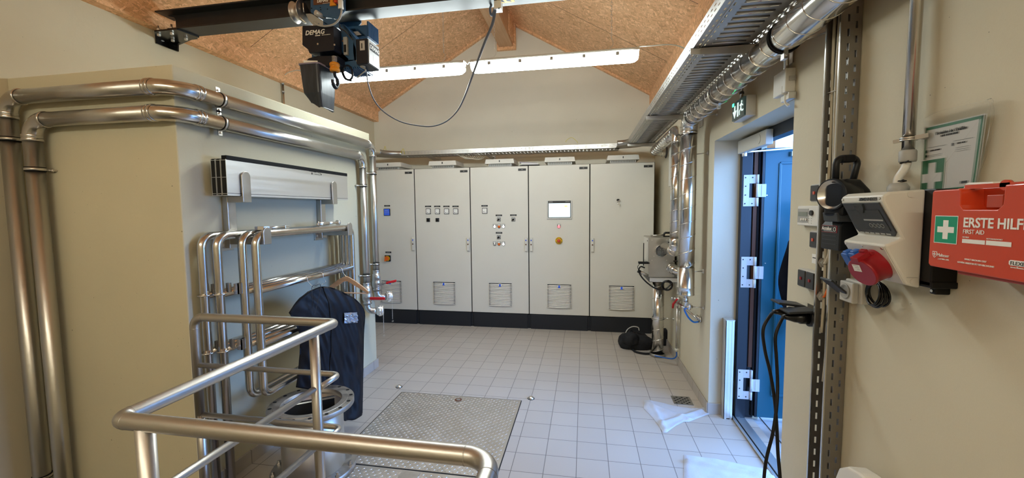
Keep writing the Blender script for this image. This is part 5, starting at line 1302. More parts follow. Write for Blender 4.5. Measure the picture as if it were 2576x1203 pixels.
fit_text('case_lettering', 'ERSTE HILFE', 2424, 2592, 571, size=0.0300, bold=0.0006)
fit_text('case_lettering', 'FIRST AID', 2423, 2476, 587.5, size=0.0135)
facebox(2421, 601, 2477.5, 616, 'print', 'white_field', t); facebox(2481, 605, 2544, 622, 'print', 'white_field', t)
fit_text('small_lettering', 'NOTRUF', 2422, 2438, 598, size=0.004); fit_text('small_lettering', 'NOTFALLKONTAKT', 2482, 2523, 602.5, size=0.004)
fit_text('company_lettering', 'Malteser', 2358, 2388, 644.5, size=0.0105); fit_text('small_lettering', '...weil Nähe zählt.', 2359, 2388, 652, size=0.0042)
fit_text('small_lettering', 'INHALT NACH DIN 13157', 2427, 2482, 654, size=0.0052); fit_text('small_lettering', 'GEMÄSS ARBEITSSTÄTTEN-RICHTLINIE', 2409, 2502, 661, size=0.0052)
y, z = AP(2351.5, 639); w = 0.0065
sh = MB().prism([(xf-0.0004, y+a*w, z+b*w) for a, b in ((-1, 1), (1, 1), (1, -0.2), (0.6, -0.9), (0, -1.4), (-0.6, -0.9), (-1, -0.2))], (0.0004, 0, 0)).build('shield_mark', 'print', t)
MB().prism([(xf-0.0007, y+a*w*0.78, z+b*w*0.78) for a, b in ((-1, 1), (1, 1), (1, -0.2), (0.6, -0.9), (0, -1.4), (-0.6, -0.9), (-1, -0.2))], (0.0003, 0, 0)).build('shield_inside', 'aid', sh)
MB().box((xf-0.0010, y-0.001, z-0.005), (xf-0.0007, y+0.001, z+0.004)).box((xf-0.0010, y-0.004, z-0.001), (xf-0.0007, y+0.004, z+0.001)).build('shield_cross', 'print', sh)
y, z = AP(2542, 661); MB().prism([(xf-0.0004, y-a, z+b) for a, b in ((0, -0.0055), (-0.003, -0.003), (-0.003, 0.003), (0, 0.0055), (0.05, 0.0055), (0.05, -0.0055))], (0.0004, 0, 0)).build('oval_field', 'print', t)
text('oval_lettering', 'FLEXEO', (xf-0.0006, y, z-0.004), (0, -1, 0), (0, 0, 1), 0.0105, 'ink', t); ctext('small_lettering', 'www.flexeo.de', 2542, 674, 0.005)
# white cover piece behind the case
t = thing('plastic_tin', (0.05, -4.28, AZ1), 'low white plastic tin showing above the handle of the first aid case', 'tin')
ya, yb = at(2426, 470, X=0.035).y, at(2512, 465, X=0.035).y
MB().prism([(0.03, ya, AZ1+0.001), (0.03, yb, AZ1+0.001), (0.03, yb+0.008, AZ1+0.015), (0.03, ya-0.010, AZ1+0.017)], (0.032, 0, 0)).build('tin_body', 'white', t, bev=0.003)

# ------------------------------------------------------------------ poster in a clear bag
PX_ = 0.078
def PP(px, py, lift=0.0): return at(px, py, X=PX_-lift)
c00, c10, c11, c01 = PP(2325, 321), PP(2479, 285), PP(2452, 478), PP(2316, 490)   # paper corners: top far, top near, bottom near, bottom far
def PQ(u, v, lift=0.0):
    p = (c00*(1-u)+c10*u)*(1-v)+(c01*(1-u)+c11*u)*v; return p+V(-lift, 0, 0)
def pquad(name, m, par, u0, v0, u1, v1, lift):
    return MB().prism([PQ(u0, v0, lift), PQ(u1, v0, lift), PQ(u1, v1, lift), PQ(u0, v1, lift)], V(-0.0004, 0, 0)).build(name, m, par)
t = thing('first_aid_poster', c01, 'white emergency instruction sheet with a green border, in a clear plastic bag', 'poster')
pg = pquad('sheet', 'print', t, 0, 0, 1, 1, 0)
mb = MB()
for (a, b, c_, d) in ((0.02, 0.015, 0.98, 0.055), (0.02, 0.94, 0.98, 0.975), (0.02, 0.015, 0.055, 0.975), (0.925, 0.015, 0.98, 0.975)):
    mb.prism([PQ(a, b, 0.0005), PQ(c_, b, 0.0005), PQ(c_, d, 0.0005), PQ(a, d, 0.0005)], V(-0.0003, 0, 0))
mb.build('green_border', 'green_d', t)
gc = pquad('green_square', 'print', t, -0.01, 0.485, 0.455, 1.0, 0.0009)
pquad('green_square_field', 'green_d', gc, 0.0, 0.50, 0.435, 0.995, 0.0014)
MB().prism([PQ(a, b, 0.0019) for a, b in ((0.14, 0.545), (0.275, 0.545), (0.275, 0.70), (0.40, 0.70), (0.40, 0.83), (0.275, 0.83), (0.275, 0.975), (0.14, 0.975), (0.14, 0.83), (0.02, 0.83), (0.02, 0.70), (0.14, 0.70))], V(-0.0003, 0, 0)).build('white_cross', 'print', gc)
xd = (PQ(0.8, 0.12)-PQ(0.2, 0.16)); 
def ptext(name, s_, u0, u1, v, size, m='ink', shear=0.25):
    a, b = PQ(u0, v, 0.001), PQ(u1, v, 0.001); o = text(name, s_, a, (b-a), (0, 0, 1), size, m, t, shear=shear)
    d = (b-a); L = d.length; d.normalize(); base = a-org(t)
    ps = [(v_.co-base).dot(d) for v_ in o.data.vertices]; f = L/max(ps)
    for v_, q in zip(o.data.vertices, ps): v_.co += d*(q*f-q)
ptext('heading', 'Verhalten bei Unfällen', 0.215, 0.75, 0.150, 0.0125)
ptext('subheading', 'RUHE BEWAHREN', 0.315, 0.62, 0.190, 0.0075)
ptext('line_one', '1. UNFALL MELDEN', 0.12, 0.33, 0.375, 0.0055); ptext('line_two', '2. ERSTE HILFE', 0.60, 0.76, 0.335, 0.0055)
mb = MB()
def pline(u0, u1, v, h=0.004): 
    mb.prism([PQ(u0, v, 0.0007), PQ(u1, v-0.0*(u1-u0), 0.0007), PQ(u1, v+h, 0.0007), PQ(u0, v+h, 0.0007)], V(-0.0003, 0, 0))
pline(0.09, 0.43, 0.315); pline(0.55, 0.87, 0.285); pline(0.06, 0.095, 0.35, 0.04); pline(0.525, 0.56, 0.31, 0.04); pline(0.06, 0.095, 0.42, 0.035)
for v_ in (0.43, 0.45): pline(0.115, 0.36, v_, 0.003)
for v_ in (0.385, 0.412, 0.437): pline(0.60, 0.82, v_, 0.003)
pline(0.735, 0.86, 0.86, 0.035)
mb.build('printed_lines', 'ink', t)
bg = thing('plastic_bag', c01, 'clear zip bag with a ragged bright edge holding the green-bordered sheet', 'bag')
n = 16; edge = [PP(2322, 300, 0.006), PP(2360, 283, 0.007), PP(2440, 262, 0.008), PP(2494, 248, 0.008), PP(2499, 285, 0.010), PP(2488, 350, 0.011), PP(2476, 400, 0.011), PP(2462, 445, 0.010), PP(2456, 482, 0.008), PP(2316, 492, 0.006)]
rnd = random.Random(2); sp = spline(edge[3:9], 5)
rag = [p+V(0, rnd.uniform(-0.0022, 0.0022), rnd.uniform(-0.001, 0.001)) for p in sp]
MB().add(edge[:3]+rag+[edge[9]], [list(range(3+len(rag)+1))]).build('film', 'clear', bg)
mb = MB(); mb.tube(rag, 0.0016, 5).tube([p+V(0, 0.008, -0.001) for p in sp], 0.0011, 5).tube(spline([edge[0], edge[1]+V(0, 0, 0.002), edge[2], edge[3]], 4), 0.0009, 5)
mb.build('film_edge', M['clear'], bg)

# ------------------------------------------------------------------ things on the floor
hx0, hx1, hy1, hy0 = -2.468, -1.390, -2.080, -3.645
def tread(name, x0, x1, y0, y1, label):
    t = thing(name, ((x0+x1)/2, (y0+y1)/2, 0), label, 'hatch cover')
    MB().box((x0+0.004, y0+0.004, -0.004), (x1-0.004, y1-0.004, 0.003)).build('cover_plate', 'plate', t)
    mb = MB(); p = 0.0245; nx = int((x1-x0)/p); ny = int((y1-y0)/p)
    for i in range(nx):
        for j in range(ny):
            cx, cy = x0+0.018+i*p, y0+0.018+j*p
            if cx > x1-0.014 or cy > y1-0.014: continue
            a = radians(45 if (i+j) % 2 else -45); d = Vector((cos(a), sin(a), 0))*0.0105; s_ = Vector((-sin(a), cos(a), 0))*0.0036; c = Vector((cx, cy, 0.003))
            mb.add([c-d, c-s_, c+d, c+s_, c-d*0.6+V(0, 0, 0.0016), c-s_*0.4+V(0, 0, 0.0018), c+d*0.6+V(0, 0, 0.0016), c+s_*0.4+V(0, 0, 0.0018)],
                   [(0, 1, 5, 4), (1, 2, 6, 5), (2, 3, 7, 6), (3, 0, 4, 7), (4, 5, 6, 7)])
    mb.build('raised_studs', 'plate', t)
    mb = MB()
    for (a, b) in (((x0, y0), (x1, y0)), ((x1, y0), (x1, y1)), ((x1, y1), (x0, y1)), ((x0, y1), (x0, y0))):
        mb.bar((a[0], a[1], 0.0004), (b[0], b[1], 0.0004), 0.007, 0.0022)
    mb.build('frame_gap', 'plinth', t)
    return t
th = tread('floor_hatch', hx0, hx1, -3.098, hy1, 'large tread plate floor hatch cover with a lifting ring, behind the railing')
p = at(1153, 1006, Z=0.004)
MB().cyl(p, p+V(0, 0, 0.002), 0.030, 24).build('lifting_socket', 'seal', th); MB().cyl(p+V(0, 0, 0.002), p+V(0, 0, 0.004), 0.017, 20).build('socket_plug', 'valve', th)
th = tread('floor_hatch', hx0, hx1, hy0, -3.104, 'second tread plate hatch cover, nearer the railing, under the flanged pipe')
p = at(1030, 1195, Z=0.004); MB().box((p.x-0.06, p.y-0.05, 0.0031), (p.x+0.06, p.y+0.03, 0.0062)).build('smooth_patch', 'flange', th)
for (px, py, lab) in ((1004, 974, 'small domed steel stud in the floor near the hanging black garment bag'), (1336, 1003, 'small domed steel stud in the floor between hatch and white cloth')):
    p = at(px, py, Z=0.0); t = thing('floor_stud', p, lab, 'stud')
    MB().lathe(p, (0, 0, 1), [(0, 0), (0, 0.026), (0.004, 0.027), (0.014, 0.020), (0.020, 0.010), (0.021, 0)], 24).build('dome', 'zinc', t)
    MB().cyl(p+V(0, 0, 0.0), p+V(0, 0, 0.003), 0.030, 24).build('stud_base', 'rubber', t)
# floor drain
t = thing('floor_drain', (-0.10, -1.95, 0), 'small square floor drain grate beside the folded white cloth', 'drain')
p0 = at(1712, 1014, Z=0); dx = -0.07; cxd, cyd = -0.060, -1.870
MB().box((cxd-0.075, cyd-0.075, 0), (cxd+0.075, cyd+0.075, 0.003)).build('drain_frame', 'drain', t)
mb = MB()
for i in range(6):
    for j in range(6):
        if (i+j) % 2 == 0: mb.box((cxd-0.062+i*0.021, cyd-0.062+j*0.021, 0.003), (cxd-0.046+i*0.021, cyd-0.046+j*0.021, 0.0036))
mb.build('drain_holes', 'dark', t)
def cloth(name, outline, h, label, seed, folds):
    """thin crumpled towel over an outline (z = 0)"""
    import itertools
    t = thing(name, sum((Vector(p) for p in outline), V(0, 0, 0))/len(outline), label, 'cloth')
    n = len(outline); ctr = sum((Vector(p) for p in outline), V(0, 0, 0))/n; rnd = random.Random(seed); R = 16
    pts = []
    per = []
    for i in range(n):
        a, b = Vector(outline[i]), Vector(outline[(i+1) % n]); m = max(2, int((b-a).length/0.015))
        for k in range(m): per.append(a.lerp(b, k/m))
    N = len(per); vs = []; fs = []
    def H(p):
        z = h
        for (q, d, w, amp) in folds:
            s_ = (Vector((p.x, p.y, 0))-Vector(q)).dot(Vector(d).normalized().cross(V(0, 0, 1))); z += amp*math.exp(-(s_/w)**2)
        return z+0.0015*sin(p.x*60+seed)*sin(p.y*47)
    for r in range(R+1):
        f = 1-r/R
        for p in per:
            q = ctr.lerp(p, f); z = H(q)*min(1, 0.35+1.0*min(1, (1-f)*9)) if r else 0.0015
            vs.append(V(q.x, q.y, max(0.0015, z)))
    for r in range(R):
        for k in range(N): fs.append((r*N+k, r*N+(k+1) % N, (r+1)*N+(k+1) % N, (r+1)*N+k))
    MB().add(vs, fs, True).build('towel', 'towel', t)
    return t
G = lambda px, py: at(px, py, Z=0)
o1 = [G(1621, 1008), G(1645, 1010), G(1668, 1015), G(1700, 1023), G(1740, 1029), G(1775, 1027), G(1801, 1026), G(1803, 1033), G(1786, 1042), G(1758, 1052), G(1733, 1062), G(1720, 1062), G(1700, 1072), G(1677, 1089), G(1667, 1089), G(1657, 1071), G(1640, 1050), G(1619, 1028)]
cloth('white_cloth', o1, 0.008, 'crumpled triangular white cloth lying on the floor beside the drain', 3, [(G(1660, 1030), G(1740, 1062)-G(1630, 1020), 0.022, 0.014), (G(1690, 1060), G(1760, 1045)-G(1670, 1075), 0.02, 0.012), (G(1640, 1020), G(1665, 1060)-G(1640, 1015), 0.015, 0.010)])
o2 = [G(1720, 1145), G(1760, 1150), G(1800, 1155), G(1850, 1166), G(1900, 1176), G(1946, 1185), G(1951, 1200), G(1960, 1240), G(1930, 1290), G(1800, 1290), G(1722, 1290), G(1720, 1200)]
cloth('white_cloth', o2, 0.010, 'flat white cloth at the photo bottom beside the door threshold', 8, [(G(1740, 1168), G(1850, 1187)-G(1724, 1162), 0.012, 0.012), (G(1850, 1187), G(1930, 1200)-G(1830, 1180), 0.014, 0.012)])

# ------------------------------------------------------------------ flanged pipe spool
sx, sy = -2.530, -3.190; zf = 0.440
t = thing('flanged_pipe', (sx, sy, 0), 'wide flanged steel pipe stub standing open on the hatch behind the railing', 'pipe')
mb = MB().lathe((sx, sy, 0.01), (0, 0, 1), [(0, 0.172), (0, 0.178), (zf-0.04, 0.178), (zf-0.04, 0.172), (0, 0.172)], 64); mb.build('pipe_shell', 'spool', t)
mb = MB().lathe((sx, sy, zf-0.030), (0, 0, 1), [(0, 0.172), (0, 0.245), (0.028, 0.245), (0.030, 0.243), (0.030, 0.205), (0.0305, 0.172), (0, 0.172)], 64); tf = mb.build('top_flange', 'flange', t)
MB().lathe((sx, sy, zf+0.0001), (0, 0, 1), [(0, 0.173), (0.003, 0.174), (0.003, 0.208), (0, 0.210)], 64).build('sealing_face', 'flange', tf)
for k in range(16):
    a = 2*pi*(k+0.5)/16; MB().cyl((sx+0.226*cos(a), sy+0.226*sin(a), zf+0.0), (sx+0.226*cos(a), sy+0.226*sin(a), zf+0.001), 0.011, 14).build('bolt_hole', 'dark', tf)
mb = MB().lathe((sx, sy, 0.006), (0, 0, 1), [(0, 0.172), (0, 0.245), (0.028, 0.245), (0.028, 0.178)], 64); bf = mb.build('bottom_flange', 'flange', t)
for k in range(12):
    a = 2*pi*(k+0.3)/12; mb = MB().lathe((sx+0.226*cos(a), sy+0.226*sin(a), 0.034), (0, 0, 1), [(0, 0.014), (0.012, 0.014), (0.012, 0.008), (0.026, 0.008), (0.026, 0)], 6, smooth=False); mb.build('bolt', 'valve', bf)
# black case leaning in the pipe
t = thing('black_case', (sx, sy, 0.12), 'flat black case with a strap leaning inside the open flanged pipe', 'case')
a, b = V(sx-0.125, sy-0.085, 0), V(sx+0.105, sy+0.075, 0); d = (b-a).normalized(); nn = V(-d.y, d.x, 0)
MB().obox((a+b)/2+V(0, 0, 0.30)+nn*0.012, d*((b-a).length/2), nn*0.014+V(0, 0, 0.004), V(0, 0, 0.150)-nn*0.02).build('case_body', 'black', t, bev=0.004)
MB().obox((a+b)/2+V(0, 0, 0.449)-nn*0.018, d*((b-a).length/2+0.005), nn*0.003, V(0, 0, 0.004)).build('light_edge', 'zinc', t)
m0 = (a+b)/2+d*0.02-nn*0.035
MB().tube(spline([m0+V(0, 0, 0.45), m0-nn*0.012+V(0, 0, 0.42), m0-nn*0.014+d*0.01+V(0, 0, 0.37), m0-nn*0.01-d*0.008+V(0, 0, 0.32), m0+V(0, 0, 0.27)], 6), 0.011, 8).build('strap', 'gloss', t)

# ------------------------------------------------------------------ guard rail round the stairwell
RZ = 1.079; RR = 0.0212; RA = (-2.060, -4.552); RB = (-2.046, -3.634); RD = (-2.848, -3.634); RC = (-1.062, -4.556)
t = thing('guard_rail', (-2.05, -4.1, 0), 'brushed steel guard rail with angled corners around the stairwell, in front', 'railing')
path = [V(RD[0], RD[1], 0.55), V(RD[0], RD[1], RZ), V(RB[0], RB[1], RZ), V(RA[0], RA[1], RZ), V(RC[0], RC[1], RZ), V(RC[0], RC[1]-0.32, RZ-0.0), V(RC[0], RC[1]-1.2, RZ-0.65)]
o = MB().tube(fillet(path, [0, 0.055, 0.026, 0.026, 0.062, 0.3, 0], 7), RR, 26).build('top_rail', 'steel_b', t)
mb = MB()
for p, d in ((V(RA[0]+0.03, RA[1], RZ), V(1, 0, 0)), (V(RA[0], RA[1]+0.03, RZ), V(0, 1, 0)), (V(RC[0]-0.064, RC[1], RZ), V(1, 0, 0)), (V(RC[0], RC[1]-0.064, RZ), V(0, 1, 0)), (V(RD[0], RD[1], RZ-0.06), V(0, 0, 1)), (V(RD[0]+0.06, RD[1], RZ), V(1, 0, 0))):
    mb.lathe(p-d*0.0014, d, [(0, RR), (0.0014, RR+0.0007), (0.0028, RR)], 26)
mb.build('weld_seams', 'flange', t)
def post(x, y, z1, z0=0.0):
    x = x if x < -1.5 else -1.062
    MB().cyl((x, y, z0), (x, y, z1), RR, 24).build('post', 'steel_b', t)
    MB().lathe((x, y, z0), (0, 0, 1), [(0, 0), (0, 0.055), (0.008, 0.055), (0.008, 0)], 24).build('base_rosette', 'steel_b', t)
post(RD[0], RD[1], 0.56); post(-2.052, -3.785, RZ-0.01); post(-1.975, RA[1], RZ-0.01)
post(RC[0], RC[1]-0.45, RZ-0.10)
KR = 0.0135
for z in (0.825, 0.560):
    MB().tube(fillet([V(RD[0]+0.005, RD[1], z), V(RB[0]+0.010, RB[1], z), V(RB[0]+0.008, RB[1]-0.145, z)], 0.035, 6), KR, 18).build('middle_rail', 'steel_b', t)
    MB().tube(fillet([V(-2.052, -3.79, z), V(RA[0]+0.0, RA[1], z), V(-1.985, RA[1], z)], 0.03, 6), KR, 18).build('middle_rail', 'steel_b', t)

# ------------------------------------------------------------------ stair in the well
t = thing('stairs', (-1.6, -6, -2.6), 'grey grating stair going down the stairwell', 'stairs')
for k in range(9): MB().box((-2.1, -4.75-0.25*k, -0.22-0.2*k), (-1.14, -5.0-0.25*k, -0.19-0.2*k)).build('step', 'tray', t)

# ------------------------------------------------------------------ two process pipes on the wall block
def press(mb, p, d, r):
    collar(mb, p, d, r, 0.016, 0.004)
PR = 0.0385
def process_pipe(zt, xv, yv, label, zend, zcl):
    t = thing('steel_pipe', (xv, YBK-0.06, zt), label, 'pipe', None)
    yf = YBK-0.062; xs = XBK+0.060
    A_, B_, C_, D_, E_ = V(xv, yf, -1.6), V(xv, yf, zt), V(xs, yf, zt), V(xs, yv, zt), V(xs, yv, zend)
    MB().tube([A_, V(xv, yf, zt-0.10)], PR, 30).build('pipe_section', 'steel', t)
    MB().tube([V(xv+0.09, yf, zt), V(xs-0.13, yf, zt)], PR, 30).build('pipe_section', 'steel', t)
    r2 = 0.031
    MB().tube([V(xs, yf+0.15, zt), V(xs, yv-0.08, zt)], PR, 30).build('pipe_section', 'steel', t)
    MB().tube([V(xs, yv, zt-0.09), E_], r2, 28).build('pipe_section', 'steel', t)
    mb = MB(); mb.tube(fillet([V(xv, yf, zt-0.105), B_, V(xv+0.105, yf, zt)], 0.10, 8), PR+0.0015, 30, caps=False); press(mb, (xv, yf, zt-0.105), (0, 0, 1), PR+0.001); press(mb, (xv, yf, zt-0.085), (0, 0, 1), PR+0.001); press(mb, (xv+0.105, yf, zt), (1, 0, 0), PR+0.001); mb.build('press_elbow', 'steel_p', t)
    mb = MB(); mb.tube(fillet([V(xs-0.14, yf, zt), C_, V(xs, yf+0.16, zt)], 0.125, 9), PR+0.0015, 30, caps=False); press(mb, (xs-0.135, yf, zt), (1, 0, 0), PR+0.001); press(mb, (xs-0.112, yf, zt), (1, 0, 0), PR+0.001); press(mb, (xs, yf+0.15, zt), (0, 1, 0), PR+0.001); press(mb, (xs, yf+0.125, zt), (0, 1, 0), PR+0.001); mb.build('press_elbow', 'steel_p', t)
    mb = MB(); mb.tube(fillet([V(xs, yv-0.09, zt), D_, V(xs, yv, zt-0.10)], 0.075, 8), [PR]*2+[PR-0.0008*k for k in range(8)]+[r2], 30, caps=False); press(mb, (xs, yv-0.085, zt), (0, 1, 0), PR); press(mb, (xs, yv, zt-0.10), (0, 0, 1), r2+0.002); mb.build('press_elbow', 'steel_p', t)
    # clamps
    def clamp(p, d, r, wall, plates=False):
        p, d = Vector(p), Vector(d)
        mb = MB().lathe(p-d*0.012, d, [(0, r), (0, r+0.0035), (0.024, r+0.0035), (0.024, r)], 32); cl = mb.build('pipe_clamp', 'rubber', t)
        MB().lathe(p-d*0.007, d, [(0, r+0.003), (0, r+0.0047), (0.014, r+0.0047), (0.014, r+0.003)], 32).build('clamp_band', 'zinc', cl)
        if wall is not None:
            wv = Vector(wall); w1 = p+wv.normalized()*r
            MB().cyl(w1, p+wv, 0.005, 8).lathe(p+wv*0.72, wv, [(0, 0), (0, 0.010), (0.012, 0.010), (0.012, 0)], 6).build('clamp_screw', 'zinc', cl)
        if plates:
            for s_ in (1, -1):
                q = p+V(-r*0.3, 0, s_*(r+0.016)); MB().obox(q, (0.003, 0, 0), (0, 0.013, 0), (0, 0, 0.016)).cyl(q+V(0, 0, 0), q+V(0.012, 0, 0), 0.006, 8).obox(p+V(-r*0.6, 0, s_*(r+0.004)), (r*0.4, 0, 0), (0, 0.013, 0), (0, 0, 0.002)).build('clamp_lug', 'zinc', cl)
    clamp((xv, yf, zcl), (0, 0, 1), PR, (0.055, 0.06, -0.004)); clamp((xs, -3.325, zt), (0, 1, 0), PR, None, True)
    for zz in (zt-0.27, 1.00 if xv > -3.9 else 1.085): clamp((xs, yv, zz), (0, 0, 1), r2, (-0.058, -0.045, 0))
    if xv < -3.95: clamp((xv, yf, 0.075), (0, 0, 1), PR, (-0.055, 0.055, 0))
    return t, xs, yv, r2
P1 = process_pipe(2.255, -4.010, -1.625, 'upper of two long steel pipes wrapping round the cream wall block', 0.955, 2.03)
P2 = process_pipe(2.125, -3.850, -1.815, 'lower of two long steel pipes wrapping round the cream wall block', 0.860, 1.86)
def valve(x, y, ztop, r, label, hand):
    v = thing('ball_valve', (x, y, ztop-0.25), label, 'valve', None)
    MB().lathe((x, y, ztop), (0, 0, -1), [(-0.04, r+0.001), (-0.036, r+0.006), (-0.03, r+0.003), (0.0, r+0.004), (0.002, r+0.011), (0.04, r+0.011)], 28).build('pipe_union', 'valve', v)
    MB().lathe((x, y, ztop-0.035), (0, 0, -1), [(0, r+0.013), (0.030, r+0.013)], 8, smooth=False).build('hex_nut', 'valve', v)
    MB().lathe((x, y, ztop-0.055), (0, 0, -1), [(0, r+0.006), (0.015, r+0.016), (0.045, r+0.019), (0.075, r+0.014), (0.085, r+0.006), (0.085, r+0.010), (0.11, r+0.010), (0.112, r+0.002)], 30).build('valve_body', 'valve', v)
    zb = ztop-0.17; out = V(0.80, 0.55, 0).normalized() if hand == 'far' else V(0.86, 0.35, 0).normalized()
    e = V(x, y, zb-0.07); mb = MB().tube(fillet([V(x, y, zb), e, e+out*0.085], 0.055, 8), r*0.97, 26); mb.build('outlet_bend', 'valve', v)
    c0 = e+out*0.085
    MB().lathe(c0, out, [(0, 0.030), (0, 0.038), (0.010, 0.044), (0.022, 0.044), (0.024, 0.049), (0.036, 0.049), (0.038, 0.044), (0.044, 0.047), (0.058, 0.047), (0.062, 0.042), (0.062, 0.036), (0.054, 0.034), (0.054, 0.0)], 30).build('hose_coupling', 'alu', v)
    MB().cyl(c0+out*0.054, c0+out*0.060, 0.016, 16).build('coupling_core', 'steel_p', v)
    mb = MB()
    for k in range(8):
        a = 2*pi*k/8; q = out.cross(V(0, 0, 1)); mb.obox(c0+out*0.030+(q*cos(a)+V(0, 0, 1)*sin(a))*0.049, out*0.012, (q*cos(a)+V(0, 0, 1)*sin(a))*0.004, (q*-sin(a)+V(0, 0, 1)*cos(a))*0.006)
    mb.build('coupling_lugs', 'alu', v)
    # lever
    hd_ = V(0.25, -0.97, 0); st = V(x, y, ztop-0.098)+hd_*(r+0.014)
    if hand == 'near': d = V(0.99, 0.16, -0.015).normalized(); L0, L1 = 0.045, 0.190
    else: st = V(x, y, ztop-0.098)+V(0.8, -0.6, 0)*(r+0.014); d = V(0.93, 0.22, 0.20).normalized(); L0, L1 = 0.06, 0.165
    s2 = st+(hd_ if hand == 'near' else V(0.8, -0.6, 0))*0.028
    MB().cyl(st, s2, 0.011, 12).lathe(s2, hd_, [(0, 0.015), (0.006, 0.015), (0.006, 0)], 6).bar(s2, s2+d*(L0+0.02), 0.006, 0.022).build('lever_stem', 'valve', v)
    MB().obox(s2+d*((L0+L1)/2), d*((L1-L0)/2), hd_.cross(d).normalized()*0.0135 if hand == 'near' else V(0, 0, 1)*0.012, hd_*0.006).build('red_lever', 'red', v, bev=0.005, seg=3)
    # loss-prevention chain
    mb = MB(); z = c0.z-0.045; cx, cy = (c0+out*0.058).x, (c0+out*0.058).y; i = 0; ze = z-(0.20 if hand == 'far' else 0.185)
    while z > ze:
        a = (0.0035, 0) if i % 2 else (0, 0.0035)
        mb.tube([V(cx+a[0]*s_, cy+a[1]*s_, z+dz) for s_, dz in ((1, 0.004), (1, 0.012), (0, 0.016), (-1, 0.012), (-1, 0.004), (0, 0))], 0.0011, 4, closed=True); z -= 0.013; i += 1
    mb.ring((cx+0.003, cy, z-0.006), (0.4, 1, 0), 0.008, 0.0015, 14, 5).ring((cx-0.006, cy, z-0.012), (1, 0.4, 0), 0.006, 0.0012, 14, 5)
    mb.build('small_chain', 'zinc', v)
    return v
valve(P1[1], P1[2], 0.985, 0.031, 'ball valve with raised red lever and hose coupling, on the farther steel pipe', 'far')
valve(P2[1], P2[2], 0.890, 0.031, 'ball valve with level red lever and hose coupling, on the nearer steel pipe', 'near')

# ------------------------------------------------------------------ brackets, flood boards and spare guard rails
def wall_rack(y, label, ybw):
    t = thing('wall_rack', (XBK, y, 1.38), label, 'bracket', 'steel brackets holding flood boards and spare rails')
    w = 0.030
    xu = XBK+0.040
    MB().box((XBK+0.001, y-w, 1.40), (xu, y+w, 1.708)).build('upright', 'sheet', t, bev=0.003)
    MB().box((XBK+0.001, y-w-0.045, 1.385), (XBK+0.008, y+w+0.0, 1.455)).build('wall_flange', 'sheet', t, bev=0.001)
    MB().cyl((XBK+0.008, y-w-0.022, 1.42), (XBK+0.016, y-w-0.022, 1.42), 0.010, 6).build('flange_bolt', 'zinc', t)
    def hook(z, x1, h, nm):
        MB().box((xu-0.002, y-w+0.004, z-0.036), (x1, y+w-0.004, z)).build(nm, 'sheet', t, bev=0.002)
        pts = [(-w+0.0, z-0.036), (w, z-0.036), (w, z+h-0.03)]+[(w*cos(a), z+h-0.03+0.03*sin(a)) for a in [pi*k/10 for k in range(1, 10)]]+[(-w, z+h-0.03)]
        MB().prism([(x1, y+a, zz) for a, zz in pts], (0.010, 0, 0)).build('hook_plate', 'sheet', t, bev=0.002)
    hook(1.708, XBK+0.140, 0.145, 'board_arm'); hook(1.459, XBK+0.262, 0.065, 'rail_arm')
    return t
wall_rack(-3.265, 'stainless wall bracket carrying boards and spare rails, nearer the block corner', 0)
wall_rack(-2.400, 'stainless wall bracket carrying boards and spare rails, nearer the two valve pipes', 0)
# boards: hollow aluminium planks with black seals
def board(x, w, label, k):
    y0, y1, z0, z1 = -3.385, -2.195, 1.7085, 1.912
    t = thing('flood_board', (x, (y0+y1)/2, z0), label, 'flood board', 'stack of aluminium flood boards')
    th = 0.0022
    mb = MB()
    for (a, b) in (((x, z0), (x+th, z1)), ((x+w-th, z0), (x+w, z1))): mb.box((a[0], y0, a[1]), (b[0], y1, b[1]))
    for z in (z0, z0+0.010, (z0+z1)/2, z1-th-0.004): mb.box((x+th, y0, z), (x+w-th, y1, z+th))
    mb.build('plank_profile', 'alu', t)
    MB().box((x+0.002, y0+0.004, z1-0.003), (x+w+(0.002 if k == 2 else -0.001), y1, z1+(0.022 if k == 2 else 0.004))).build('top_seal', 'rubber', t, bev=0.002)
    mb = MB().box((x+th, y0+0.001, z0+0.013), (x+w-th, y0+0.02, (z0+z1)/2)).box((x+th, y0+0.001, (z0+z1)/2+th), (x+w-th, y0+0.02, z1-0.006)); mb.build('hollow_shade', 'dark', t)  # dark fill in the open ends, painted shade of the hollow
    MB().box((x+w-0.0005, y0+0.002, z0+0.012), (x+w+0.0007, y1-0.002, z0+0.0145)).build('lower_groove', 'ink', t)
    return t
bw = 0.048
board(XBK+0.034, 0.030, 'aluminium flood board lying against the bracket uprights, rearmost of the three stacked boards', 0)
board(XBK+0.067, 0.030, 'middle one of the three stacked aluminium flood boards', 1)
b3 = board(XBK+0.100, 0.034, 'front one of the three stacked aluminium flood boards, with small printed marks', 2)
xx = XBK+0.100+0.0345
p = at(800, 435, X=xx); 
mb = MB()
for a, b, zz in ((-0.10, -0.055, 0.004), (-0.052, -0.022, 0.002), (-0.012, -0.008, 0.001), (0.0, 0.012, 0.0), (0.014, 0.032, -0.001), (-0.052, -0.045, -0.012), (-0.038, -0.002, -0.013), (0.002, 0.02, -0.014)): mb.box((xx, p.y+a, p.z+zz-0.0018), (xx+0.0005, p.y+b, p.z+zz+0.0018))
mb.build('printed_marks', 'ink', b3)
MB().cyl((xx, p.y+0.035, p.z-0.010), (xx+0.0006, p.y+0.035, p.z-0.010), 0.006, 12).build('printed_dot', 'ink', b3)
MB().box((xx, p.y-0.075, p.z-0.018), (xx+0.0006, p.y-0.064, p.z-0.004)).build('printed_bar', 'ink', b3)

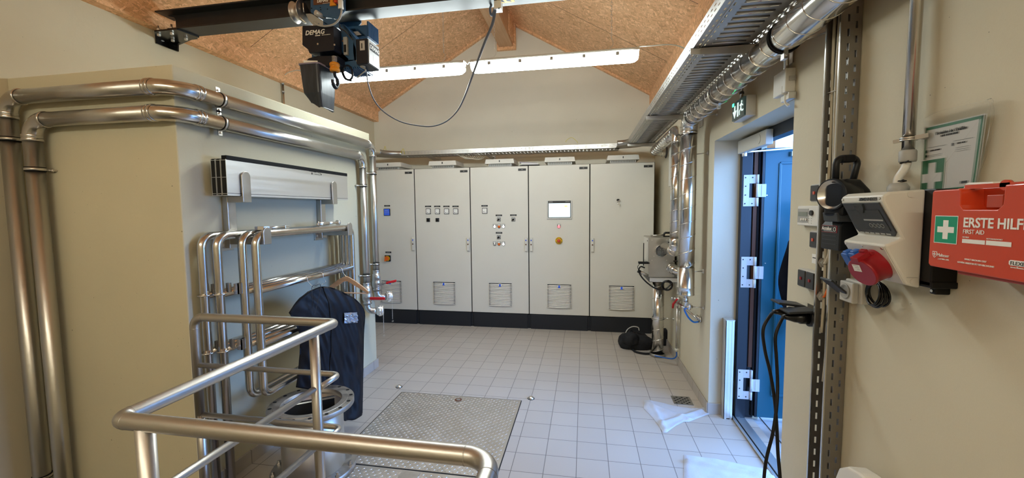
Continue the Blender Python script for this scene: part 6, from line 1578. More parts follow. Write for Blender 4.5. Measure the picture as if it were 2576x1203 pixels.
# spare rails
FR = 0.0230; KRR = 0.0190
def spare(x, y0, y1, tall, label, clips=True):
    z1 = 1.4825
    t = thing('spare_guard_rail', (x, (y0+y1)/2, 0 if tall else 0.58), label, 'railing', 'spare tubular rails hung on the wall brackets')
    if tall: MB().tube(fillet([V(x, y0, 0.001), V(x, y0, z1), V(x, y1, z1), V(x, y1, 0.001)], 0.065, 8), FR, 24).build('outer_tube', 'steel_p', t)
    else: MB().tube(fillet([V(x, (y0+y1)/2, z1), V(x, y0, z1), V(x, y0, 0.525), V(x, y1, 0.525), V(x, y1, z1), V(x, (y0+y1)/2+0.0005, z1)], [0, 0.065, 0.055, 0.055, 0.065, 0], 8), FR, 24, caps=False).build('outer_tube', 'steel_p', t)
    for z in (1.153, 0.835): MB().cyl((x, y0, z), (x, y1, z), KRR, 20).build('cross_tube', 'steel_p', t)
    if clips:
        for z in (1.160, 0.835):
            if tall:
                MB().lathe((x, y0, z-0.006), (0, 0, 1), [(0, FR), (0, FR+0.012), (0.008, FR+0.012), (0.008, FR)], 20).box((x+0.028, y0+0.028, z), (x+0.034, y0+0.045, z+0.055)).box((x+0.012, y0+0.030, z), (x+0.018, y0+0.045, z+0.055)).build('catch', 'steel_p', t)
            else:
                MB().box((x-0.022, y0-0.040, z-0.012), (x-0.016, y0-0.010, z+0.048)).box((x+0.002, y0-0.050, z-0.012), (x+0.008, y0-0.018, z+0.048)).box((x-0.022, y0-0.050, z-0.012), (x+0.008, y0-0.045, z+0.048)).build('catch', 'steel_p', t)
spare(-2.945+0.008, -3.485, -2.182, True, 'tall spare rail frame closest to the wall, standing behind the others')
spare(-2.880, -3.445, -2.236, True, 'tall spare rail frame, second from the wall')
spare(-2.815, -3.345, -2.287, False, 'shorter closed spare rail frame, third from the wall')
spare(-2.750, -3.318, -2.328, False, 'shorter closed spare rail frame farthest from the wall, with the hangers on it', False)
# tools on top of the rails
t = thing('valve_key', (-2.78, -3.2, 1.506), 'steel ring spanner tool lying on the spare rails near the bracket hook', 'tool')
zt = 1.5065; TX_ = -2.775; ya = at(662, 571, X=TX_).y; yb = at(716, 567, X=TX_).y
MB().lathe((TX_, ya, zt), (0, 0, 1), [(0, 0.018), (0, 0.044), (0.022, 0.044), (0.022, 0.018), (0, 0.018)], 8, smooth=False).build('ring_end', 'valve', t, bev=0.002)
MB().cyl((TX_, ya+0.040, zt+0.010), (TX_, yb, zt+0.010), 0.0075, 12).build('shaft', 'zinc', t)
MB().obox((TX_, yb+0.012, zt+0.010), (0.010, 0, 0), (0, 0.018, 0), (0, 0, 0.0095)).build('square_end', 'zinc', t, bev=0.002)
t = thing('steel_pin', (-2.78, -2.6, 1.506), 'steel pin with a round head lying on the spare rails', 'tool')
ya = at(800, 566, X=TX_).y; yb = at(850, 563, X=TX_).y
MB().cyl((TX_, ya, zt+0.016), (TX_, ya+(yb-ya)*0.5, zt+0.018), 0.013, 16).build('pin_sleeve', 'zinc', t)
MB().cyl((TX_, ya+(yb-ya)*0.5, zt+0.018), (TX_, yb, zt+0.020), 0.009, 12).build('pin_rod', 'zinc', t)
MB().cyl((TX_, yb-0.006, zt+0.0205), (TX_, yb+0.010, zt+0.0205), 0.020, 18).build('pin_head', 'zinc', t)
MB().cyl((TX_, ya-0.004, zt+0.003), (TX_, ya+0.006, zt+0.034), 0.006, 10).build('pin_tip', 'zinc', t)

# ------------------------------------------------------------------ garment bag and hangers
t = thing('garment_bag', at(815, 722, X=-2.50), 'long black garment bag with a clear window, hanging from the spare rails', 'garment bag')
A0 = V(-2.695, at(726, 787, X=-2.695).y, 0); B0 = V(-2.500, at(917, 787, X=-2.500).y, 0)
ud = (B0-A0); un = V(ud.y, -ud.x, 0).normalized()
if un.x < 0: un = -un
def on_bag(px, py):
    """meet the sight line with the vertical plane of the bag"""
    d = R_*((px-1288)/FPX)-U_*((py-601.5)/FPX)+_f; s_ = (A0-CAMP).dot(un)/d.dot(un); return CAMP+d*s_
def lerp_tab(tab, y):
    for (a, b) in zip(tab, tab[1:]):
        if a[0] <= y <= b[0]: q = (y-a[0])/(b[0]-a[0]); q = q; return a[1]+(b[1]-a[1])*q
    return tab[-1][1] if y > tab[-1][0] else tab[0][1]
top = [(0.0, 788), (0.06, 768), (0.14, 750), (0.25, 734), (0.36, 725), (0.44, 721.5), (0.52, 722), (0.64, 729), (0.76, 741), (0.88, 755), (0.96, 768), (1.0, 786)]
bot = [(0.0, 975), (0.26, 980), (0.38, 1030), (0.56, 1050), (0.70, 1057), (0.82, 1057), (0.92, 1050), (1.0, 1044)]
left = [(0, 727), (0.12, 741), (0.30, 755), (0.6, 753), (1.0, 745)]
right = [(0, 917), (0.2, 915), (0.6, 913), (1.0, 911)]
NU, NV = 56, 60; front = []; back = []
for j in range(NV+1):
    v = j/NV
    for i in range(NU+1):
        u = i/NU; l = lerp_tab(left, v); r = lerp_tab(right, v); px = l+(r-l)*u
        py = lerp_tab(top, u)+(lerp_tab(bot, u)-lerp_tab(top, u))*v
        p = on_bag(px, py)
        fold = 0.010*sin(u*15+1.5*sin(v*5))*v**0.7+0.007*sin(u*27+v*9)*v+0.006*sin(v*22+u*9)*(1-v)*0.6+0.003*sin(u*41-v*33)
        th = 0.026*(min(1, 7*u, 7*(1-u)))**0.6*min(1, 6*v+0.25)
        front.append(p+un*(th+fold*min(1, 8*u, 8*(1-u)))); back.append(p-un*(th*0.6-fold*0.4))
n = len(front); fs = []
for j in range(NV):
    for i in range(NU):
        a = j*(NU+1)+i; fs.append((a, a+NU+1, a+NU+2, a+1)); fs.append((n+a, n+a+1, n+a+NU+2, n+a+NU+1))
for j in range(NV):
    for i in (0, NU):
        a = j*(NU+1)+i; f = (a, a+NU+1, n+a+NU+1, n+a); fs.append(f if i else f[::-1])
for i in range(NU):
    for j in (0, NV):
        a = j*(NU+1)+i; f = (a, a+1, n+a+1, n+a); fs.append(f if j == 0 else f[::-1])
MB().add(front+back, fs, True).build('bag_body', 'fabric', t)
def fpt(u, v, lift=0.002):
    i, j = int(u*NU), int(v*NV); return front[j*(NU+1)+i]+un*lift
MB().tube([fpt(0.46, k/20*0.98) for k in range(21)], 0.003, 6).build('zip', 'rubber', t)
MB().tube(spline([fpt(u, 0.0, 0.0) for u in (0.0, 0.1, 0.2, 0.35, 0.46, 0.6, 0.75, 0.9, 1.0)]+[fpt(1.0, v, 0) for v in (0.2, 0.5, 0.8, 0.99)], 4), 0.003, 6).build('piping', 'rubber', t)
# crinkled window
q = [on_bag(857, 786), on_bag(890, 784), on_bag(891, 810), on_bag(858, 812)]; rnd = random.Random(4)
g = 9; vs = []
for j in range(g+1):
    for i in range(g+1):
        p = (q[0]*(1-i/g)+q[1]*i/g)*(1-j/g)+(q[3]*(1-i/g)+q[2]*i/g)*j/g; vs.append(p+un*(0.040+rnd.uniform(-0.006, 0.006)))
MB().add(vs, [(j*(g+1)+i, (j+1)*(g+1)+i, (j+1)*(g+1)+i+1, j*(g+1)+i+1) for j in range(g) for i in range(g)]).build('clear_window', 'window_pvc', t)
rail_x = -2.750; rz = 1.153
hx = at(806, 700, X=rail_x).y
def hook_over(y, name_parent, m, down, side=0.0):
    pts = [V(rail_x-0.024, y, rz-0.012), V(rail_x-0.020, y, rz+0.014), V(rail_x, y, rz+0.0235), V(rail_x+0.021, y, rz+0.012), V(rail_x+0.026, y, rz-0.015)]+down
    return MB().tube(spline(pts, 5), 0.0019, 7).build('hanger_hook', m, name_parent)
hook_over(hx, t, 'zinc', [V(rail_x+0.040, hx+0.002, rz-0.05), on_bag(810, 716)+V(0, 0, 0.0)])
t = thing('wire_hanger', V(rail_x, at(766, 700, X=rail_x).y, 1.0), 'thin bent wire clothes hanger hanging empty in front of the black bag', 'hanger')
y = at(766, 705, X=rail_x).y; W = lambda px, py: on_bag(px, py)+un*0.050
hook_over(y, t, 'zinc', [V(rail_x+0.06, y+0.0, rz-0.05), W(772, 722)])
MB().tube(spline([W(772, 722), W(777, 716), W(783, 717), W(792, 713), W(795, 722)], 4)+[W(789, 750), W(783, 775), W(779, 792)]+[W(777, 780), W(774, 760), W(773, 740), W(772, 722)], 0.0016, 6).build('wire_frame', 'dgrey', t)
t = thing('wooden_hanger', V(-2.52, -2.66, 1.0), 'pale wooden clothes hanger beside the black garment bag', 'hanger')
c = at(871, 697, X=-2.70); Rr = at(928, 734, X=-2.52); hd = V(Rr.x-c.x, Rr.y-c.y, 0); L = hd.length; hd.normalize()
def hp(s_, z): return c+hd*s_+V(0, 0, z)
dz = Rr.z-c.z
out = [hp(-L, dz), hp(-L*0.75, dz*0.62), hp(-L*0.4, dz*0.22), hp(-L*0.12, 0.0), hp(0, 0.006), hp(L*0.12, 0.0), hp(L*0.4, dz*0.26), hp(L*0.75, dz*0.66), hp(L, dz)]
inn = [hp(L*0.98, dz-0.014), hp(L*0.7, dz*0.72-0.020), hp(L*0.35, dz*0.34-0.026), hp(L*0.08, -0.034), hp(-L*0.08, -0.034), hp(-L*0.35, dz*0.34-0.026), hp(-L*0.7, dz*0.72-0.020), hp(-L*0.98, dz-0.014)]
nn = V(-hd.y, hd.x, 0)
vs = [p-nn*0.006 for p in out+inn[::-1]]+[p+nn*0.006 for p in out+inn[::-1]]
# build strips between outer and inner outline
o9 = out; i9 = [inn[7], inn[6], inn[5], inn[4], (inn[3]+inn[4])/2, inn[3], inn[2], inn[1], inn[0]]
vs = []; fs = []
for a, b in zip(o9, i9): vs += [a-nn*0.006, b-nn*0.006, b+nn*0.006, a+nn*0.006]
for k in range(8):
    for e in range(4): fs.append((4*k+e, 4*k+(e+1) % 4, 4*k+4+(e+1) % 4, 4*k+4+e))
fs += [(0, 1, 2, 3), (35, 34, 33, 32)]
MB().add(vs, fs).build('hanger_arms', 'wood', t, bev=0.002)
MB().cyl(hp(-L*0.93, dz-0.010), hp(L*0.93, dz-0.014), 0.0055, 12).build('trouser_bar', 'wood', t)
hook_over(c.y-0.005, t, 'zinc', [V(-2.715, c.y, rz-0.030), c+V(0, 0, 0.0)])

# ------------------------------------------------------------------ conduit on the far left wall, above the block
p = at(712, 225, X=XL+0.030)
t = thing('conduit', (XL+0.03, p.y, ZBK), 'short thin steel conduit on the wall above the block, behind the hoist bucket', 'conduit')
MB().cyl((XL+0.03, p.y, ZBK-0.3), (XL+0.03, p.y, 3.0), 0.0105, 14).build('conduit_tube', 'steel_p', t)
MB().lathe((XL+0.03, p.y, 2.985), (0, 0, 1), [(0, 0), (0, 0.013), (0.03, 0.013), (0.03, 0)], 14).lathe((XL+0.03, p.y, 2.90), (0, 0, 1), [(0, 0.01), (0, 0.015), (0.016, 0.015), (0.016, 0.01)], 14).build('sleeve', 'grey', t)
tag(MB().tube(spline([(XL+0.03, p.y, 3.01), (XL+0.04, p.y, 3.06), at(722, 184, X=XL+0.12), at(736, 179, X=XL+0.22), at(752, 177, X=XL+0.33), at(790, 184, X=XL+0.5)], 6), 0.0055, 8).build('lamp_cable', 'offwhite'), 'white cable arching from the short wall conduit towards the roof boards', 'cable')

# ------------------------------------------------------------------ crane beam with bracket
BY0, BY1, BZ0, BZ1 = -2.777, -2.633, 2.955, 3.098
t = thing('crane_beam', (-2.0, -2.705, BZ0), 'dark steel crane beam crossing the room under the roof boards', 'beam')
x0, x1 = -3.885, XR-0.001; ym = (BY0+BY1)/2
MB().box((x0, BY0, BZ0), (x1, BY1, BZ0+0.010)).build('bottom_flange', 'beam', t, bev=0.001)
MB().box((x0-0.10, BY0, BZ1-0.010), (x1, BY1, BZ1)).build('top_flange', 'beam', t, bev=0.001)
pts = [(x0, BZ0+0.010), (x0, BZ1-0.040), (x0-0.012, BZ1-0.024), (x0-0.07, BZ1-0.0105), (x1, BZ1-0.0105), (x1, BZ0+0.010)]
MB().prism([(x, ym-0.003, z) for x, z in pts], (0, 0.006, 0)).build('web', 'beam', t)
# sticker under the beam
q = [at(1246, -6, Z=BZ0), at(1253, 9, Z=BZ0), at(1295, 5, Z=BZ0), at(1289, -10, Z=BZ0)]; yy0 = min(q[1].y, q[2].y)
sx0, sx1 = q[1].x, q[2].x; sy0, sy1 = BY0+0.012, (q[1].y+q[2].y)/2
st = MB().box((sx0, sy0, BZ0-0.0012), (sx1, sy1, BZ0)).build('warning_sticker', 'yellow', t)
mb = MB(); cyy = sy1-0.022
for a in (0.18, 0.58):
    xa = sx0+(sx1-sx0)*a; xb = xa+(sx1-sx0)*0.26
    mb.add([(xa, cyy, BZ0-0.0016), (xa-0.008, cyy-0.03, BZ0-0.0016), (xb-0.012, cyy-0.03, BZ0-0.0016), (xb, cyy+0.012, BZ0-0.0016)], [(0, 1, 2, 3)])
mb.build('sticker_symbols', 'ink', st)
b = thing('beam_bracket', (XL, -2.62, 2.90), 'black bolted steel bracket joining the crane beam to the wall', 'bracket')
wy0, wy1 = at(392, 95, X=XL+0.008).y, at(447, 120, X=XL+0.008).y
MB().prism([(XL+0.001, wy0, at(392, 78, X=XL).z), (XL+0.001, wy0, at(395, 111, X=XL).z), (XL+0.001, wy1, at(447, 131, X=XL).z), (XL+0.001, wy1, at(447, 100, X=XL).z)], (0.012, 0, 0)).build('wall_plate', 'gloss', b, bev=0.001)
hp_ = [(XL+0.001, -2.690), (-3.985, BY0-0.012), (-3.79, BY0-0.012), (-3.760, BY1-0.006), (-3.82, BY1+0.005), (XL+0.001, BY1+0.10)]
MB().prism([(x, y, BZ0-0.012) for x, y in hp_], (0, 0, 0.0115)).build('seat_plate', 'gloss', b, bev=0.001)
g_ = [(XL+0.012, BZ0-0.012), (-3.80, BZ0-0.012), (-3.86, BZ0-0.020), (-3.93, BZ0-0.032), (-3.97, BZ0-0.05), (XL+0.012, BZ0-0.085)]
yg = -2.60
MB().prism([at(px, py, Y=yg) for px, py in ((400, 76), (396, 112), (447, 129), (447, 110), (455, 104), (470, 100), (497, 97), (450, 74))], (0, 0.010, 0)).build('gusset', 'gloss', b)
mb = MB()
for xx, yy in ((-3.985, BY0+0.02), (-3.87, BY0+0.02), (-3.985, BY1-0.02), (-3.86, BY1-0.025)):
    mb.cyl((xx, yy, BZ0-0.03), (xx, yy, BZ0+0.045), 0.006, 8); mb.lathe((xx, yy, BZ0-0.028), (0, 0, 1), [(0, 0), (0, 0.012), (0.014, 0.012), (0.014, 0)], 6, smooth=False); mb.lathe((xx, yy, BZ0+0.011), (0, 0, 1), [(0, 0), (0, 0.012), (0.012, 0.012), (0.012, 0)], 6, smooth=False)
for yy, zz in ((wy0+0.045, 2.955), (wy1-0.03, 2.93)): mb.lathe((XL+0.013, yy, zz), (1, 0, 0), [(0, 0), (0, 0.017), (0.006, 0.017), (0.006, 0.011), (0.022, 0.010), (0.022, 0)], 12)
mb.build('bracket_bolts', 'zinc', b)

# ------------------------------------------------------------------ chain hoist
t = thing('chain_hoist', (-2.45, -2.75, 2.3), 'blue and black electric chain hoist with a plastic chain bucket, under the beam', 'hoist')
def nbox(px0, py0, px1, py1, Yn, pxf):
    a = at(px0, py0, Y=Yn); b = at(px1, py1, Y=Yn); yf = at(pxf, (py0+py1)/2, X=b.x).y
    return a, b, yf
# trolley plates, both sides of the beam
YT = BY0-0.030
P = lambda px, py, Y=YT: at(px, py, Y=Y)
tp = [P(781, -40), P(781, 30), P(790, 38), P(848, 47), P(868, 25), P(868, -40)]
for dy in (0, BY1-BY0+0.05): MB().prism([p+V(0, dy, 0) for p in tp], (0, 0.010, 0)).build('trolley_plate', 'hoist_blue', t, bev=0.002)
n_ = P(788, 1); m_ = P(833, 13)
np_ = MB().prism([P(788, -8)+V(0, -0.001, 0), P(789, 13.5)+V(0, -0.001, 0), P(833, 8.5)+V(0, -0.001, 0), P(832, -12)+V(0, -0.001, 0)], (0, -0.001, 0)).build('name_plate', 'seal', t)
def hoist_text(s_, pa, pb, size, parent, Y, dyy=-0.003, bold=0.0006, m='print'):
    a = at(*pa, Y=Y)+V(0, dyy, 0); b_ = at(*pb, Y=Y)+V(0, dyy, 0); o = text('brand_lettering', s_, a, (1, 0, 0), (0, 0, 1), size, m, parent, shear=0.22, bold=bold)
    xs = [v.co.x for v in o.data.vertices]; w = max(xs)-min(xs); f = (b_.x-a.x)/w; m0 = min(xs)
    for v in o.data.vertices: v.co.x = m0+(v.co.x-m0)*f
    return o
hoist_text('DEMAG', (798, 7), (826, 4), 0.028, np_, YT, -0.0024)
mb = MB().box(P(812, 8.5)+V(0, -0.003, -0.001), P(831, 8.5)+V(0, -0.002, 0.001)); mb.build('plate_underline', 'silver', np_)
mb = MB()
for px, py in ((784, 21), (806, 19), (807, 24.5), (824, 23)): p = P(px, py); mb.cyl(p, p+V(0, -0.002, 0), 0.004, 10)
mb.build('plate_holes', 'dark', t)
MB().prism([P(833, -10)+V(0, -0.012, 0), P(833, 9)+V(0, -0.012, 0), P(832, 17)+V(0, -0.012, 0), P(848, 15)+V(0, -0.012, 0), P(846, 9)+V(0, -0.012, 0), P(840, 8)+V(0, -0.012, 0), P(840, -10)+V(0, -0.012, 0)], (0, 0.012, 0)).build('orange_plate', 'orange', t)
MB().obox(P(850, 2)+V(0, -0.02, 0.01), (0.010, 0, 0), (0, 0.012, 0), (0, 0, 0.035)).build('red_block', 'aid', t)
p = P(806, 37); mb = MB().cyl(p+V(0.01, 0.03, -0.008), p+V(-0.012, -0.035, 0.0), 0.017, 20); mb.build('roller_pin', 'silver', t)
mb = MB().prism([P(768, 34), P(783, 34), P(825, 60), P(826, 66), P(790, 66), P(775, 50)], (0, 0.10, 0)); mb.build('side_casting', 'grey', t, bev=0.003)
MB().prism([P(812, 46), P(838, 46), P(858, 64), P(850, 70), P(812, 66)], (0, 0.13, 0)).build('neck', 'hoist_blue', t, bev=0.003)
# trolley wheel on the lower flange
wc = at(752, 31, Y=YT-0.012); wr = 0.068
MB().lathe(wc+V(-0.034, 0, 0), (1, 0, 0), [(0, 0.0), (0, wr*0.92), (0.006, wr), (0.012, wr*0.92), (0.018, wr*0.76), (0.048, wr*0.76), (0.054, wr*0.9), (0.062, wr*1.05), (0.068, wr*1.05), (0.068, 0.0)], 32).build('trolley_wheel', 'valve', t)
MB().cyl(at(736, 28, Y=YT-0.05), at(770, 58, Y=YT-0.05), 0.004, 8).cyl(at(762, 8, Y=YT-0.03), at(764, 30, Y=YT-0.03), 0.004, 8).build('guide_wire', 'zinc', t)
# main cover
YM = -2.900
a, b_, yf = nbox(760, 64, 839, 114, YM, 857)
yf = min(max(yf, YM+0.08), YM+0.20)
cvp = [at(760, 66, Y=YM), at(762, 64, Y=YM), at(837, 63, Y=YM), at(839, 66, Y=YM), at(841, 124, Y=YM), at(838, 127, Y=YM), at(778, 134, Y=YM), at(774, 124, Y=YM), at(760, 113, Y=YM)]
cv = MB().prism(cvp, (0, yf-YM, 0)).build('main_cover', 'hoist_dark', t, bev=0.006, seg=3)
hoist_text('DEMAG', (768, 89), (817, 84), 0.040, cv, YM, -0.0012, 0.0009)
mb = MB(); p = at(793, 90, Y=YM); mb.box(p+V(0, -0.0016, -0.003), p+V(0.036, -0.0005, 0.002)); q = at(809, 88.5, Y=YM)
for k in range(7): mb.box(q+V(0.003+0.009*k, -0.0016, -0.002), q+V(0.0085+0.009*k, -0.0005, 0.002))
mb.build('cover_lettering', 'print', cv)
mb = MB()
for px, py in ((800, 111), (842, 113)): p = at(px, py, Y=YM); mb.cyl(p, p+V(0, -0.004, 0), 0.006, 10)
mb.build('cover_screws', 'zinc', cv)
xr = cvp[3].x; MB().add([(xr+0.009, YM+0.10, at(850, 86, Y=YM).z+0.012), (xr+0.009, YM+0.075, at(850, 86, Y=YM).z-0.012), (xr+0.009, YM+0.125, at(850, 86, Y=YM).z-0.012)], [(0, 1, 2)]).build('warning_triangle', 'orange', t, solid=0.001)
# blue strap frame
YS = YM+0.10
Q = lambda px, py, Y=YS: at(px, py, Y=Y)
for yy in (YS, YS+0.13):
    MB().prism([p+V(0, yy-YS, 0) for p in (Q(856, 62), Q(864, 60), Q(896, 98), Q(896, 152), Q(860, 158), Q(784, 150), Q(784, 132), Q(856, 130))], (0, 0.012, 0)).build('frame_side', 'hoist_blue', t, bev=0.002)
MB().prism([Q(856, 62), Q(864, 60), Q(896, 98), Q(896, 152), Q(888, 154), Q(888, 102), Q(860, 70)], (0, 0.14, 0)).build('frame_strap', 'hoist_blue', t, bev=0.002)
mb = MB().box(Q(867, 96)+V(0, -0.02, 0), Q(878, 140)+V(0, 0.0, 0)); mb.build('grey_insert', 'grey', t, bev=0.002)
MB().box(Q(869.5, 116)+V(0, -0.024, 0), Q(875.5, 134)+V(0, -0.019, 0)).build('insert_slot', 'dark', t)
MB().prism([Q(784, 128), Q(856, 126), Q(880, 150), Q(860, 160), Q(790, 150)], (0, 0.13, 0)).build('frame_bottom', 'hoist_blue', t, bev=0.004)
# travel motor with fins
YF_ = -2.68
F = lambda px, py, Y=YF_: at(px, py, Y=Y)
m1 = MB().box(F(872, 96), F(922, 62)+V(0, 0.15, 0)); m1.build('travel_motor', 'hoist_blue', t, bev=0.004)
mb = MB(); a, b_ = F(872, 96), F(922, 56)
for k in range(12): mb.box((b_.x-0.001, a.y+0.006+0.012*k, a.z), (b_.x+0.012, a.y+0.010+0.012*k, b_.z+0.01))
mb.build('motor_fins', 'hoist_blue', t)
MB().prism([F(868, 74), F(890, 98), F(926, 96), F(900, 70)], (0, 0.02, -0.0)).build('motor_foot', 'hoist_blue', t, bev=0.002)
MB().prism([F(880, 81)+V(0, -0.002, 0), F(889, 91)+V(0, -0.002, 0), F(910, 88)+V(0, -0.002, 0), F(901, 79)+V(0, -0.002, 0)], (0, -0.001, 0)).build('rating_plate', 'silver', t)
# control box with light side plate
YC = -2.83
a, b_, yf = nbox(894, 98, 926, 160, YC, 953); yf = min(max(yf, YC+0.12), YC+0.26)
cb = MB().box((a.x, YC, b_.z), (b_.x, yf, a.z)).build('control_box', 'hoist_dark', t, bev=0.006, seg=3)
sp_ = MB().box((b_.x-0.001, YC+0.008, b_.z+0.006), (b_.x+0.005, yf-0.006, a.z-0.006)).build('side_plate', 'silver', t, bev=0.002)
h = a.z-b_.z; d_ = yf-YC
MB().box((b_.x+0.005, YC+d_*0.12, a.z-h*0.42), (b_.x+0.0058, YC+d_*0.92, a.z-h*0.14)).build('dark_field', 'hoist_dark', sp_)
text('brand_lettering', 'DEMAG', (b_.x+0.0062, YC+d_*0.14, a.z-h*0.34), (0, 1, 0), (0, 0, 1), 0.036, 'print', sp_, shear=0.2, bold=0.0008)
MB().box((b_.x+0.005, YC+d_*0.38, a.z-h*0.80), (b_.x+0.0058, YC+d_*0.86, a.z-h*0.56)).build('small_label', 'print', sp_)
a2 = at(905, 103, Y=YC); b2 = at(918, 126, Y=YC); lb = MB().box((a2.x, YC-0.001, b2.z), (b2.x, YC, a2.z)).build('type_label', 'silver', cb)
MB().box((a2.x+0.010, YC-0.0014, b2.z+0.012), (a2.x+0.018, YC-0.001, a2.z-0.016)).build('type_print', 'ink', lb)
MB().lathe(at(913, 166, Y=YC+0.04)+V(0, 0, -0.01), (0, 0, 1), [(0, 0), (0, 0.016), (0.03, 0.016), (0.03, 0)], 14).build('cable_gland', 'grey', t)
# lift motor with fins below
a, b_ = at(858, 152, Y=-2.80), at(905, 172, Y=-2.80)
mb = MB().box((a.x, -2.80, b_.z+0.01), (b_.x, -2.62, a.z))
for k in range(9): mb.box((a.x+0.006+0.015*k, -2.805, b_.z), (a.x+0.011+0.015*k, -2.615, b_.z+0.02))
mb.build('lift_motor', 'hoist_blue', t, bev=0.002)
# chain guide, spring, hook block and hook
a, b_ = at(776, 138, Y=-2.86), at(850, 163, Y=-2.86)
MB().prism([at(776, 146, Y=-2.88), at(800, 140, Y=-2.88), at(850, 140, Y=-2.88), at(850, 160, Y=-2.88), at(815, 168, Y=-2.88), at(764, 160, Y=-2.88)], (0, 0.14, 0)).build('chain_guide', 'hoist_dark', t, bev=0.004)
hc = at(842, 168, Y=-2.90)
mb = MB()
for k in range(5): mb.ring(hc+V(0, 0, 0.030+0.008*k), (0, 0, 1), 0.014, 0.0028, 18, 6)
mb.build('buffer_spring', 'zinc', t)
MB().lathe(hc+V(0, 0, -0.034), (0, 0, 1), [(0, 0), (0, 0.026), (0.008, 0.031), (0.022, 0.031), (0.024, 0.028), (0.036, 0.028), (0.038, 0.031), (0.052, 0.031), (0.058, 0.026), (0.058, 0.0)], 24).build('hook_block', 'orange', t)
hk = [hc+V(0, 0, -0.034), hc+V(0, 0.0, -0.055), hc+V(0, 0.022, -0.075), hc+V(0, 0.026, -0.105), hc+V(0, 0.0, -0.132), hc+V(0, -0.026, -0.112), hc+V(0, -0.030, -0.090)]
MB().tube(spline(hk, 6), [0.010]*12+[0.012]*18+[0.009]*7, 12).build('hook', 'hoist_dark', t)
# chain bucket
YK = -2.945
nt = [at(750.5, 160, Y=YK), at(801, 164, Y=YK)]; xk0, xk1 = nt[0].x, nt[1].x; ykf = at(846, 205, X=xk1).y; ykf = min(max(ykf, YK+0.12), YK+0.24)
zt_ = at(775, 161, Y=YK).z; zb_l = at(758.6, 233, Y=YK).z; zb_m = at(806, 266, Y=YK).z
xl2 = at(758.6, 233, Y=YK).x; xr2 = at(806, 266, Y=YK).x
def loop(z, x0, x1, y0, y1, rr=0.02):
    pts = []
    for (cx, cy, a0) in ((x0+rr, y0+rr, pi), (x1-rr, y0+rr, 1.5*pi), (x1-rr, y1-rr, 0), (x0+rr, y1-rr, 0.5*pi)):
        for k in range(4): a = a0+pi/2*k/3; pts.append(V(cx+rr*cos(a), cy+rr*sin(a), z))
    return pts
rings_ = [loop(zt_, xk0, xk1, YK, ykf), loop(zt_-0.10, xk0+0.008, xk1, YK+0.004, ykf-0.004), loop(zb_l, xl2, xk1-0.001, YK+0.010, ykf-0.010)]
last = [V(max(p.x, xl2+0.045), p.y, zb_m+(0.03 if p.x < (xk0+xk1)/2 else 0)) for p in loop(zb_m, xl2+0.03, xk1-0.006, YK+0.03, ykf-0.02)]
rings_.append(last); vs = sum(rings_, []); m = 16; fs = []
for i in range(3):
    for k in range(m): fs.append((i*m+k, (i+1)*m+k, (i+1)*m+(k+1) % m, i*m+(k+1) % m))
fs = [f[::-1] for f in fs]; fs.append(tuple(range(3*m, 4*m))[::-1])
MB().add(vs, fs).build('chain_bucket', 'bucket', t, bev=0.004)
MB().tube(loop(zt_+0.004, xk0-0.002, xk1+0.002, YK-0.002, ykf+0.002), 0.0055, 8, closed=True).build('bucket_rim', 'binder', t)
MB().prism([at(764, 158, Y=YK), at(799, 160, Y=YK), at(799, 153, Y=YK), at(764, 152, Y=YK)], (0, -0.002, 0)).build('bucket_label', 'print', t)
# cables about the hoist
K = lambda px, py, Y=-2.92: at(px, py, Y=Y)
MB().tube(spline([K(857, -20), K(858, 10), K(859, 32), K(852, 50), K(838, 62), K(818, 66), K(800, 63), K(790, 57), K(795, 56), K(802, 60)], 7), 0.0062, 8).build('looped_cable', 'grey_cable', t)
MB().lathe(K(857, 10)+V(0, 0, -0.032), (0, 0, 1), [(0, 0.012), (0.004, 0.017), (0.020, 0.015), (0.05, 0.016), (0.058, 0.012), (0.058, 0)], 18).build('cable_connector', 'white', t)
MB().tube(spline([K(854, 60, -2.85), K(857, 72, -2.85), K(868, 78, -2.85), K(880, 92, -2.85), K(888, 100, -2.85)], 6), 0.004, 8).build('side_cable', 'dgrey', t)
MB().tube(spline([K(857, 158, -2.80), K(860, 180, -2.80), K(868, 197, -2.80), K(880, 201, -2.80), K(887, 190, -2.80), K(884, 172, -2.80), K(874, 165, -2.80), K(866, 170, -2.80), K(863, 182, -2.80), K(870, 198, -2.80), K(884, 203, -2.80)], 7), 0.007, 8).build('hanging_loop', 'hoist_dark', t)
MB().tube(spline([K(896, 152, -2.80), K(908, 168, -2.80), K(920, 176, -2.80), K(910, 186, -2.80), K(898, 196, -2.80)], 5), 0.004, 8).build('thin_loop', 'grey_cable', t)
# festoon cable
fc = [K(915, 168, -2.78), K(921, 176, -2.74), K(926, 210, -2.72), K(940, 250, -2.71), K(965, 281, -2.705), K(1005, 305, -2.70), K(1045, 315, -2.70), K(1085, 318, -2.70), K(1120, 307, -2.70), K(1148, 282, -2.70), K(1166, 250, -2.70), K(1185, 200, -2.70), K(1203, 150, -2.70), K(1222, 100, -2.70), K(1238, 62, -2.70), K(1244, 35, -2.70), K(1245, 20, -2.70)]
cpts = spline(fc, 6); mb = MB(); vs = []; n = len(cpts)
for i, p in enumerate(cpts):
    u = i/(n-1); w = 0.0045+0.0065*min(1, max(0, (u-0.45)/0.35)); tw = 0.2+1.2*u
    tg = (cpts[min(i+1, n-1)]-cpts[max(i-1, 0)]).normalized(); s_ = tg.cross(V(0, 1, 0)).normalized(); q_ = s_*sin(tw)+V(0, 1, 0)*cos(tw); r_ = tg.cross(q_).normalized()
    for k in range(10): a = 2*pi*k/10; vs.append(p+q_*(w*cos(a))+r_*(0.0042*sin(a)))
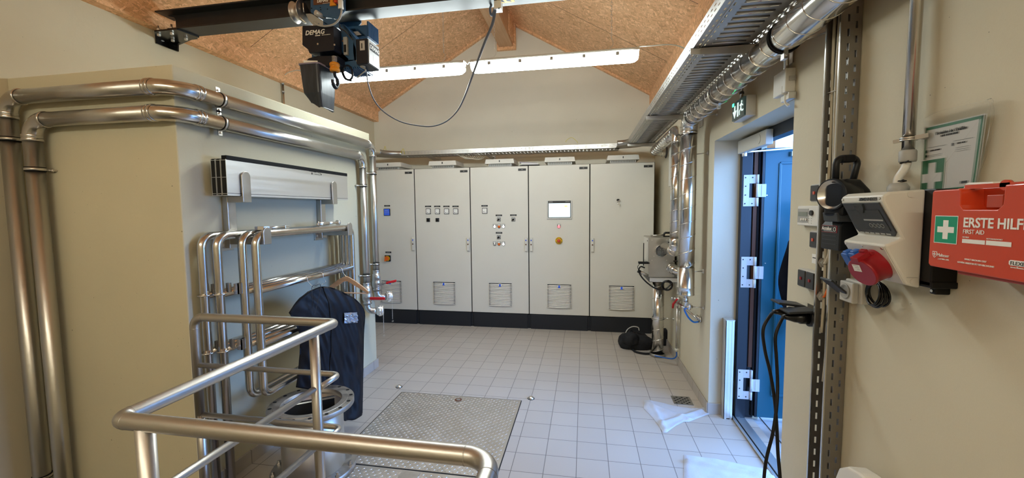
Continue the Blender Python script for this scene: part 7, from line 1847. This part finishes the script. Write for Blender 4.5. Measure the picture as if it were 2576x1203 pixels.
fs = [(i*10+k, i*10+(k+1) % 10, (i+1)*10+(k+1) % 10, (i+1)*10+k) for i in range(n-1) for k in range(10)]
tag(MB().add(vs, fs, True).build('festoon_cable', 'steelblue_cable'), 'flat dark cable sagging from the hoist to the clamp under the crane beam', 'cable')
c = thing('cable_clamp', at(1253, 22, Y=-2.70), 'small pale cable clamp under the crane beam, at the end of the sagging cable', 'clamp')
MB().box(at(1244, 22, Y=-2.70)+V(0, -0.02, -0.01), V(at(1262, 22, Y=-2.70).x, -2.66, BZ0-0.001)).build('clamp_body', 'white', c, bev=0.002)
MB().cyl(at(1256, 22, Y=-2.725), at(1256, 22, Y=-2.715)+V(0, -0.01, 0), 0.006, 8).build('clamp_screw', 'dgrey', c)
MB().tube(spline([at(1236, 14, Y=-2.66), at(1233, 22, Y=-2.66), at(1234, 34, Y=-2.67), at(1238, 38, Y=-2.68), at(1243, 28, Y=-2.69), at(1245, 20, Y=-2.70)], 5), 0.008, 8).build('cable_tail', 'steelblue_cable', c)

# ------------------------------------------------------------------ person standing outside the doorway
def skin(name, verts, edges, radii, m, parent, root=0, sub=2):
    me = bpy.data.meshes.new(name); o0 = org(parent)
    me.from_pydata([tuple(Vector(v)-o0) for v in verts], edges, []); me.update()
    o = bpy.data.objects.new(name, me); COL.objects.link(o); o.parent = parent
    md = o.modifiers.new('skin', 'SKIN'); md.use_smooth_shade = True
    for i, r in enumerate(radii):
        sv = me.skin_vertices[0].data[i]; sv.radius = (r, r) if not isinstance(r, tuple) else r; sv.use_root = (i == root)
    sb = o.modifiers.new('sub', 'SUBSURF'); sb.levels = sub; sb.render_levels = sub
    me.materials.append(M[m]); return o
HX, HY = 0.690, -2.42
t = thing('person', (HX, HY, -0.015), 'person in black clothes standing outside, partly hidden by the door jamb, back turned', 'person')
fwd = V(0.80, 0.60, 0).normalized(); lat = V(-fwd.y, fwd.x, 0)      # facing away from the room
def B(f_, l_, z): return V(HX, HY, 0)+fwd*f_+lat*l_+V(0, 0, z-0.015)
vb = [B(0, 0, 0.94), B(-0.01, 0, 1.08), B(-0.02, 0, 1.24), B(0.0, 0, 1.36), B(0.02, 0, 1.45), B(0.045, 0, 1.52), B(0.06, 0, 1.60), B(0.055, 0, 1.66)]
rb = [0.125, 0.115, 0.13, 0.115, 0.055, 0.055, 0.082, 0.072]
eb = [(i, i+1) for i in range(7)]
for s_ in (1, -1):
    k = len(vb); vb += [B(0, 0.10*s_, 0.88), B(0.02, 0.11*s_, 0.50), B(-0.02, 0.12*s_, 0.10), B(0.09, 0.13*s_, 0.04)]; rb += [0.085, 0.058, 0.040, 0.038]; eb += [(0, k), (k, k+1), (k+1, k+2), (k+2, k+3)]
    k = len(vb); vb += [B(0.0, 0.175*s_, 1.35), B(-0.03, 0.225*s_, 1.10), B(0.06, 0.235*s_, 0.88), B(0.085, 0.235*s_, 0.81)]; rb += [0.055, 0.043, 0.026, 0.032]; eb += [(3, k), (k, k+1), (k+1, k+2), (k+2, k+3)]
    for q_, (df, dl, L) in enumerate(((0.030, 0.0, 0.072), (0.012, 0.004, 0.080), (-0.006, 0.004, 0.074), (-0.022, 0.0, 0.058))):
        k2 = len(vb); vb += [B(0.085+df, (0.235+dl)*s_, 0.775), B(0.088+df, (0.232+dl)*s_, 0.775-L*0.5), B(0.096+df, (0.222)*s_, 0.775-L)]; rb += [0.009, 0.008, 0.007]; eb += [(k+3, k2), (k2, k2+1), (k2+1, k2+2)]
    k2 = len(vb); vb += [B(0.125, 0.225*s_, 0.80), B(0.135, 0.212*s_, 0.76)]; rb += [0.010, 0.008]; eb += [(k+3, k2), (k2, k2+1)]
skin('body', vb, eb, rb, 'skin', t)
vj = [B(-0.005, 0, 0.86), B(-0.015, 0, 1.00), B(-0.02, 0, 1.12), B(-0.035, 0, 1.26), B(-0.015, 0, 1.37), B(0.015, 0, 1.46)]
rj = [0.150, 0.140, 0.145, 0.158, 0.135, 0.068]; ej = [(i, i+1) for i in range(5)]
for s_ in (1, -1):
    k = len(vj); vj += [B(0.0, 0.18*s_, 1.355), B(-0.03, 0.23*s_, 1.10), B(0.045, 0.238*s_, 0.91)]; rj += [0.075, 0.062, 0.044]; ej += [(4, k), (k, k+1), (k+1, k+2)]
skin('jacket', vj, ej, rj, 'cloth', t)
vt = [B(0, 0, 0.95)]; rt = [0.140]; et = []
for s_ in (1, -1):
    k = len(vt); vt += [B(0, 0.10*s_, 0.86), B(0.02, 0.115*s_, 0.48), B(-0.02, 0.12*s_, 0.09)]; rt += [0.105, 0.082, 0.062]; et += [(0, k), (k, k+1), (k+1, k+2)]
skin('trousers', vt, et, rt, 'cloth', t)
for s_ in (1, -1): skin('shoe', [B(-0.06, 0.12*s_, 0.05), B(0.03, 0.125*s_, 0.045), B(0.14, 0.13*s_, 0.038)], [(0, 1), (1, 2)], [0.045, 0.046, 0.040], 'rubber', t)
skin('hair', [B(0.015, 0, 1.53), B(0.028, 0, 1.60), B(0.048, 0, 1.675)], [(0, 1), (1, 2)], [0.052, 0.085, 0.082], 'hair', t)
mb = MB()
for s_ in (1, -1): mb.ball(B(0.055, 0.086*s_, 1.595), 0.020, 10, 8, (0.6, 0.4, 1.0))
mb.ball(B(0.150, 0, 1.585), 0.018, 10, 8, (0.9, 0.7, 1.2)); mb.build('ears_and_nose', 'skin', t)
mb = MB()
for s_ in (1, -1): mb.ball(B(0.130, 0.032*s_, 1.615), 0.010, 10, 8)
mb.build('eyes', 'ink', t); MB().ball(B(0.132, 0, 1.548), 0.018, 10, 6, (0.5, 1.0, 0.3)).build('mouth', 'aid_dark', t)
